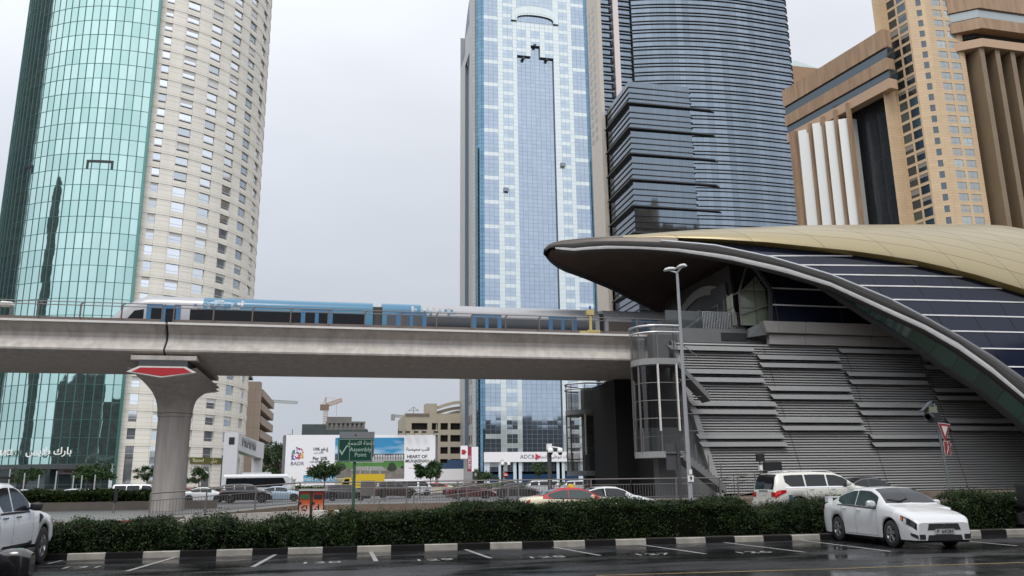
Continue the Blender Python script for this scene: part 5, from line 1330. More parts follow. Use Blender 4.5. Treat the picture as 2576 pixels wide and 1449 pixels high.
# little glazed pyramid and brown bracket behind
p = at(2003, 200, 420); t = thing('roof_pyramid', 'green glass pyramid roof peeping between the dark tower and brown hotel', 'roof', (p.x, 420, 0)); zz = at(2003, 152, 420).z; zb = at(2003, 188, 420).z
hw = (at(2040, 190, 420).x-at(1968, 190, 420).x)/2
b = MB(); 
for s in range(4):
    c = [(-hw, -hw), (hw, -hw), (hw, hw), (-hw, hw)]; b.face([(*c[s], zb), (*c[(s+1) % 4], zb), (0, 0, zz)], 0, [(0, 0), (2*hw, 0), (hw, 10)])
b.build('glass_pyramid', panelmat('pyramid glass', (.26, .36, .32), (.30, .40, .36), (.18, .22, .2), 2, 2, .08, rough=.1, metal=.7), t)
b = MB(); b.box(-hw, hw, -hw, hw, 0, zb); b.build('tower_shaft', mat('hotel brown stone', (.27, .165, .09), .6, var=.08), t)

# ---- tan hotel complex on the right
HO = (at(2368, 300, 180).x, 180.0)
t = thing('tan_hotel', 'tan and brown stone hotel tower with stepped window columns, white fins and overhanging brown galleries', 'hotel', (HO[0], 180, 0)); TO4 = Vector(t.location)
def un4(o): o.location = -TO4; return o
M_tanst = panelmat('tan hotel stone', (0.55, 0.40, 0.245), (0.60, 0.44, 0.275), (0.42, 0.30, 0.18), 3.0, 0.82, .035, rough=.65, streak=.12)
M_brst = mat('hotel brown stone', (.27, .165, .09), .6); M_hg = mat('hotel dark glass', (.09, .11, .125), .05, .8); M_hw = mat('hotel pale glass', (.30, .33, .33), .15, .4)
dirL = Vector((-math.sin(R_(11.3)), math.cos(R_(11.3)), 0)); nL = Vector((dirL.y, -dirL.x, 0))*-1
P3 = Vector((HO[0], 180, 0))
def onl(p, d, xpix, y=300):
    n = Vector((d.y, -d.x, 0)); q = hit(xpix, y, (p.x, p.y), (n.x, n.y)); return Vector((q.x, q.y, 0))
P2 = onl(P3, Vector((-.85, .5, 0)).normalized(), 2320); P1 = onl(P2, dirL, 2261); P0 = P1+Vector((-3.2, -.6, 0))
P0 = onl(P1, Vector((-1, -.12, 0)).normalized(), 2230)
P4 = onl(P3, Vector((1, -.04, 0)).normalized(), 2452); P5 = P4+Vector((1.0, 12, 0))
zt5 = at(2340, -150, 180).z; zr5 = at(2400, 300, 180).z; FH = 3.28
def seg_frames(a, c):
    d = (c-a).normalized(); n = Vector((d.y, -d.x, 0))
    return lambda u, dd: (a.x+d.x*u-n.x*dd, a.y+d.y*u-n.y*dd)
def seg(a, c, wcols, whi, wlo, nm, wm, par=None, wname='window', mul=None, skip=lambda k: False):
    L = (c-a).length; us = [0.0]; wi = set()
    for x, y in wcols: us.append(x*L); wi.add(len(us)-1); us.append(y*L)
    us.append(L)
    zs = [0.0]; rw = set(); k = 0; zc_ = zr5 % FH
    while zc_+k*FH < zt5-2:
        z = zc_+k*FH
        if z+wlo > .5: zs += [z+wlo, z+whi]; rw.add(len(zs)-2)
        k += 1
    zs.append(zt5)
    facade(seg_frames(a, c), us, zs, lambda i, j: 1 if (j in rw and i in wi) else 0, M_tanst, t, wm, inset=.12, par=t, wallname=nm, wname=wname, mullion=mul, maxw=30)
W1 = [M_hg, M_brst, M_brst, M_hg, mat('hotel teal glass', (.13, .17, .18), .06, .85), mat('hotel blind', (.22, .2, .17), .7)]; W2 = [M_hw, mat('tan line', (.5, .36, .24), .6), M_brst, mat('hotel pale glass bright', (.38, .41, .41), .12, .5), M_hw, mat('hotel blind pale', (.40, .37, .32), .7)]
seg(P0, P1, [], 1, -1, 'stone_column', W1)
seg(P1, P2, [(.10, .47), (.55, .93)], 1.25, -1.2, 'side_wall', W1, mul=None)
seg(P2, P3, [(.50, .78)], .95, -.95, 'chamfer_wall', [M_hg, M_brst, M_brst])
seg(P3, P4, [(.20, .47), (.56, .84)], 1.1, -1.05, 'front_wall', W2, mul=.03)
b = MB(); wallq(b, P4.x, P4.y, P5.x, P5.y, 0, zt5); un4(b.build('return_wall', M_tanst, t))
for o in list(kids(t)):
    if o.location.length < 1e-6: o.location = -TO4
# left wing: dark glass recess, white fins, brown galleries along dirL
def hx_(xp, y, a, d): n = Vector((d.y, -d.x, 0)); return hit(xp, y, (a.x, a.y), (n.x, n.y))
A_ = P1+dirL*.2; LW = 135.0
for q_ in range(20, 400):
    pp_ = P0+dirL*(q_*.5)
    if px((pp_.x, pp_.y, 90))[0] < 2000: LW = q_*.5; break

b = MB(); far = A_+dirL*LW; b.face([(A_.x, A_.y, 0), (far.x, far.y, 0), (far.x, far.y, zt5-40), (A_.x, A_.y, zt5-40)][::-1], 0, [(0, 0), (130, 0), (130, 90), (0, 90)][::-1])
un4(b.build('recessed_glazing', panelmat('hotel recess glass', (0.035, 0.04, 0.045), (0.05, 0.055, 0.06), (0.02, 0.02, 0.02), 1.8, 3.28, .04, rough=.05, metal=.35, tilt=.03), t))
offn = Vector((-dirL.y, dirL.x, 0))   # towards the left, out of the wing face
G = P0+offn*0.4
tops = [((2236, 75), (2236, 115)), ((2240, 120), (2240, 142))]
def gallery(ya, yb, yc, yd, out, m, nm, a=None):
    """band along the wing between photo heights ya..yb at x=2236 (near end)"""
    a = P0-dirL*2.0+offn*out; z0_ = hx_(2236, yb, a, dirL).z; z1_ = hx_(2236, ya, a, dirL).z; e = a+dirL*(LW+2)
    b = MB(); s = a-dirL*1.5
    b.slab([(s.x, s.y, z0_), (e.x, e.y, z0_), (e.x, e.y, z1_), (s.x, s.y, z1_)], (-offn.x*3, -offn.y*3, 0)); return un4(b.build(nm, m, t)), z0_, z1_
M_bst2 = mat('streaked brown stone', (.23, .135, .072), .6, col2=(.36, .24, .145), vs=.8, stretch=(1, 1, .12))
_, za_, zb_ = gallery(62, 112, 0, 0, 1.2, M_bst2, 'upper_gallery')
gallery(112, 140, 0, 0, .6, M_hg, 'gallery_windows'); gallery(140, 172, 0, 0, 1.1, M_bst2, 'middle_gallery'); gallery(172, 196, 0, 0, .5, M_hg, 'gallery_windows'); gallery(196, 222, 0, 0, 1.0, mat('tan ledge', (.42, .28, .18), .6), 'lower_ledge')
# four pale fins between brown posts under the gallery
zf5 = hx_(2236, 235, P0, dirL).z
for k, (xa, xb) in enumerate(((2012, 2048), (2053, 2083), (2087, 2116), (2121, 2150))):
    pA_, pB_ = hx_(xa, 420, P0+offn*.3, dirL), hx_(xb, 420, P0+offn*.3, dirL)
    zt_f = min(hx_(xa, 322-6*k, P0+offn*.3, dirL).z, zf5+2)
    b = MB(); mid = (pA_+pB_)/2+offn*2.2
    b.prism([(pB_.x, pB_.y), (mid.x, mid.y), (pA_.x, pA_.y), (pA_.x-offn.x*3, pA_.y-offn.y*3), (pB_.x-offn.x*3, pB_.y-offn.y*3)], 0, zt_f)
    un4(b.build('pale_fin', mat('white mirrored bay', (.62, .62, .58), .35, .3), t))
    q = hx_(xb+1, 420, P0+offn*1.2, dirL); b = MB(); b.bar((q.x, q.y, 0), (q.x, q.y, zf5+3), .9, 1.2); un4(b.build('brown_post', M_bst2, t))
q = hx_(2006, 420, P0+offn*1.4, dirL); b = MB(); b.bar((q.x, q.y, 0), (q.x, q.y, zf5+3), 2.4, 2.4); un4(b.build('brown_post', M_bst2, t))
# right wing: galleries along the front and deep brown fins
dR = Vector((1, .02, 0)).normalized(); a = P4+Vector((-.3, -3.5, 0))
def galR(ya, yb, out, m, nm):
    s = Vector((a.x, a.y-out, 0)); z1_ = hit(2440, ya, (s.x, s.y), (0, 1)).z; z0_ = hit(2440, yb, (s.x, s.y), (0, 1)).z; e = s+dR*70
    c1 = s+Vector((-3.2, 4.5, 0))
    b = MB(); b.prism([(c1.x, c1.y), (s.x+3.2, s.y), (e.x, e.y), (e.x, e.y+14), (c1.x, c1.y+10)], z0_, z1_); un4(b.build(nm, m, t)); return z0_
galR(-60, 16, 1.0, M_bst2, 'upper_gallery'); galR(16, 40, .4, M_hw, 'gallery_windows'); galR(40, 66, 1.0, M_bst2, 'middle_gallery'); galR(66, 92, -2.0, M_hg, 'gallery_windows'); zu = galR(92, 112, .4, mat('tan ledge', (.42, .28, .18), .6), 'lower_ledge')
b = MB(); s = P4+Vector((.5, 10, 0)); b.face([(s.x, s.y, 0), (s.x+70, s.y+2, 0), (s.x+70, s.y+2, zu), (s.x, s.y, zu)], 0, [(0, 0), (70, 0), (70, 90), (0, 90)]); un4(b.build('recessed_glazing', MATS['hotel recess glass'], t))
for k in range(9):
    b = MB(); x = P4.x+2.2+k*5.2; b.box(x, x+1.5, 176.5+k*.1, 192, 0, zu); un4(b.build('deep_fin', mat('brown deep fin', (.19, .135, .08), .6, var=.08, vs=.2), t))
for k in range(6):
    b = MB(); x = P4.x+4.6+k*5.2; b.box(x, x+.5, 180, 180.4, 0, zu-8-k*1.5); un4(b.build('bright_strip', M_steel, t))
# ---- buildings on the photographer's side of the road, met only in the mirror glass
def back_block(x, y, w, d, h, lab, col):
    t = thing('office_block', lab, 'building', (x, y, 0), group='office blocks behind the viewpoint')
    m1 = panelmat('back wall '+lab[:9], col, tuple(c*.8 for c in col), tuple(c*.25 for c in col), 3.2, 3.4, .5, rough=.4, tilt=.01)
    b = MB()
    for (xa, ya, xb, yb) in ((-w/2, d/2, w/2, d/2), (w/2, d/2, w/2, -d/2), (w/2, -d/2, -w/2, -d/2), (-w/2, -d/2, -w/2, d/2)): wallq(b, xa, ya, xb, yb, 0, h)
    b.face([(-w/2, -d/2, h), (w/2, -d/2, h), (w/2, d/2, h), (-w/2, d/2, h)], 0, [(0, 0)]*4); b.build('walls', m1, t)
for args in ((-165, -62, 90, 30, 50, 'dark stone office block seen only mirrored in the green tower', (.10, .10, .10)), (-82, -60, 72, 30, 46, 'grey office block seen only mirrored in the glass towers', (.09, .10, .10)), (-18, -66, 52, 30, 36, 'brown office block directly behind the viewpoint', (.12, .10, .085)), (45, -66, 56, 30, 32, 'low dark office block behind the parking', (.08, .09, .10)), (120, -66, 70, 30, 38, 'tall grey office block behind and right of the viewpoint', (.10, .10, .11)), (-190, 85, 20, 20, 108, 'slim dark tower left of the picture mirrored in the green tower', (.05, .06, .065)), (-182, 214, 110, 90, 170, 'tall dark glass tower behind the green tower met only in its mirror edge', (.05, .06, .065))): back_block(*args)

# =================================================================== vehicles
def smooth_prof(keys, us, r=0.012):
    xs = [k[0] for k in keys]; ys = [k[1] for k in keys]
    acc = 0
    for q in (-2, -1, 0, 1, 2): acc = acc + np.interp(np.clip(us+q*r/2, 0, 1), xs, ys)*(1, 2, 3, 2, 1)[q+2]
    return acc/9
SPECS = {
 'sedan': dict(L=4.57, W=1.76, wr=.33, ax=(.205, .79), sill=.22, tyw=.21, tum=.42,
   top=[(0, .80), (.008, 1.03), (.10, 1.09), (.17, 1.11), (.26, 1.32), (.36, 1.46), (.46, 1.49), (.56, 1.47), (.64, 1.33), (.735, 1.05), (.80, .99), (.90, .89), (.96, .80), (.985, .72), (1, .62)],
   sh=[(0, .78), (.02, .95), (.12, .99), (.30, .97), (.72, .90), (.80, .86), (.9, .80), (.96, .74), (.985, .68), (1, .59)],
   w=[(0, .72), (.012, .80), (.06, .85), (.18, .88), (.8, .88), (.9, .87), (.955, .83), (.985, .77), (1, .69)],
   win=[(.225, .42), (.43, .655)], ws=(.575, .725), rw=(.185, .335)),
 'suv': dict(L=5.16, W=1.99, wr=.40, ax=(.20, .80), sill=.34, tyw=.26, tum=.27,
   top=[(0, 1.0), (.006, 1.22), (.015, 1.45), (.035, 1.78), (.06, 1.87), (.16, 1.92), (.40, 1.94), (.56, 1.90), (.63, 1.76), (.73, 1.34), (.80, 1.27), (.93, 1.17), (.98, 1.02), (1, .72)],
   sh=[(0, .98), (.01, 1.16), (.06, 1.21), (.3, 1.22), (.72, 1.23), (.80, 1.17), (.93, 1.06), (.98, .92), (1, .68)],
   w=[(0, .88), (.01, .92), (.06, .96), (.15, .99), (.85, .99), (.94, .95), (.985, .87), (1, .78)],
   win=[(.10, .27), (.285, .47), (.485, .665)], ws=(.59, .725), rw=(.004, .048)),
 'pickup': dict(L=5.35, W=1.87, wr=.40, ax=(.215, .805), sill=.46, tyw=.26, tum=.30,
   top=[(0, .9), (.006, 1.14), (.27, 1.15), (.285, 1.20), (.305, 1.62), (.325, 1.73), (.40, 1.78), (.50, 1.765), (.555, 1.66), (.655, 1.27), (.72, 1.21), (.90, 1.10), (.965, .98), (.985, .86), (1, .62)],
   sh=[(0, .88), (.01, 1.10), (.3, 1.12), (.70, 1.14), (.78, 1.10), (.90, 1.0), (.965, .88), (.985, .78), (1, .58)],
   w=[(0, .86), (.01, .90), (.05, .92), (.85, .93), (.93, .90), (.98, .80), (1, .70)],
   win=[(.325, .44), (.455, .62)], ws=(.53, .645), rw=(.295, .32)),
 'van': dict(L=4.7, W=1.70, wr=.31, ax=(.21, .83), sill=.24, tyw=.19, tum=.16,
   top=[(0, 1.2), (.006, 1.7), (.02, 1.92), (.05, 1.98), (.7, 1.98), (.80, 1.90), (.93, 1.22), (.975, 1.0), (.99, .8), (1, .6)],
   sh=[(0, 1.08), (.02, 1.12), (.8, 1.12), (.92, 1.04), (.975, .88), (1, .56)],
   w=[(0, .82), (.02, .85), (.9, .85), (.97, .80), (1, .72)],
   win=[(.06, .30), (.32, .58), (.63, .86)], ws=(.815, .925), rw=(.003, .022)),
}
SPECS['hatch'] = dict(SPECS['sedan'], L=4.3, top=[(0, .85), (.01, 1.1), (.03, 1.25), (.08, 1.42), (.16, 1.5), (.4, 1.55), (.56, 1.52), (.65, 1.36), (.745, 1.06), (.82, .98), (.91, .87), (.965, .74), (.985, .60), (1, .50)], win=[(.10, .38), (.39, .66)], rw=(.02, .085))
class CarGeo:
    def __init__(s, kind, zs=1.0):
        S = SPECS[kind]; s.S = S; s.L, s.W = S['L'], S['W']; s.zs = zs
    def ring(s, u):
        S = s.S; ua = np.array([u]); top = float(smooth_prof(S['top'], ua)[0]); sh = float(smooth_prof(S['sh'], ua)[0]); w = float(smooth_prof(S['w'], ua)[0])
        x = (u-.5)*s.L; zl = S['sill']
        for a in S['ax']:
            d = abs(u-a)*s.L; Ra = S['wr']+.065
            if d < Ra: zl = max(zl, S['wr']+math.sqrt(Ra*Ra-d*d))
        if u < .04: zl = max(zl, S['sill']+.06*(1-u/.04))
        if u > .97: zl = max(zl, S['sill']-.03)
        top = max(top, sh+.015); k = top-sh; wt = max(.25, w*.955-S['tum']*k)
        zm = max(.56*sh+.02, zl+.02); zb = max(sh-.10-.10*min(1, max(0, (u-.82)/.06)), zl+.05)
        zb = min(zb, sh-.015)
        P = [(w*.965, zl), (w*1.0, zm), (w*.99, zb), (w*.955, sh)]
        if k > .12: P += [(wt+.02, sh+.86*k), (wt-.07, sh+.955*k), (wt*.5, top-.012), (0, top)]
        else: P += [(w*.90, sh+.45*k), (w*.78, sh+.8*k), (w*.42, top-.004), (0, top)]
        return x, [(y, z) for y, z in P]
    def pt(s, u, v, side=1):
        x, P = s.ring(u); i = min(int(v), 6); f = v-i
        y = P[i][0]*(1-f)+P[i+1][0]*f; z = P[i][1]*(1-f)+P[i+1][1]*f
        return Vector((x, side*y, z))
    def patch(s, b, u0, u1, v0, v1, side=1, off=.006, nu=8, nv=3, m=0, vf=None):
        rows = []
        for i in range(nu+1):
            u = u0+(u1-u0)*i/nu; row = []
            a0_, a1_ = (v0, v1) if vf is None else vf(i/nu)
            for j in range(nv+1):
                v = a0_+(a1_-a0_)*j/nv; p = s.pt(u, v, side)
                e = s.pt(min(u+.004, 1), v, side)-s.pt(max(u-.004, 0), v, side); g = s.pt(u, min(v+.05, 6.99), side)-s.pt(u, max(v-.05, 0), side)
                n = g.cross(e)*side
                if n.length > 1e-9: n.normalize()
                row.append(p+n*off)
            rows.append(row)
        b.grid(rows, m, True)
def wheel(par, x, y, r, w, side, detail=True, arms=5):
    b = MB(); M = Matrix.Translation((x, y, r))
    b.lathe([(r*.62, -w/2), (r*.93, -w/2), (r, -w*.36), (r, w*.36), (r*.93, w/2), (r*.62, w/2), (r*.62, -w/2)], 28, 0, M, axis='Y')
    o = b.build('wheel', M_rub, par)
    b = MB(); yo = side*w/2
    b.lathe([(r*.64, yo*.98), (r*.60, yo*.80), (r*.56, yo*.55)], 28, 0, M, axis='Y')
    b.lathe([(r*.60, yo*.2), (.001, yo*.2)], 20, 1, M, axis='Y')
    if detail:
        for k in range(arms):
            a = 2*math.pi*k/arms+.3
            for da in (-.15, .15):
                p = Vector((x+r*.10*math.cos(a), y+yo*.78, r+r*.10*math.sin(a))); q = Vector((x+r*.60*math.cos(a+da), y+yo*.86, r+r*.60*math.sin(a+da)))
                b.bar(p, q, .035, .045)
    b.lathe([(r*.15, yo*.9), (.001, yo*.92)], 12, 0, M, axis='Y')
    b.build('rim', [M_rim, M_black], o)
def car(kind, name, label, cat, paint, loc=(0, 0, 0), rz=0, group=None, far=False, glass=None, zs=1.0, roofpaint=None, rails=False, extras=True, N=84):
    t = thing(name, label, cat, loc, rz, group); G = CarGeo(kind); S = G.S; L, W = S['L'], S['W']; glass = glass or M_dglass
    if zs != 1.0: t.scale = (1, 1, zs)
    us = sorted(set(list(np.linspace(0, 1, N if not far else 44)) + [a+d*(S['wr']+.06)/L for a in S['ax'] for d in np.linspace(-1.02, 1.02, 15)]))
    b = MB(); rows = []
    for u in us:
        x, P = G.ring(u); rows.append([(x, -y, z) for y, z in P]+[(x, y, z) for y, z in P[-2::-1]])
    ng = len(rows[0])
    def mf(i, j):
        jj = min(j, ng-2-j)
        return 1 if (roofpaint and jj >= 3 and S['rw'][0]-.02 < us[i] < S['ws'][1]) else 0
    b.grid(rows, 0, True, mf=mf); b.face(rows[0], 0); b.face(rows[-1][::-1], 0)
    body = b.build('body', [paint]+([roofpaint] if roofpaint else []), t)
    b = MB(); b.box(-L/2+.12, L/2-.12, -W/2+.14, W/2-.14, S['sill']-.06, .72); 
    b.box(-L/2+.2, L/2-.3, -W/2+.1, W/2-.1, S['sill']-.03, S['sill']+.12); b.build('underbody', M_black, t)
    for a in S['ax']:
        for sd in (-1, 1): wheel(t, (a-.5)*L, sd*(W/2-S['tyw']/2-.015), S['wr'], S['tyw'], sd, detail=not far)
    for sd in (-1, 1):
        for i, (wa, wb) in enumerate(S['win']):
            b = MB()
            def vf(f, wa=wa, wb=wb, i=i):
                u = wa+(wb-wa)*f; lo = 3.10; hi = 3.93
                if i == 0 and f < .25: lo = 3.10+.35*(1-f/.25)
                return lo, hi
            G.patch(b, wa, wb, 3.1, 3.93, sd, .008, 10, 3, vf=vf); b.build('side_window', glass, t)
    b = MB(); 
    for sd in (-1, 1): G.patch(b, S['ws'][0], S['ws'][1], 4.75, 6.99, sd, .008, 8, 6)
    b.build('windscreen', glass, t)
    b = MB()
    for sd in (-1, 1): G.patch(b, S['rw'][0], S['rw'][1], 4.8, 6.99, sd, .008, 5, 6)
    b.build('rear_window', glass, t)
    # lights
    for sd in (-1, 1):
        b = MB(); sdn = kind in ('sedan', 'hatch')
        G.patch(b, .895 if kind != 'van' else .93, .993 if sdn else .985, 1.8, 2.98, sd, .01, 8, 3, vf=(lambda f: (2.45-.35*min(1, f*1.6), 2.97-.1*f)) if sdn else (lambda f: (2.15+.35*(1-f), 2.98))); b.build('headlight', M_dglass if (sdn and not far) else M_lampglass, t)
        if kind == 'suv' and not far: continue
        b = MB(); G.patch(b, 0.0, .045, 1.9, 2.97, sd, .01, 3, 2)
        xr, P = G.ring(0.0); b.box(xr-.012, xr+.01, sd*P[2][0]-.0 if sd < 0 else P[2][0]-.26, sd*P[2][0]+.26 if sd < 0 else P[2][0], P[3][1]-.22, P[3][1]-.03); b.build('tail_light', M_tail, t)
    if far: return t
    # door seams, handles, mirrors
    b = MB()
    seams = {'sedan': (.245+.02, .43, .66), 'suv': (.28, .478, .69), 'pickup': (.315, .447, .66), 'hatch': (.27, .4, .67), 'van': (.3, .6, .87)}[kind]
    for sd in (-1, 1):
        for u in seams: G.patch(b, u-.0011, u+.0011, .12, 3.0, sd, .002, 1, 8)
        G.patch(b, seams[0], seams[-1], .10, .13, sd, .003, 10, 1)
    b.build('panel_gaps', M_black, t)
    for sd in (-1, 1):
        for u in (seams[0]+.02, seams[1]+.02) if kind != 'pickup' else (seams[0]+.02, seams[1]+.02):
            p = G.pt(u+.022, 2.35, sd); b = MB(); b.tube([p+Vector((-.1, sd*.012, 0)), p+Vector((-.05, sd*.045, 0)), p+Vector((.05, sd*.045, 0)), p+Vector((.1, sd*.012, 0))], .014, n=6); b.build('door_handle', M_chrome if kind == 'suv' else (M_black if kind == 'pickup' else paint), t)
        um = S['win'][-1][1]-.012; p = G.pt(um, 3.25, sd)
        b = MB(); c = p+Vector((.02, sd*.15, .05)); P_ = []
        for q in range(7):
            f = q/6; P_.append((c.x, c.y-sd*.11+sd*.22*f, c.z))
        rs = [.06, .085, .095, .1, .1, .092, .07]
        rows = []
        for pt_, rr in zip(P_, rs): rows.append([(pt_[0]+rr*.72*math.copysign(abs(math.cos(2*math.pi*j/16))**.6, math.cos(2*math.pi*j/16)), pt_[1], pt_[2]+rr*.88*math.copysign(abs(math.sin(2*math.pi*j/16))**.6, math.sin(2*math.pi*j/16))) for j in range(16)])
        b.grid(rows, 0, True, closed=True); b.face(rows[0]); b.face(rows[-1]); b.bar(p, c, .05, .04)
        b.build('wing_mirror', paint if kind != 'pickup' else M_black, t)
        b = MB(); G.patch(b, S['win'][0][0]-.005, S['win'][-1][1]+.004, 2.99, 3.07, sd, .010, 14, 1); b.build('window_trim', M_chrome if kind in ('suv',) else M_black, t)
    # front face: grille and intakes
    xf = L/2
    if kind == 'sedan' and extras:
        b = MB(); G.patch(b, .0, .0, 0, 1, 1) if False else None
        def fq(b, y0, y1, z0, z1, x=xf, m=0, dx=.0, dxo=0.0, tb=1.0):
            b.slab([(x-dx-dxo, y0*tb, z0), (x-dx, y1*tb, z0), (x-dx, y1, z1), (x-dx-dxo, y0, z1)], (-.03, 0, 0), m)
        b = MB(); b.slab([(xf+.012, -.45, .465), (xf+.012, .45, .465), (xf+.002, .40, .61), (xf+.002, -.40, .61)], (-.05, 0, 0)); b.build('upper_grille', M_black, t)
        b = MB(); b.slab([(xf+.02, -.48, .215), (xf+.02, .48, .215), (xf+.02, .44, .345), (xf+.02, -.44, .345)], (-.05, 0, 0)); b.build('lower_grille', M_black, t)
        for sd in (-1, 1):
            b = MB(); b.slab([(xf+.004, sd*.52, .27), (xf-.03, sd*.74, .29), (xf-.03, sd*.745, .37), (xf+.004, sd*.50, .37)], (-.05, 0, 0)); b.__init__(); G.patch(b, .962, .997, .25, .85, sd, .012, 4, 2, vf=lambda f: (.55-.3*f, .85)); b.box(xf+.004, xf+.015, min(sd*.53, sd*.69), max(sd*.53, sd*.69), .25, .36); b.build('fog_recess', M_black, t)
        b = MB(); b.slab([(xf+.03, -.26, .365), (xf+.03, .26, .365), (xf+.03, .26, .485), (xf+.03, -.26, .485)], (-.015, 0, 0)); pl = b.build('licence_plate', mat('plate grey', (.33, .33, .32), .5), t)
        o = text_mesh('plate_lettering', 'P  64284', .125, Matrix.Translation((xf+.035, 0, .425)) @ Matrix.Rotation(math.pi/2, 4, 'Z') @ Matrix.Rotation(math.pi/2, 4, 'X'), M_black, pl, depth=.001)
        b = MB()   # three diamond badge
        for a in (90, 210, 330):
            a = R_(a); c, s_ = math.cos(a), math.sin(a); d = .045; e = .022
            P = [(0, 0), (c*d-s_*e, s_*d+c*e), (2*c*d, 2*s_*d), (c*d+s_*e, s_*d-c*e)]
            b.slab([(xf+.02, y, .545+z*.8) for y, z in P], (-.01, 0, 0))
        b.build('badge', M_chrome, t)
        b = MB()   # rear spoiler
        b.box(-L/2+.02, -L/2+.24, -.70, .70, 1.16, 1.195); b.box(-L/2+.05, -L/2+.23, -.70, -.55, 1.03, 1.17); b.box(-L/2+.05, -L/2+.23, .55, .70, 1.03, 1.17); b.build('rear_spoiler', paint, t)
        b = MB()
        for y0 in (-.35, .25): b.bar(G.pt(.722, 6.4 if y0 < 0 else 6.0, -1)+Vector((0, 0, .03)), G.pt(.70, 5.2 if y0 < 0 else 6.9, -1)+Vector((0, 0, .03)), .02, .02)
        b.build('wiper', M_black, t)
        for sd in (-1, 1):
            b = MB(); G.patch(b, .897, .912, 2.45, 2.85, sd, .016, 2, 2); b.build('side_indicator', M_amber, t)
            b = MB(); G.patch(b, .918, .94, 2.2, 2.8, sd, .016, 3, 2); b.build('lamp_reflector', M_lampglass, t)
    elif kind == 'suv':
        xr = -L/2
        b = MB(); b.box(xr-.012, xr+.02, -.25, .25, .92, 1.06); b.build('licence_plate', mat('plate white', (.55, .55, .52), .5), t)
        b = MB(); b.box(xr-.03, xr+.02, -.33, .33, 1.085, 1.135); b.build('chrome_bar', M_chrome, t)
        b = MB(); b.box(xr-.02, xr+.1, -.12, .12, .42, .55); b.build('tow_hitch', M_black, t)
        b = MB(); b.box(xr-.06, xr+.15, -.88, .88, .40, .66); o = b.build('rear_bumper', paint, t)
        for sd in (-1, 1):
            b = MB(); b.tube([G.pt(.12, 5.2, sd)+Vector((0, 0, .05)), G.pt(.2, 5.2, sd)+Vector((0, 0, .07)), G.pt(.5, 5.2, sd)+Vector((0, 0, .07)), G.pt(.57, 5.2, sd)+Vector((0, 0, .03))], .022, n=6); b.build('roof_rail', M_chrome, t)
            b = MB(); G.patch(b, 0.001, .095, 1.5, 2.2, sd, .016, 6, 2, vf=lambda f: (1.35+.45*f, 2.25-.1*f)); y0_, y1_ = sorted((sd*.62, sd*.90)); b.box(xr-.015, xr+.01, y0_, y1_, .84, 1.04); b.build('tail_light', M_tail, t)
            b = MB(); G.patch(b, 0.004, .05, 1.7, 2.0, sd, .022, 3, 1); b.build('lit_lens', mat('lit red lens', (.8, .05, .05), .3), t)
    elif kind == 'pickup':
        for sd in (-1, 1):
            b = MB(); G.patch(b, .725, .765, 1.7, 2.7, sd, .014, 3, 3, vf=lambda f: (1.6+.3*f, 2.75-.3*f)); b.build('fender_vent', M_black, t)
            b = MB(); G.patch(b, .36, .665, .02, .32, sd, .012, 6, 1); b.build('side_step_trim', M_black, t)
            b = MB(); b.box(-L*.16, L*.18, sd*(W/2-.02)-.06, sd*(W/2-.02)+.06, .33, .40); b.build('side_step', M_rim, t)
        o = text_mesh('side_lettering', '3.2', .13, Matrix.Translation((.66*L-.5*L-.16, -W/2-.018, .50)) @ Matrix.Rotation(math.pi/2, 4, 'X'), M_black, t, depth=.002, bold=.01)
        b = MB(); b.box(-.55, .25, -.62, -.57, 1.82, 1.87); b.box(-.55, .25, .57, .62, 1.82, 1.87); b.build('roof_rail', M_black, t)
    return t
def gpos(x, y, z=0): p = atz(x, y, z); return (p.x, p.y, z)
P_white = M_wpaint
P_pearl = mat('paint pearl white', (.60, .585, .53), .25, .1, coat=.6)
P_cream = mat('paint taxi cream', (.62, .55, .40), .28, coat=.4); P_red = mat('paint taxi red', (.36, .012, .018), .35, coat=.15)
P_black = mat('paint black', (.012, .012, .013), .2, coat=.8); P_dgrey = mat('paint dark grey', (.04, .042, .045), .3, coat=.5); P_maroon = mat('paint maroon', (.08, .018, .024), .3, coat=.5)
P_blue = mat('paint pale blue', (.33, .42, .50), .3, .2, coat=.5); P_brown = mat('paint dark brown', (.045, .028, .026), .3, coat=.5)
# parked white sedan facing the viewer
fr, rr_ = atz(2253, 1378), atz(2118, 1360)
hd = math.atan2(-1, -.075)
fx_, fy_ = math.cos(hd), math.sin(hd)
rgt = Vector((math.sin(hd), -math.cos(hd)))  # right hand side of car
# front wheel visible is on the car's right side as it points at the viewer
cxy = Vector((fr.x, fr.y))-Vector((fx_, fy_))*(.79-.5)*4.57*.93 - rgt*(1.76/2-.1)*.93
car('sedan', 'parked_sedan', 'white sedan with rear spoiler and black grille parked nose out on the wet bays', 'car', P_white, (cxy.x, cxy.y, .005), hd, N=120).scale = (.915, .92, .95)
# white large suv, tail to the viewer
suvp = at(1990, 1230, 37.4)
car('suv', 'parked_suv', 'pearl white large suv with lit red tail light behind the hedge', 'suv', P_pearl, (at(2058, 1240, 35.2).x, 35.2, .004), R_(3)).scale = (1.1, 1.02, 1)
car('sedan', 'parked_car', 'dark car mostly hidden between the pearl suv and the louvred wall', 'car', P_dgrey, (at(2180, 1215, 40.5).x, 40.6, .004), R_(3), glass=M_dglass, zs=1.12)
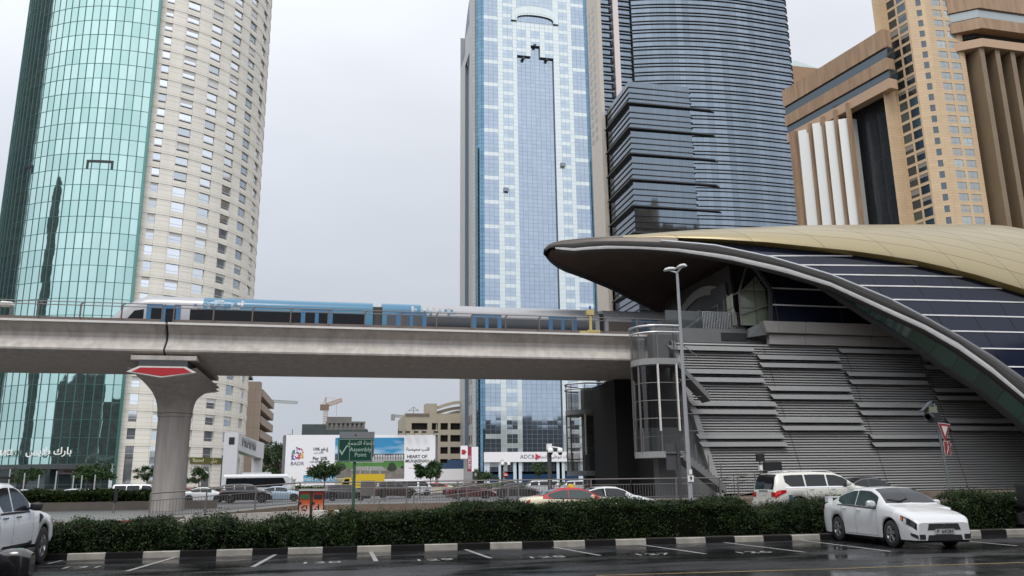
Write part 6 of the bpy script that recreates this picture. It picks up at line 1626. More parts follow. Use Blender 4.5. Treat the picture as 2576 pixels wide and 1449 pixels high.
# taxi and white car beyond it
tx = car('sedan', 'taxi', 'cream taxi with red roof and yellow roof lamp behind the long hedge', 'taxi', P_cream, (at(1437, 1250, 36).x, 36.0, .004), R_(1), roofpaint=P_red, glass=M_lglass, zs=.92, extras=False)
b = MB(); b.tube([(.0, -.16, 1.56), (.0, .16, 1.56)], .09, n=10, rs=None); b.box(-.12, .12, -.2, .2, 1.46, 1.52); b.build('roof_lamp', mat('taxi lamp yellow', (.72, .50, .06), .4), tx)
car('sedan', 'parked_car', 'white sedan half hidden behind the cream taxi', 'car', P_white, (at(1530, 1250, 38.6).x, 38.8, .004), R_(1), zs=.93, extras=False)
# white pickup at the left edge, seen along its right side, nose to the kerb
pf = atz(103, 1419)
ppk = (pf.x-(1.87/2-.15)-.14, pf.y-(.805-.5)*5.35, .005)
car('pickup', 'parked_pickup', 'white double cab pickup parked nose to the kerb at the left edge', 'pickup truck', mat('paint bright white', (.80, .81, .83), .25, coat=.5, var=.03), ppk, math.pi/2, N=110)
# black suv in the corner: only its mirror, pillar and bonnet edge show
mp_ = at(58, 1392, 5.7)
bk = car('hatch', 'black_car', 'black car cut by the lower left corner showing its door mirror', 'car', P_black, (mp_.x-1.0, mp_.y-.66, 0), R_(90), zs=1.13)
# distant traffic, one prototype of each kind then copies
GRP = 'cars in the highway traffic'
proto = car('sedan', 'highway_car', 'white sedan with red tail light driving right of the pier', 'car', P_white, (0, 0, 0), 0, GRP, far=True)
KID = {o.name: [c for c in COL.objects if c.parent == o] for o in COL.objects if o.parent is None or o.parent.parent is None}
def place(o, x, Y, yb, rz=0.0, **k):
    p = at(x, yb, Y); return (p.x, Y, max(.008, 0.01)), rz
proto.location = (at(515, 1250, 88).x, 88, .01)
def cp(x, Y, label, paint, rz=0, sc=None, src=None): return dup(src or proto, (at(x, 1250, Y).x, Y, .01), rz, label, GRP, paint, sc)
cp(240, 84, 'white sedan roof above the clipped hedge left of the pier', P_white); cp(190, 95, 'white car roof just behind another at the clipped hedge', P_white)
cp(60, 92, 'white car partly behind the parked pickup', P_white); cp(85, 100, 'pale small car beyond the white car near the verge', P_white, 0, (.8, .9, .9))
cp(702, 88, 'pale blue sedan behind the railing left of the bins', P_blue, 0, (1.12, 1, 1))
cp(1185, 84, 'maroon sedan with chrome roof line behind the railings', P_maroon, 0, (1.1, 1, 1)); cp(1298, 88, 'dark grey sedan left of the white van', P_dgrey, 0, (1.12, 1, 1))
cp(465, 104, 'red car glimpsed beside the pier above the white sedan', mat('paint bright red', (.4, .03, .04), .3))
h = car('hatch', 'highway_car', 'dark estate car with glowing tail light right of the bins', 'car', P_dgrey, (at(872, 1250, 86).x, 86, .01), 0, GRP, far=True); h.scale = (1.1, 1, 1)
s1 = car('suv', 'highway_suv', 'dark brown suv behind the green sign post', 'suv', P_brown, (at(995, 1250, 96).x, 96, .01), 0, GRP, far=True); s1.scale = (.93, 1, .95)
KID.clear()
for o in COL.objects:
    if o.parent is not None: KID.setdefault(o.parent.name, []).append(o)
for o in COL.objects: KID.setdefault(o.name, [])
s2 = dup(s1, (at(620, 1250, 84).x, 84, .01), 0, 'black suv right of the white sedan beside the pier', GRP, P_black, (.93, 1, .9))
tx2 = car('sedan', 'highway_taxi', 'cream taxi with red roof beyond the railing below the frangipani', 'taxi', P_cream, (at(1090, 1240, 118).x, 118, .01), math.pi, None, far=True, roofpaint=P_red); tx2.scale = (1.25, 1, 1.1)
v1 = car('van', 'white_van', 'white minivan left of the pier above the clipped hedge', 'van', P_white, (at(343, 1250, 96).x, 96, .01), 0, 'white vans on the highway', far=True); v1.scale = (1.0, 1, .95)
KID.clear()
for o in COL.objects:
    if o.parent is not None: KID.setdefault(o.parent.name, []).append(o)
for o in COL.objects: KID.setdefault(o.name, [])
dup(v1, (at(1362, 1240, 118).x, 118, .01), math.pi, 'white panel van below the bank sign', 'white vans on the highway', None, (1.05, 1, .9))
dup(v1, (at(1040, 1235, 112).x, 112, .01), 0, 'white van behind the dark brown suv', 'white vans on the highway', None, (1.1, 1, 1.0))
dup(v1, (at(1450, 1240, 122).x, 122, .01), math.pi, 'white van seen past the camera mast under the viaduct', 'white vans on the highway', None, (1.0, 1, .85))
# coach bus
bx0, bx1 = at(560, 1220, 104).x, at(737, 1220, 104).x
t = thing('coach_bus', 'white coach bus with dark window band right of the pier', 'bus', ((bx0+bx1)/2, 104, .01)); hl = (bx1-bx0)/2; bh = 2.85
b = MB(); rows = []
for x, k in ((-hl, .8), (-hl+.2, .97), (-hl+.6, 1), (hl-1.6, 1), (hl-.7, .99), (hl-.2, .9), (hl, .72)):
    kk = k; rows.append([(x, -1.25*min(1, k+.05), .35), (x, -1.27*min(1, k+.06), 1.3), (x, -1.2*k, bh*kk-.25 if k < .95 else bh-.25), (x, -.95*k, bh if k >= .95 else bh*kk), (x, .95*k, bh if k >= .95 else bh*kk), (x, 1.2*k, bh-.25 if k >= .95 else bh*kk-.25), (x, 1.25, .35)])
b.grid(rows, 0, False); b.face(rows[0]); b.face(rows[-1][::-1]); b.box(-hl*.45, hl*.35, -.7, .7, bh, bh+.22); b.build('body', P_white, t)
b = MB(); b.slab([(-hl+.5, -1.285, 1.35), (hl-1.3, -1.285, 1.35), (hl-.8, -1.285, 1.9), (hl-1.1, -1.235, bh-.42), (-hl+.5, -1.235, bh-.42)], (0, .03, 0)); b.build('window_band', M_dglass, t)
b = MB(); b.slab([(hl-.02, -.9, 1.3), (hl+.0, .9, 1.3), (hl-.25, .85, 2.2), (hl-.25, -.85, 2.2)], (.03, 0, .02)); b.build('windscreen', M_dglass, t)
for x in (-hl*.6, hl*.62):
    for sd in (-1, 1): wheel(t, x, sd*1.1, .45, .28, sd, False)
# yellow truck with box body
yx0, yx1 = at(862, 1220, 124).x, at(966, 1220, 124).x
t = thing('yellow_truck', 'yellow box truck behind the green assembly sign post', 'truck', ((yx0+yx1)/2, 124, .01)); hl = (yx1-yx0)/2
M_yt = mat('truck yellow', (.62, .42, .02), .45)
zt_y = at(915, 1193, 124).z
b = MB(); b.box(-hl+1.3, hl, -1.2, 1.2, 1.0, zt_y); b.build('cargo_box', M_yt, t)
b = MB(); b.slab([(-hl-.4, -1.1, .6), (-hl+1.2, -1.1, .6), (-hl+1.2, -1.1, 2.5), (-hl+.25, -1.1, 2.5), (-hl-.35, -1.1, 1.5)], (0, 2.2, 0)); b.build('cab', M_yt, t)
b = MB(); b.slab([(-hl-.1, -1.12, 1.55), (-hl+.9, -1.12, 1.55), (-hl+.9, -1.12, 2.3), (-hl+.3, -1.12, 2.3)], (0, .03, 0)); b.build('side_window', M_dglass, t)
b = MB(); b.box(-hl, hl, -.9, .9, .55, .98); b.build('chassis', M_black, t)
for x in (-hl+.5, hl-1.0, hl-2.0):
    for sd in (-1, 1): wheel(t, x, sd*1.0, .45, .28, sd, False)
# motorbike with black delivery box at the right edge
bp_ = atz(2560, 1340)
t = thing('delivery_motorbike', 'black delivery motorbike with square top box at the right edge', 'motorbike', (bp_.x+.42, bp_.y+.1, .005), R_(70))
for x in (-.62, .68):
    b = MB(); M = Matrix.Translation((x, 0, .30)); b.lathe([(.22, -.05), (.28, -.055), (.30, 0), (.28, .055), (.22, .05), (.22, -.05)], 24, 0, M, axis='Y'); o = b.build('wheel', M_rub, t)
    b = MB(); b.lathe([(.22, .02), (.21, 0), (.22, -.02)], 20, 0, M, axis='Y')
    for k in range(6): a = k*math.pi/3; b.bar((x, 0, .3), (x+.22*math.cos(a), 0, .3+.22*math.sin(a)), .02)
    b.build('rim', M_rim, o)
b = MB(); b.tube([(-.75, 0, .62), (-.3, 0, .72), (.15, 0, .74), (.4, 0, .82)], .12, n=10, rs=[.07, .13, .14, .06]); b.build('seat_and_tank', P_black, t)
b = MB(); b.box(-.18, .22, -.14, .14, .22, .55); b.build('engine', M_dgrey, t)
b = MB(); b.tube([(.68, .08, .3), (.5, .08, .85), (.42, .08, 1.0)], .025, n=6); b.tube([(.68, -.08, .3), (.5, -.08, .85), (.42, -.08, 1.0)], .025, n=6); b.tube([(-.62, 0, .3), (-.1, 0, .4), (.4, 0, .8)], .03, n=6); b.build('fork_and_frame', M_rim, t)
b = MB(); b.tube([(.3, -.36, 1.02), (.4, 0, 1.0), (.3, .36, 1.02)], .015, n=6); b.build('handlebar', M_black, t)
b = MB(); b.box(-.98, -.38, -.30, .30, .80, 1.32); b.build('delivery_box', M_black, t)
b = MB(); b.box(-1.0, -.36, -.32, .32, 1.32, 1.37); b.build('box_lid', M_black, t)
b = MB(); b.lathe([(.001, .0), (.07, .0), (.06, -.1)], 12, 0, Matrix.Translation((.55, 0, .92)), axis='Y'); b.build('headlamp', M_lampglass, t)

# =================================================================== planting
def leafmat(name, c1, c2, rough=.45):
    m = bpy.data.materials.new(name); m.use_nodes = True; nt = m.node_tree; b = nt.nodes['Principled BSDF']
    oi = nt.nodes.new('ShaderNodeTexCoord'); n = nt.nodes.new('ShaderNodeTexNoise'); n.inputs['Scale'].default_value = 3.2; n.inputs['Detail'].default_value = 8
    nt.links.new(oi.outputs['Object'], n.inputs['Vector']); r = nt.nodes.new('ShaderNodeValToRGB'); r.color_ramp.elements[0].position = .35; r.color_ramp.elements[1].position = .66
    r.color_ramp.elements[0].color = (*c1, 1); r.color_ramp.elements[1].color = (*c2, 1)
    nt.links.new(n.outputs[0], r.inputs[0]); nt.links.new(r.outputs[0], b.inputs['Base Color']); b.inputs['Roughness'].default_value = rough; b.inputs['Specular IOR Level'].default_value = .22
    return m
M_leaf = leafmat('hedge leaf', (.009, .018, .005), (.030, .055, .014)); M_leaf2 = leafmat('clipped hedge leaf', (.022, .045, .008), (.06, .105, .018)); M_leaf3 = leafmat('tree leaf', (.018, .04, .012), (.05, .09, .03)); M_core = mat('hedge twigs', (.006, .008, .004), 1.0, var=.4, vs=9, spec=0.0)
M_bark = mat('bark', (.10, .075, .05), .85, var=.3, vs=8)
def leafcloud(name, pts, nrm, ll, lw, m, parent=None, jit=.9):
    n = len(pts); d = RNG.normal(size=(n, 3)); d += nrm*.2; d[:, 2] += .15; d /= np.linalg.norm(d, axis=1)[:, None]
    r = RNG.normal(size=(n, 3)); s = np.cross(d, r); s /= np.linalg.norm(s, axis=1)[:, None]
    l = ll*(.6+.8*RNG.random(n))[:, None]; w = lw*(.6+.8*RNG.random(n))[:, None]
    a = pts; q = np.stack([a, a+d*l*.45+s*w*.5, a+d*l, a+d*l*.45-s*w*.5], 1).reshape(-1, 3)
    me = bpy.data.meshes.new(name); me.vertices.add(4*n); me.vertices.foreach_set('co', q.astype(np.float32).ravel())
    me.loops.add(4*n); me.loops.foreach_set('vertex_index', np.arange(4*n, dtype=np.int32)); me.polygons.add(n)
    me.polygons.foreach_set('loop_start', np.arange(0, 4*n, 4, dtype=np.int32)); me.update(calc_edges=True); me.materials.append(m)
    o = bpy.data.objects.new(name, me); COL.objects.link(o)
    if parent is not None: o.parent = parent
    return o
def hedge(label, prof, y0, y1, dens, ll=.06, lw=.024, rough=.06, m=None, name='hedge', z0=.1, sprigs=0, shag=.0, group=None):
    """prof: list of (x, top z); long hedge from y0 (near) to y1, leaves all over it"""
    m = m or M_leaf; xs = np.array([p[0] for p in prof]); zt = np.array([p[1] for p in prof]); ox = float(xs.mean())
    t = thing(name, label, 'hedge', (ox, (y0+y1)/2, z0), group=group); oy = (y0+y1)/2; hw = (y1-y0)/2
    X0, X1 = xs[0], xs[-1]; nn = max(4, int((X1-X0)/.3)); xx = np.linspace(X0, X1, nn); zt = zt.copy(); zz = np.interp(xx, xs, zt)
    b = MB(); rows = []
    for x, z in zip(xx, zz):
        h = z-z0-.12; e = .12+.05*math.sin(x*3.1); rows.append([(x-ox, -hw+e, 0), (x-ox, -hw+e*.8, h*.5), (x-ox, -hw+e+.06, h-.08), (x-ox, -hw+e+.2, h), (x-ox, hw-e-.2, h), (x-ox, hw-e, h-.08), (x-ox, hw-e, 0)])
    b.grid(rows, 0); b.face(rows[0]); b.face(rows[-1][::-1]); b.build('branches', M_core, t)
    L = X1-X0; H = float(zz.mean()-z0)
    def clump(n): return RNG.normal(size=n)*rough
    nf, ntp, nb = int(dens*L*H), int(dens*L*2*hw*.9), int(dens*L*H*.25); P = []; N = []
    x = X0+L*RNG.random(nf); z = RNG.random(nf)**.85; zt_ = np.interp(x, xs, zt)-z0
    bulge = .08*np.sin(x*1.1+.5)+.05*np.sin(x*2.3)+.04*np.sin(x*5.7+z*4)+shag*np.maximum(0, np.sin(x*1.3+2))*RNG.random(nf)
    P.append(np.stack([x-ox, -hw+.07-bulge*.8+clump(nf)*1.0+.05*z, z*zt_], 1)); N.append(np.tile([0, -1, .3], (nf, 1)))
    x = X0+L*RNG.random(ntp); y = (RNG.random(ntp)*2-1)*hw; zt_ = np.interp(x, xs, zt)-z0; edge = np.maximum(0, np.abs(y)/hw-.6)
    P.append(np.stack([x-ox, y, zt_-.06-edge*.25+.05*np.sin(x*4.1+y*3)+.06*np.sin(x*1.7+1)+.04*np.sin(x*9.3+y*5)+np.abs(clump(ntp))], 1)); N.append(np.tile([0, 0, 1], (ntp, 1)))
    x = X0+L*RNG.random(nb); z = RNG.random(nb); P.append(np.stack([x-ox, hw+clump(nb), z*(np.interp(x, xs, zt)-z0)], 1)); N.append(np.tile([0, 1, .2], (nb, 1)))
    for sx, s in ((X0, -1), (X1, 1)):
        k = int(dens*H*2*hw); z = RNG.random(k); P.append(np.stack([sx-ox+s*np.abs(clump(k)), (RNG.random(k)*2-1)*hw, z*((zt[0] if s < 0 else zt[-1])-z0)], 1)); N.append(np.tile([s, 0, .2], (k, 1)))
    for q in range(sprigs):      # long shoots standing out of the top and front
        cx_ = X0+L*RNG.random(); cy_ = -hw+RNG.random()*hw*.8; h = .08+.14*RNG.random(); k = 24; f = RNG.random(k); dr = RNG.normal(size=2)*.2
        zb_ = float(np.interp(cx_, xs, zt))-z0-.1
        if RNG.random() < .35: zb_ *= RNG.random(); cy_ = -hw; dr[1] = -.6
        P.append(np.stack([cx_-ox+f*h*dr[0], cy_+f*h*dr[1], zb_+f*h], 1)); N.append(np.tile([0, 0, 1], (k, 1)))
    leafcloud('leaves', np.concatenate(P), np.concatenate(N), ll, lw, m, t); return t
yh = 22.15
def tp(pts, Y): return [(at(x, y, Y).x, at(x, y, Y).z) for x, y in pts]
hedge('low loose hedge at the left beside the white pickup', tp([(128, 1342), (150, 1322), (250, 1314), (340, 1312), (425, 1313), (455, 1326)], 22.5), 21.95, 23.2, 2600, rough=.07, sprigs=70)
hedge('shaggy low bush hedge between the pickup side hedge and the sign post', tp([(458, 1334), (480, 1322), (560, 1316), (640, 1322), (720, 1308), (800, 1318), (850, 1312), (895, 1300)], 22.5), 21.9, 23.2, 2300, rough=.11, sprigs=160, shag=.22, ll=.075)
P = []
for c_ in range(26):
    cx0 = at(RNG.uniform(735, 815), 1380, 21.7).x; k = 60; f = RNG.random(k); dx_ = RNG.normal()*.25
    P.append(np.stack([cx0+dx_*f+RNG.normal(size=k)*.03, 21.95-f*.42+RNG.normal(size=k)*.03, .62*(1-f)**.7+.08+RNG.normal(size=k)*.03], 1))
P = np.concatenate(P); o = leafcloud('drooping_shoots', P, np.tile([0, -1, -.3], (len(P), 1)), .09, .024, M_leaf); tag(o, 'leafy shoots drooping over the kerb below the bushy hedge', 'shoots', kind='stuff')
hedge('long clipped dark hedge in front of the taxi', tp([(880, 1304), (960, 1294), (1060, 1288), (1160, 1276), (1300, 1270), (1500, 1266), (1740, 1262), (1845, 1262), (1868, 1275)], 22.6), 22.0, 23.4, 2800, rough=.055, sprigs=70, ll=.055)
hedge('drooping sparse bush between the long hedge and the silver grass clump', tp([(1862, 1283), (1885, 1290), (1915, 1292)], 22.5), 22.0, 22.9, 1300, rough=.12, sprigs=40, shag=.2)
hedge('feathery bush left of the white sedan with a blue post behind', tp([(1908, 1290), (1940, 1276), (1990, 1266), (2050, 1264), (2090, 1262), (2140, 1268)], 22.5), 22.0, 23.2, 2200, rough=.10, sprigs=150, ll=.085, lw=.016)
hedge('dark hedge right of the white sedan by the motorbike', tp([(2392, 1262), (2410, 1248), (2470, 1248), (2535, 1246), (2640, 1244)], 22.4), 21.8, 23.2, 2300, rough=.08, sprigs=90)
# far clipped hedge with its low wall, left of the pier
xa, xb = at(60, 1250, 58).x, at(392, 1250, 58).x
hp = [(xa, at(100, 1238, 58).z), (xb, at(390, 1237, 58).z)]
b = MB(); wz = at(300, 1262, 56).z; b.box(at(60, 1262, 56).x, at(545, 1262, 56).x, 56, 56.5, 0, wz); struct(b.build('planter_wall', mat('planter wall concrete', (.27, .23, .19), .8, var=.12, vs=1.5)))
hedge('bright clipped box hedge on the low wall left of the pier', hp, 56.6, 59.5, 220, ll=.16, lw=.10, rough=.05, m=M_leaf2, z0=.3)
def tree(label, x, yb, Y, ytop, rx, name='small_tree', n=2600, ll=.35, lw=.12, clumps=14, group=None, m=None, zbase=None, flat=.6, trunk=.09, cat='tree'):
    p = at(x, yb, Y); zt_ = at(x, ytop, Y).z; z0 = .6 if zbase is None else zbase
    t = thing(name, label, cat, (p.x, Y, z0), group=group); H = zt_-z0; rxm = rx
    b = MB(); rr = random.Random(int(x)); b.tube([(0, 0, 0), (.05, 0, H*.25), (-.03, .05, H*.45), (.05, 0, H*.7)], trunk, n=7, rs=[trunk*1.3, trunk, trunk*.9, trunk*.5])
    cl = []
    for k in range(clumps):
        a = rr.random()*6.283; r_ = rxm*math.sqrt(rr.random())*.85; zc_ = H*(1-flat*.5)+ (rr.random()-.5)*H*flat*.75*(1-.4*r_/rxm)
        c = (r_*math.cos(a), r_*math.sin(a), zc_); cl.append(c)
        b.tube([(0, 0, H*(.3+.2*rr.random())), (c[0]*.5, c[1]*.5, (H*.45+zc_)/2), c], trunk*.3, n=5, rs=[trunk*.5, trunk*.3, trunk*.12])
    b.build('trunk', M_bark, t)
    P = []; k = n//clumps
    for c in cl:
        s = rxm*(.18+.2*rr.random()); v = RNG.normal(size=(k, 3)); v /= np.linalg.norm(v, axis=1)[:, None]; v *= (RNG.random(k)**.5)[:, None]
        P.append(np.array(c)+v*np.array([s, s, s*.75]))
    P = np.concatenate(P); leafcloud('crown', P, P-P.mean(0), ll, lw, m or M_leaf3, t); return t
tree('dark leafy tree beside the banner at the foot of the green tower', 232, 1215, 146, 1167, 3.6, n=4200, ll=.4, lw=.18, clumps=22, flat=.55)
tree('young tree left of the banner in front of the lobby glass', 62, 1218, 144, 1176, 2.8, n=2200)
tree('round small tree left of the pier in front of the beige tower', 370, 1210, 144, 1168, 2.0, n=2000, clumps=16)
tree('open small tree right of the pier below the olive shop fascia', 500, 1215, 140, 1170, 2.3, n=2000, clumps=14, flat=.75)
tree('frangipani tree before the billboard with drooping leaves', 816, 1214, 138, 1168, 2.6, n=1500, ll=.75, lw=.22, clumps=16, flat=.5)
tree('frangipani tree at the right end of the billboard', 1083, 1208, 138, 1161, 2.5, n=1500, ll=.75, lw=.22, clumps=15, flat=.6)
tree('bushy light green tree under the bank sign pylon', 1222, 1212, 150, 1172, 2.4, n=1800, clumps=14, flat=.8)
tree('loose green tree in front of the bank window', 1353, 1212, 150, 1152, 2.0, n=1200, clumps=10, flat=.7)
tree('tall grey green tree between the car park block and the billboard', 690, 1212, 185, 1095, 3.8, n=5200, ll=.45, lw=.2, clumps=40, flat=1.0, trunk=.2)
tree('second tall tree hugging the left end of the billboard', 708, 1212, 180, 1120, 2.6, n=2600, ll=.45, lw=.2, clumps=24, flat=1.0, trunk=.16)
tree('scrubby treetop above the billboard beside the netting', 745, 1100, 260, 1087, 4.2, n=1600, ll=.5, clumps=16, flat=.35, trunk=.2)
# low shrub line on the verge
P = RNG.random((5200, 3)); P[:, 0] = -34+P[:, 0]*112; P[:, 1] = 137+P[:, 1]*1.6; P[:, 2] = .75+P[:, 2]*.45*(1+.5*np.sin(P[:, 0]*.9)); o = leafcloud('verge_shrubs', P, np.tile([0, -1, 1.], (5200, 1)), .4, .18, M_leaf2); tag(o, 'low shrubs along the far verge of the highway', 'shrubs', kind='stuff')

# =================================================================== railings, signs, poles and bins
def rail_run(label, p, q, h=1.1, step=2.6, mid=.8, bars=.16, group='walkway railings', low=.12):
    p, q = Vector(p), Vector(q); L = (q-p).length; d = (q-p)/L
    t = thing('walkway_railing', label, 'railing', p, 0, group)
    n = max(1, round(L/step))
    for i in range(n+1):
        b = MB(); a = d*(L*i/n); b.bar(a, a+Vector((0, 0, h)), .06, .06); b.box(a.x-.09, a.x+.09, a.y-.09, a.y+.09, a.z, a.z+.03); b.build('post', M_rail, t)
    b = MB(); b.tube([(0, 0, h), d*L+Vector((0, 0, h))], .032, n=8); b.build('handrail', M_rail, t)
    b = MB()
    for z in (mid, low): b.tube([(0, 0, z), d*L+Vector((0, 0, z))], .018, n=5)
    k = int(L/bars)
    for i in range(1, k): a = d*(L*i/k); b.bar(a+Vector((0, 0, low)), a+Vector((0, 0, mid)), .016, .016)
    b.build('bar_infill', M_rail, t); return t
XA_ = XA
pL = at(546, 1290, 44.4); 
rail_run('railing along the sloping walkway beside the pier', (XL+.1, 38.2, .25), (XA_, 44.3, .62))
rail_run('level railing on the raised walkway behind the bins and sign post', (XA_, 44.3, .62), (rx1, 44.3, .62))
rail_run('railing of the front ramp rising towards the station', (rx0, 41.8, .04), (rx1, 41.8, .62))
rail_run('railing in front of the dark station base', (rx1, 44.5, .62), (at(1590, 1245, 44.5).x, 44.5, .62))
rail_run('railing in front of the grey stair wall', (at(1590, 1245, 44.5).x, 44.5, .62), (at(1812, 1245, 44.5).x, 44.5, .62))
rail_run('short rising railing between the louvred wall and the pearl suv', (at(1812, 1245, 43.5).x, 43.4, .50), (at(1900, 1235, 43.5).x, 43.4, .80), step=1.2)
pa2 = at(1450, 1180, 64)
rail_run('railing behind the walkway on its far edge', (at(786, 1240, 62).x, 62.5, .45), (at(1480, 1240, 62).x, 62.5, .45), group='walkway railings')
# grey utility cabinet frame behind the railing and bent bike stand
t = thing('bike_stand', 'bent tubular bike stand on the walkway beside the grey mesh screen', 'bike stand', (at(940, 1258, 45.5).x, 45.5, .62))
b = MB()
for dx in (0, .28, .56): b.tube([(dx-.3, 0, 0), (dx-.1, 0, .22), (dx+.15, 0, .25), (dx+.35, 0, .12)], .03, n=6)
b.build('hoop', M_rail, t)
xm0, xm1 = at(908, 1200, 46).x, at(945, 1200, 46).x
b = MB(); b.box(xm0, xm1, 46, 46.06, 1.0, at(925, 1207, 46).z-.05); 
for k in range(12): b.box(xm0+(xm1-xm0)*k/12, xm0+(xm1-xm0)*k/12+.02, 45.96, 46, 1.0, at(925, 1207, 46).z-.05)
b.box(xm0, xm0+.05, 45.98, 46.05, .62, 1.0); b.box(xm1-.05, xm1, 45.98, 46.05, .62, 1.0)
tag(b.build('mesh_screen', mat('mesh grey', (.18, .17, .16), .6)), 'grey ribbed mesh screen panel standing on the walkway', 'screen')
# recycling bins
M_grad = bpy.data.materials.new('bin orange fade'); M_grad.use_nodes = True; nt = M_grad.node_tree; bs = nt.nodes['Principled BSDF']; tcn = nt.nodes.new('ShaderNodeTexCoord'); sx_ = nt.nodes.new('ShaderNodeSeparateXYZ'); rg = nt.nodes.new('ShaderNodeValToRGB')
nt.links.new(tcn.outputs['Object'], sx_.inputs[0]); mrg = nt.nodes.new('ShaderNodeMapRange'); mrg.inputs[1].default_value = 0; mrg.inputs[2].default_value = 1.4; nt.links.new(sx_.outputs['Z'], mrg.inputs[0]); nt.links.new(mrg.outputs[0], rg.inputs[0]); nt.links.new(rg.outputs[0], bs.inputs['Base Color'])
rg.color_ramp.elements[0].position = .28; rg.color_ramp.elements[0].color = (.62, .55, .50, 1); rg.color_ramp.elements[1].position = .9; rg.color_ramp.elements[1].color = (.20, .02, .015, 1); e = rg.color_ramp.elements.new(.62); e.color = (.50, .10, .03, 1); bs.inputs['Roughness'].default_value = .4
for i, (xa, xb, lab) in enumerate(((752, 784, 'orange recycling bin with green slot and arrows symbol'), (785, 817, 'orange litter bin with black flap and tidy man symbol'))):
    A, Bq = at(xa, 1231, 37), at(xb, 1231, 37); w = Bq.x-A.x; t = thing('recycling_bin', lab, 'bin', ((A.x+Bq.x)/2, 37.3, .0), 0, 'pair of orange bins')
    H = A.z
    b = MB(); b.box(-w/2+.02, w/2-.02, -.3, .3, 0, H-.07); b.build('body', M_grad, t)
    b = MB(); b.box(-w/2, -w/2+.045, -.315, .3, 0, H-.07); b.box(w/2-.045, w/2, -.315, .3, 0, H-.07); b.build('frame', M_black, t)
    b = MB(); b.box(-w/2-.01, w/2+.01, -.34, .32, H-.07, H); b.build('lid', mat('bin lid grey', (.42, .42, .42), .4), t)
    b = MB(); b.box(-.17, .17, -.32, -.295, H-.40, H-.22); b.build('slot', mat('bin green', (.02, .13, .05), .4) if i == 0 else M_black, t)
    b = MB(); b.box(-w/2+.03, -w/2+.13, -.32, -.3, H-.62, H-.53); b.build('lock', M_black, t)
    b = MB(); zc_ = H*.46
    if i == 0:
        for k in range(3):
            a = math.pi/2+k*2*math.pi/3; c1_, c2_ = Vector((math.cos(a), 0, math.sin(a))), Vector((math.cos(a+1.45), 0, math.sin(a+1.45)))
            p_, q_ = c1_*.11, c2_*.11; b.bar(Vector((p_.x, -.305, zc_+p_.z)), Vector((q_.x, -.305, zc_+q_.z)), .01, .045)
            n_ = Vector((q_.x, -.31, zc_+q_.z)); b.face([n_+Vector((.05*math.cos(a+s_), 0, .05*math.sin(a+s_))) for s_ in (0, 2.1, 4.2)])
    else:
        b.face([(.03+.03*math.cos(k), -.305, zc_+.13+.03*math.sin(k)) for k in (0, 1, 2, 3, 4, 5)]); b.bar((.03, -.305, zc_+.1), (.03, -.305, zc_-.02), .01, .06); b.bar((.03, -.305, zc_-.02), (-.0, -.305, zc_-.15), .01, .035); b.bar((.03, -.305, zc_-.02), (.08, -.305, zc_-.15), .01, .035); b.bar((.03, -.305, zc_+.07), (-.08, -.305, zc_+.03), .01, .025)
        b.slab([(-.13, -.305, zc_-.15), (-.07, -.305, zc_-.15), (-.055, -.305, zc_-.03), (-.145, -.305, zc_-.03)], (0, .004, 0))
    b.build('symbol', M_black, t)
# white concrete blocks with a torn brown cloth
t = thing('concrete_barrier', 'short white concrete block beside the bins draped with brown cloth', 'barrier', (at(820, 1300, 30).x, 30, 0)); hw = (at(852, 1290, 30).x-at(788, 1290, 30).x)/2; hz = at(820, 1284, 30).z
b = MB(); b.prism([(-hw, -.25), (hw, -.25), (hw, .25), (-hw, .25)], 0, hz); b.build('block', mat('off white concrete', (.60, .56, .50), .7, var=.1), t)
b = MB(); rows = []
for i in range(8):
    f = i/7; rows.append([(-.12+f*.28+.03*math.sin(i*2.1), .22, hz+.03+.05*math.sin(i)), (-.10+f*.26, -.1, hz+.06+.05*math.sin(i*1.7)), (-.02+f*.22, -.28, hz+.02), (.02+f*.16, -.30-.02*math.sin(i*2), hz-.25), (.04+f*.06, -.28, hz-.5)])
b.grid(rows, 0, True); tag(b.build('brown_cloth', mat('brown cloth', (.13, .075, .035), .9)), 'crumpled brown cloth hanging over the white concrete block', 'cloth').location = (at(826, 1300, 30).x, 30, 0)
# assembly point sign
A, Bq = at(851, 1103, 23.6), at(936, 1162, 23.6); w = Bq.x-A.x; t = thing('assembly_sign', 'green assembly point sign with white tick on a green post', 'sign', (at(888, 1290, 23.6).x, 23.6, .1)); o_ = Vector(t.location)
cx_ = (A.x+Bq.x)/2-o_.x; zt_, zb_ = A.z-.1, Bq.z-.1
M_sg = mat('sign green', (.005, .052, .032), .4); M_pg = mat('post green', (.05, .10, .07), .5)
b = MB(); b.tube([(0, .05, 0), (0, .05, zt_)], .042, n=12); b.build('post', M_pg, t)
b = MB(); b.box(cx_-w/2, cx_+w/2, -.02, .02, zb_, zt_); b.build('sign_plate', M_sg, t)
b = MB(); b.box(cx_-w/2+.03, cx_+w/2+.05, .021, .05, zt_-.5, at(900, 1086, 23.6).z-.1); b.build('grey_plate', mat('sign grey', (.19, .20, .21), .5), t)
b = MB(); zz = (zt_+at(900, 1086, 23.6).z-.1)/2; b.slab([(cx_-.03, .015, zz), (cx_, .015, zz-.03), (cx_+.03, .015, zz), (cx_, .015, zz+.03)], (0, .01, 0)); b.build('diamond_mark', M_black, t)
M_swt = mat('sign lettering pale', (.38, .5, .44), .5)
b = MB(); e = .012; x0_, x1_ = cx_-w/2+.02, cx_+w/2-.02
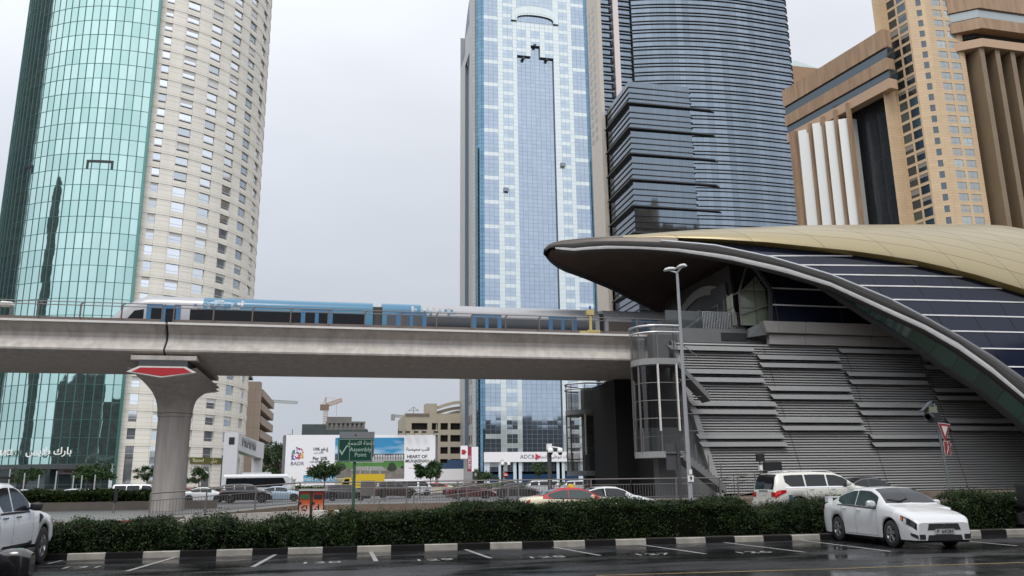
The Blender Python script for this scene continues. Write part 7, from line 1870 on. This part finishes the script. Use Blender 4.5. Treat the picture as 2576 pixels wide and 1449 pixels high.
for (a, c, d_, f) in ((x0_, x1_, zt_-.03, zt_-.02), (x0_, x1_, zb_+.02, zb_+.03), (x0_, x0_+.01, zb_+.02, zt_-.02), (x1_-.01, x1_, zb_+.02, zt_-.02), (cx_-w*.17, cx_-w*.17+.01, zb_+.02, zt_-.02)): b.box(a, c, -.024, -.019, d_, f)
b.build('border_lines', M_swt, t)
zm = (zt_+zb_)/2; b = MB(); xc = cx_-w*.335; P = [(-.115, -.02), (-.09, .02), (-.045, -.07), (.075, .13), (.105, .125), (-.045, -.14)]
b.slab([(xc+x, -.024, zm+z) for x, z in P], (0, .004, 0)); b.build('tick_mark', M_swt, t)
text_mesh('arabic_lettering', arabic('نقطة التجمع'), .15, face_mat((cx_+w*.155, -.022, zm+.19)), M_swt, t, depth=.002, bold=.002); text_mesh('latin_lettering', 'Assembly', .155, face_mat((cx_+w*.155, -.022, zm+.015)), M_swt, t, depth=.002, bold=.001); text_mesh('latin_lettering', 'Point', .155, face_mat((cx_+w*.155, -.022, zm-.13)), M_swt, t, depth=.002, bold=.001)
# tall street lamp
lp = at(1738, 1258, 34); lt = at(1717, 684, 34)
t = thing('street_lamp', 'tall grey double headed street lamp in front of the louvred wall', 'street lamp', (lp.x, 34, 0)); 
b = MB(); H = lt.z; b.tube([(0, 0, 0), (0, 0, 3), (0, 0, H)], .1, n=14, rs=[.105, .095, .06]); b.build('pole', mat('lamp grey paint', (.30, .31, .32), .5), t)
for dx, dy, nm in ((.10, -.28, 0), (-.22, .30, 1)):
    b = MB(); c = Vector((dx, dy, H+.16)); rows = []
    d = Vector((dx, dy, 0)).normalized(); s = Vector((-d.y, d.x, 0))
    for q, (l, ww, hh) in enumerate(((-.30, .05, .04), (-.2, .11, .09), (0, .15, .13), (.2, .14, .11), (.30, .07, .04))):
        rows.append([c+d*l+s*ww*math.cos(a)+Vector((0, 0, hh*math.sin(a) if math.sin(a) > 0 else .04*math.sin(a))) for a in np.linspace(0, 2*math.pi, 13)[:-1]])
    b.grid(rows, 0, True, closed=True); b.face(rows[0]); b.face(rows[-1]); b.tube([(0, 0, H-.05), c+Vector((0, 0, -.04))], .04, n=6); o = b.build('lamp_head', mat('lamp head pale', (.55, .56, .56), .4), t)
    b = MB(); b.lathe([(.001, -.03), (.10, -.01), (.11, .01)], 14, 0, Matrix.Translation(c+d*.02+Vector((0, 0, -.035)))); b.build('lens', M_lampglass, o)
b = MB(); b.box(-.13, .13, -.14, -.11, at(1738, 1204, 34).z-.13, at(1738, 1204, 34).z+.13); o = b.build('number_plate', M_white, t); text_mesh('number', '9', .22, face_mat((0, -.145, at(1738, 1204, 34).z)), M_black, o, depth=.001, bold=.01)
b = MB(); b.box(-.05, .08, -.135, -.11, at(1738, 1187, 34).z-.1, at(1738, 1187, 34).z+.1); b.build('small_sticker', M_white, t)
# dark post with sign seen from behind
p = at(1713, 1262, 29); zt_ = at(1708, 1096, 29).z
t = thing('traffic_sign_post', 'dark post with a flat panel seen from behind left of the lamp', 'sign', (p.x, 29, 0))
b = MB(); b.tube([(0, 0, 0), (0, 0, zt_)], .05, n=10); b.build('post', M_dgrey, t); b = MB(); b.box(-.45, .1, .05, .08, zt_-1.25, zt_-.3); b.build('panel', mat('panel back', (.07, .07, .075), .5), t); b = MB(); b.box(-.5, .35, .0, .05, zt_-.65, zt_-.6); b.box(.1, .2, 0, .1, zt_-.75, zt_-.65); b.build('bracket', M_rail, t)
# give way sign with beacon and solar panel
pb_, pt_ = at(2396, 1252, 31.5), at(2349, 1016, 31.5); t = thing('give_way_sign', 'leaning pole with give way triangle, pedestrian plate, beacon and small solar panel', 'sign', (pb_.x, 31.5, 0)); o_ = Vector(t.location)
T = Vector((pt_.x-pb_.x, 0, pt_.z)); 
def al(f): return T*f
b = MB(); b.tube([(0, 0, 0), T], .05, n=10); b.build('pole', mat('pole grey green', (.13, .145, .15), .5), t)
def onp(x, y, dy=0): q = at(x, y, 31.5)-o_; return Vector((q.x, dy, q.z))
RZ = Matrix.Rotation(R_(-35), 4, 'Z')
c = onp(2372, 1088); b = MB(); M_swh = mat('sign face white', (.55, .52, .5), .5)
def tri(s, y): return [Vector((x*s, y, z*s)) for x, z in ((-.42, .40), (.42, .40), (0, -.62))]
for s, y, m in ((.86, -.09, 0), (.80, -.1, 1), (.44, -.112, 0)): b.slab([c+Vector((.0, 0, .05 if s > .6 else .09))+Matrix.Rotation(R_(4), 4, 'Y') @ (Matrix.Rotation(R_(10), 4, 'Z') @ p_) for p_ in tri(s, y)], (0, .008, 0), m)
b.build('give_way_triangle', [M_swh, mat('sign dull red', (.22, .015, .02), .5)], t)
c = onp(2379, 1127); b = MB()
for w_, h_, y, m in ((.19, .30, -.09, 1), (.17, .28, -.1, 0)): b.slab([c+Matrix.Rotation(R_(10), 4, 'Z') @ Vector((x, y, z)) for x, z in ((-w_, -h_), (w_, -h_), (w_, h_), (-w_, h_))], (0, .008, 0), m)
RR = Matrix.Rotation(R_(10), 4, 'Z')
def pb2(p, q, w): b.bar(c+RR @ Vector((p[0], -.11, p[1])), c+RR @ Vector((q[0], -.11, q[1])), w, w)
for p, q, w_ in (((0, .12), (0, -.04), .08), ((0, -.04), (-.08, -.24), .04), ((0, -.04), (.09, -.24), .04), ((0, .1), (.1, .0), .03), ((-.01, .18), (.01, .23), .06)):
    b.bar(c+RR @ Vector((p[0], -.11, p[1])), c+RR @ Vector((q[0], -.11, q[1])), w_, .01, 1)
b.build('pedestrian_plate', [MATS['sign dull red'], M_swh], t)
c = onp(2340, 1050); b = MB(); b.lathe([(.12, .0), (.16, -.18), (.17, -.45), (.15, -.45), (.13, -.2)], 18, 0, Matrix.Translation(c+Vector((.1, 0, 0))) @ Matrix.Rotation(R_(-62), 4, 'Z'), axis='Y'); b.box(c.x+.02, c.x+.42, -.1, .2, c.z-.22, c.z+.2); b.build('beacon', M_black, t)
c = onp(2335, 1027); b = MB(); b.slab([c+Vector(v) for v in ((-.3, 0, -.1), (.1, -.15, .32), (.28, .35, .3), (-.1, .5, -.12))], (.03, .0, -.03)); b.build('solar_panel', mat('solar cell', (.16, .18, .2), .15), t)
c = onp(2343, 1030); b = MB(); b.box(c.x-.15, c.x+.25, -.05, .3, c.z-.25, c.z+.1); b.build('control_box', mat('box pale green', (.16, .17, .12), .6), t)
# camera masts, bollards and small posts
def mast(x, yb, Y, yt, lab, r=.11, cams=True):
    p = at(x, yb, Y); H = at(x, yt, Y).z; t = thing('camera_mast', lab, 'camera mast', (p.x, Y, .3), group='surveillance masts'); H -= .3
    b = MB(); b.tube([(0, 0, 0), (0, 0, H)], r, n=12); b.build('pole', M_dgrey if r > .1 else M_rail, t)
    b = MB(); b.box(-.14, .14, -.12, .12, H-.05, H+.3); b.build('bracket', M_white, t)
    for dx in (0, .75):
        b = MB(); M = Matrix.Translation((dx*.75, -.3, H-.15)); b.tube([(0, 0, H+.15), (dx*.75, -.3, H+.05)], .04, n=6); b.lathe([(.001, .22), (.13, .2), (.17, 0), (.15, -.05)], 14, 0, M); o = b.build('dome_camera', M_white, t)
        b = MB(); b.lathe([(.13, -.05), (.1, -.16), (.001, -.2)], 12, 0, M); b.build('dome', M_black, o)
    return t
mast(1384, 1245, 46, 1130, 'thick dark camera mast with two white dome cameras before the bank sign', .13)
mast(1264, 1245, 75, 1165, 'thinner camera mast left of the bank windows', .13)
p = atz(285, 1287, .1); b = MB(); H = at(294, 1236, 50).z
t = thing('marker_post', 'thin dark post standing alone on the paving left of the pier', 'post', (p.x*50/p.y, 50, .24)); b.tube([(0, 0, 0), (.05, 0, H-.24)], .05, n=8); b.build('shaft', M_rail, t)
b = MB(); b.box(-.03, .13, -.07, .07, H-.85, H-.2); b.build('dark_cap', M_black, t)
p = at(1991, 1266, 24.2); b = MB(); b.tube([(0, 0, 0), (0, 0, at(1991, 1245, 24.2).z)], .06, n=12); o = b.build('blue_post', mat('blue post paint', (.03, .075, .14), .5)); tag(o, 'short blue post between the pearl suv and the feathery bush', 'post'); o.location = (p.x, 24.2, 0)
p = at(1913, 1180, 45.5); t = thing('floodlight_post', 'small floodlight on a short post beside a dark panel at the louvred wall', 'floodlight', (p.x, 45.5, .6)); z = at(1913, 1155, 45.5).z-.6
b = MB(); b.tube([(0, 0, 0), (0, 0, z)], .05, n=8); b.build('post', M_rail, t); b = MB(); b.box(-.22, .22, -.2, .05, z-.15, z+.3); b.build('lamp', M_black, t); b = MB(); b.box(-.08, .1, -.1, .1, z-.65, z-.35); b.build('junction_box', M_white, t)
q0, q1 = at(1922, 1184, 46.6), at(1965, 1162, 46.6); b = MB(); b.box(q0.x, q1.x, 46.55, 46.7, q0.z, q1.z); b.build('dark_panel', M_black, st).location = -O
# bank pylon sign
p = at(1190, 1190, 170); t = thing('pylon_sign', 'maroon and white vertical pylon sign left of the bank entrance', 'sign', (p.x, 170, .5)); zt_, zb_ = at(1190, 1124, 170).z-.5, at(1190, 1186, 170).z-.5
wx = (at(1204, 1150, 170).x-at(1178, 1150, 170).x)
b = MB(); b.box(-wx/2, -wx/2+wx*.36, -.02, .5, zb_, zt_); b.build('maroon_face', mat('sign maroon', (.28, .02, .06), .5), t); b = MB(); b.box(-wx/2+wx*.36, wx/2, 0, 1.2, zb_, zt_); b.build('white_return', M_bw, t)
b = MB(); b.tube([(.2, .4, 0), (.2, .4, zb_)], .25, n=10); b.build('stem', M_dgrey, t)
b = MB(); b.box(-wx/2-1.5, -wx/2-.02, 0, .3, zb_+2.6, zb_+5.2); o = b.build('side_plate', M_bw, t); b = MB(); c = Vector((-wx/2-.75, -.03, zb_+3.9)); b.slab([c+Vector(v) for v in ((-.55, 0, -.5), (.05, 0, -.5), (.5, 0, 0), (.05, 0, .5), (-.55, 0, .5))], (0, .02, 0)); b.build('plate_emblem', M_red, o)
o = text_mesh('vertical_lettering', 'METRO', .8, Matrix.Translation((-wx/2+wx*.18, -.03, (zt_+zb_)/2-.6)) @ Matrix.Rotation(math.pi/2, 4, 'X') @ Matrix.Rotation(math.pi/2, 4, 'Z'), M_white, t, depth=.005)
for k, (x, Y, yt) in enumerate(((140, 130, 1185), (184, 128, 1196), (60, 130, 1190), (22, 130, 1180), (97, 132, 1194), (205, 134, 1196), (1265, 150, 1155), (238, 131, 1194))):
    p = at(x, 1215, Y); b = MB(); b.tube([(0, 0, 0), (0, 0, at(x, yt, Y).z-.02)], .09, n=6); o = b.build('verge_post', mat('post pale', (.42, .43, .43), .5)); tag(o, ('thin pale post '+('before the green tower right of the banner', 'before the beige wall near the tower seam', 'before the lobby glass left of the white roofs', 'at the far left above the pickup roof', 'between the two lobby trees', 'beside the seam of the round tower', 'left of the bank window mast', 'beside the dark leafy tree')[k]), 'post', 'thin posts along the far verge'); o.location = (p.x, Y, .02)
t = thing('highway_fence', 'long low wire fence along the far verge of the highway', 'fence', (0, 136, .5)); b = MB()
for x in range(-70, 130, 3): b.bar((x, 0, 0), (x, 0, 1.5), .06, .06)
for z in (.3, .9, 1.5): b.bar((-70, 0, z), (128, 0, z), .035, .035)
b.build('wire_mesh', M_rail, t)
# white gate posts near the billboard and small road signs
for x, lab in ((524-0, None),):
    pass
t = thing('gate_wall', 'pair of cream gate pillars with railing in front of the billboard', 'wall', (at(790, 1215, 136).x, 136, .3)); 
for dx in (-7.5, -4.2, 3.2):
    b = MB(); b.box(dx, dx+1.3, 0, 1.2, 0, 2.0); b.box(dx-.12, dx+1.42, -.12, 1.3, 2.0, 2.2); b.build('pillar', mat('cream pillar', (.50, .47, .38), .7), t)
for x, Y in ((1120, 140), (1272, 140)):
    p = at(x*.0+ (1102 if x == 1120 else 1272), 1200, Y); t = thing('no_entry_sign', 'small round red no entry sign '+('below the right end of the billboard' if x == 1120 else 'left of the bank windows'), 'sign', (p.x, Y, .3)); z = at(1102, 1197, Y).z-.3
    b = MB(); b.tube([(0, .05, 0), (0, .05, z)], .05, n=6); b.build('post', M_rail, t); b = MB(); b.lathe([(.001, -.03), (.42, -.03), (.42, 0)], 18, 0, Matrix.Translation((0, 0, z)), axis='Y'); b.build('disc', M_red, t); b = MB(); b.box(-.3, .3, -.045, -.032, z-.07, z+.07); b.build('white_bar', M_white, t)
# orange marker post near taxi
p = at(1482, 1240, 60); t = thing('flexible_marker', 'short red marker post with white top behind the railing above the taxi', 'marker post', (p.x, 60, .4)); zt_ = at(1482, 1204, 60).z-.4
b = MB(); b.tube([(0, 0, 0), (0, 0, zt_*.72)], .13, n=10); b.build('red_tube', M_red, t); b = MB(); b.box(-.14, .16, -.1, .1, zt_*.72, zt_); b.build('white_head', M_white, t)
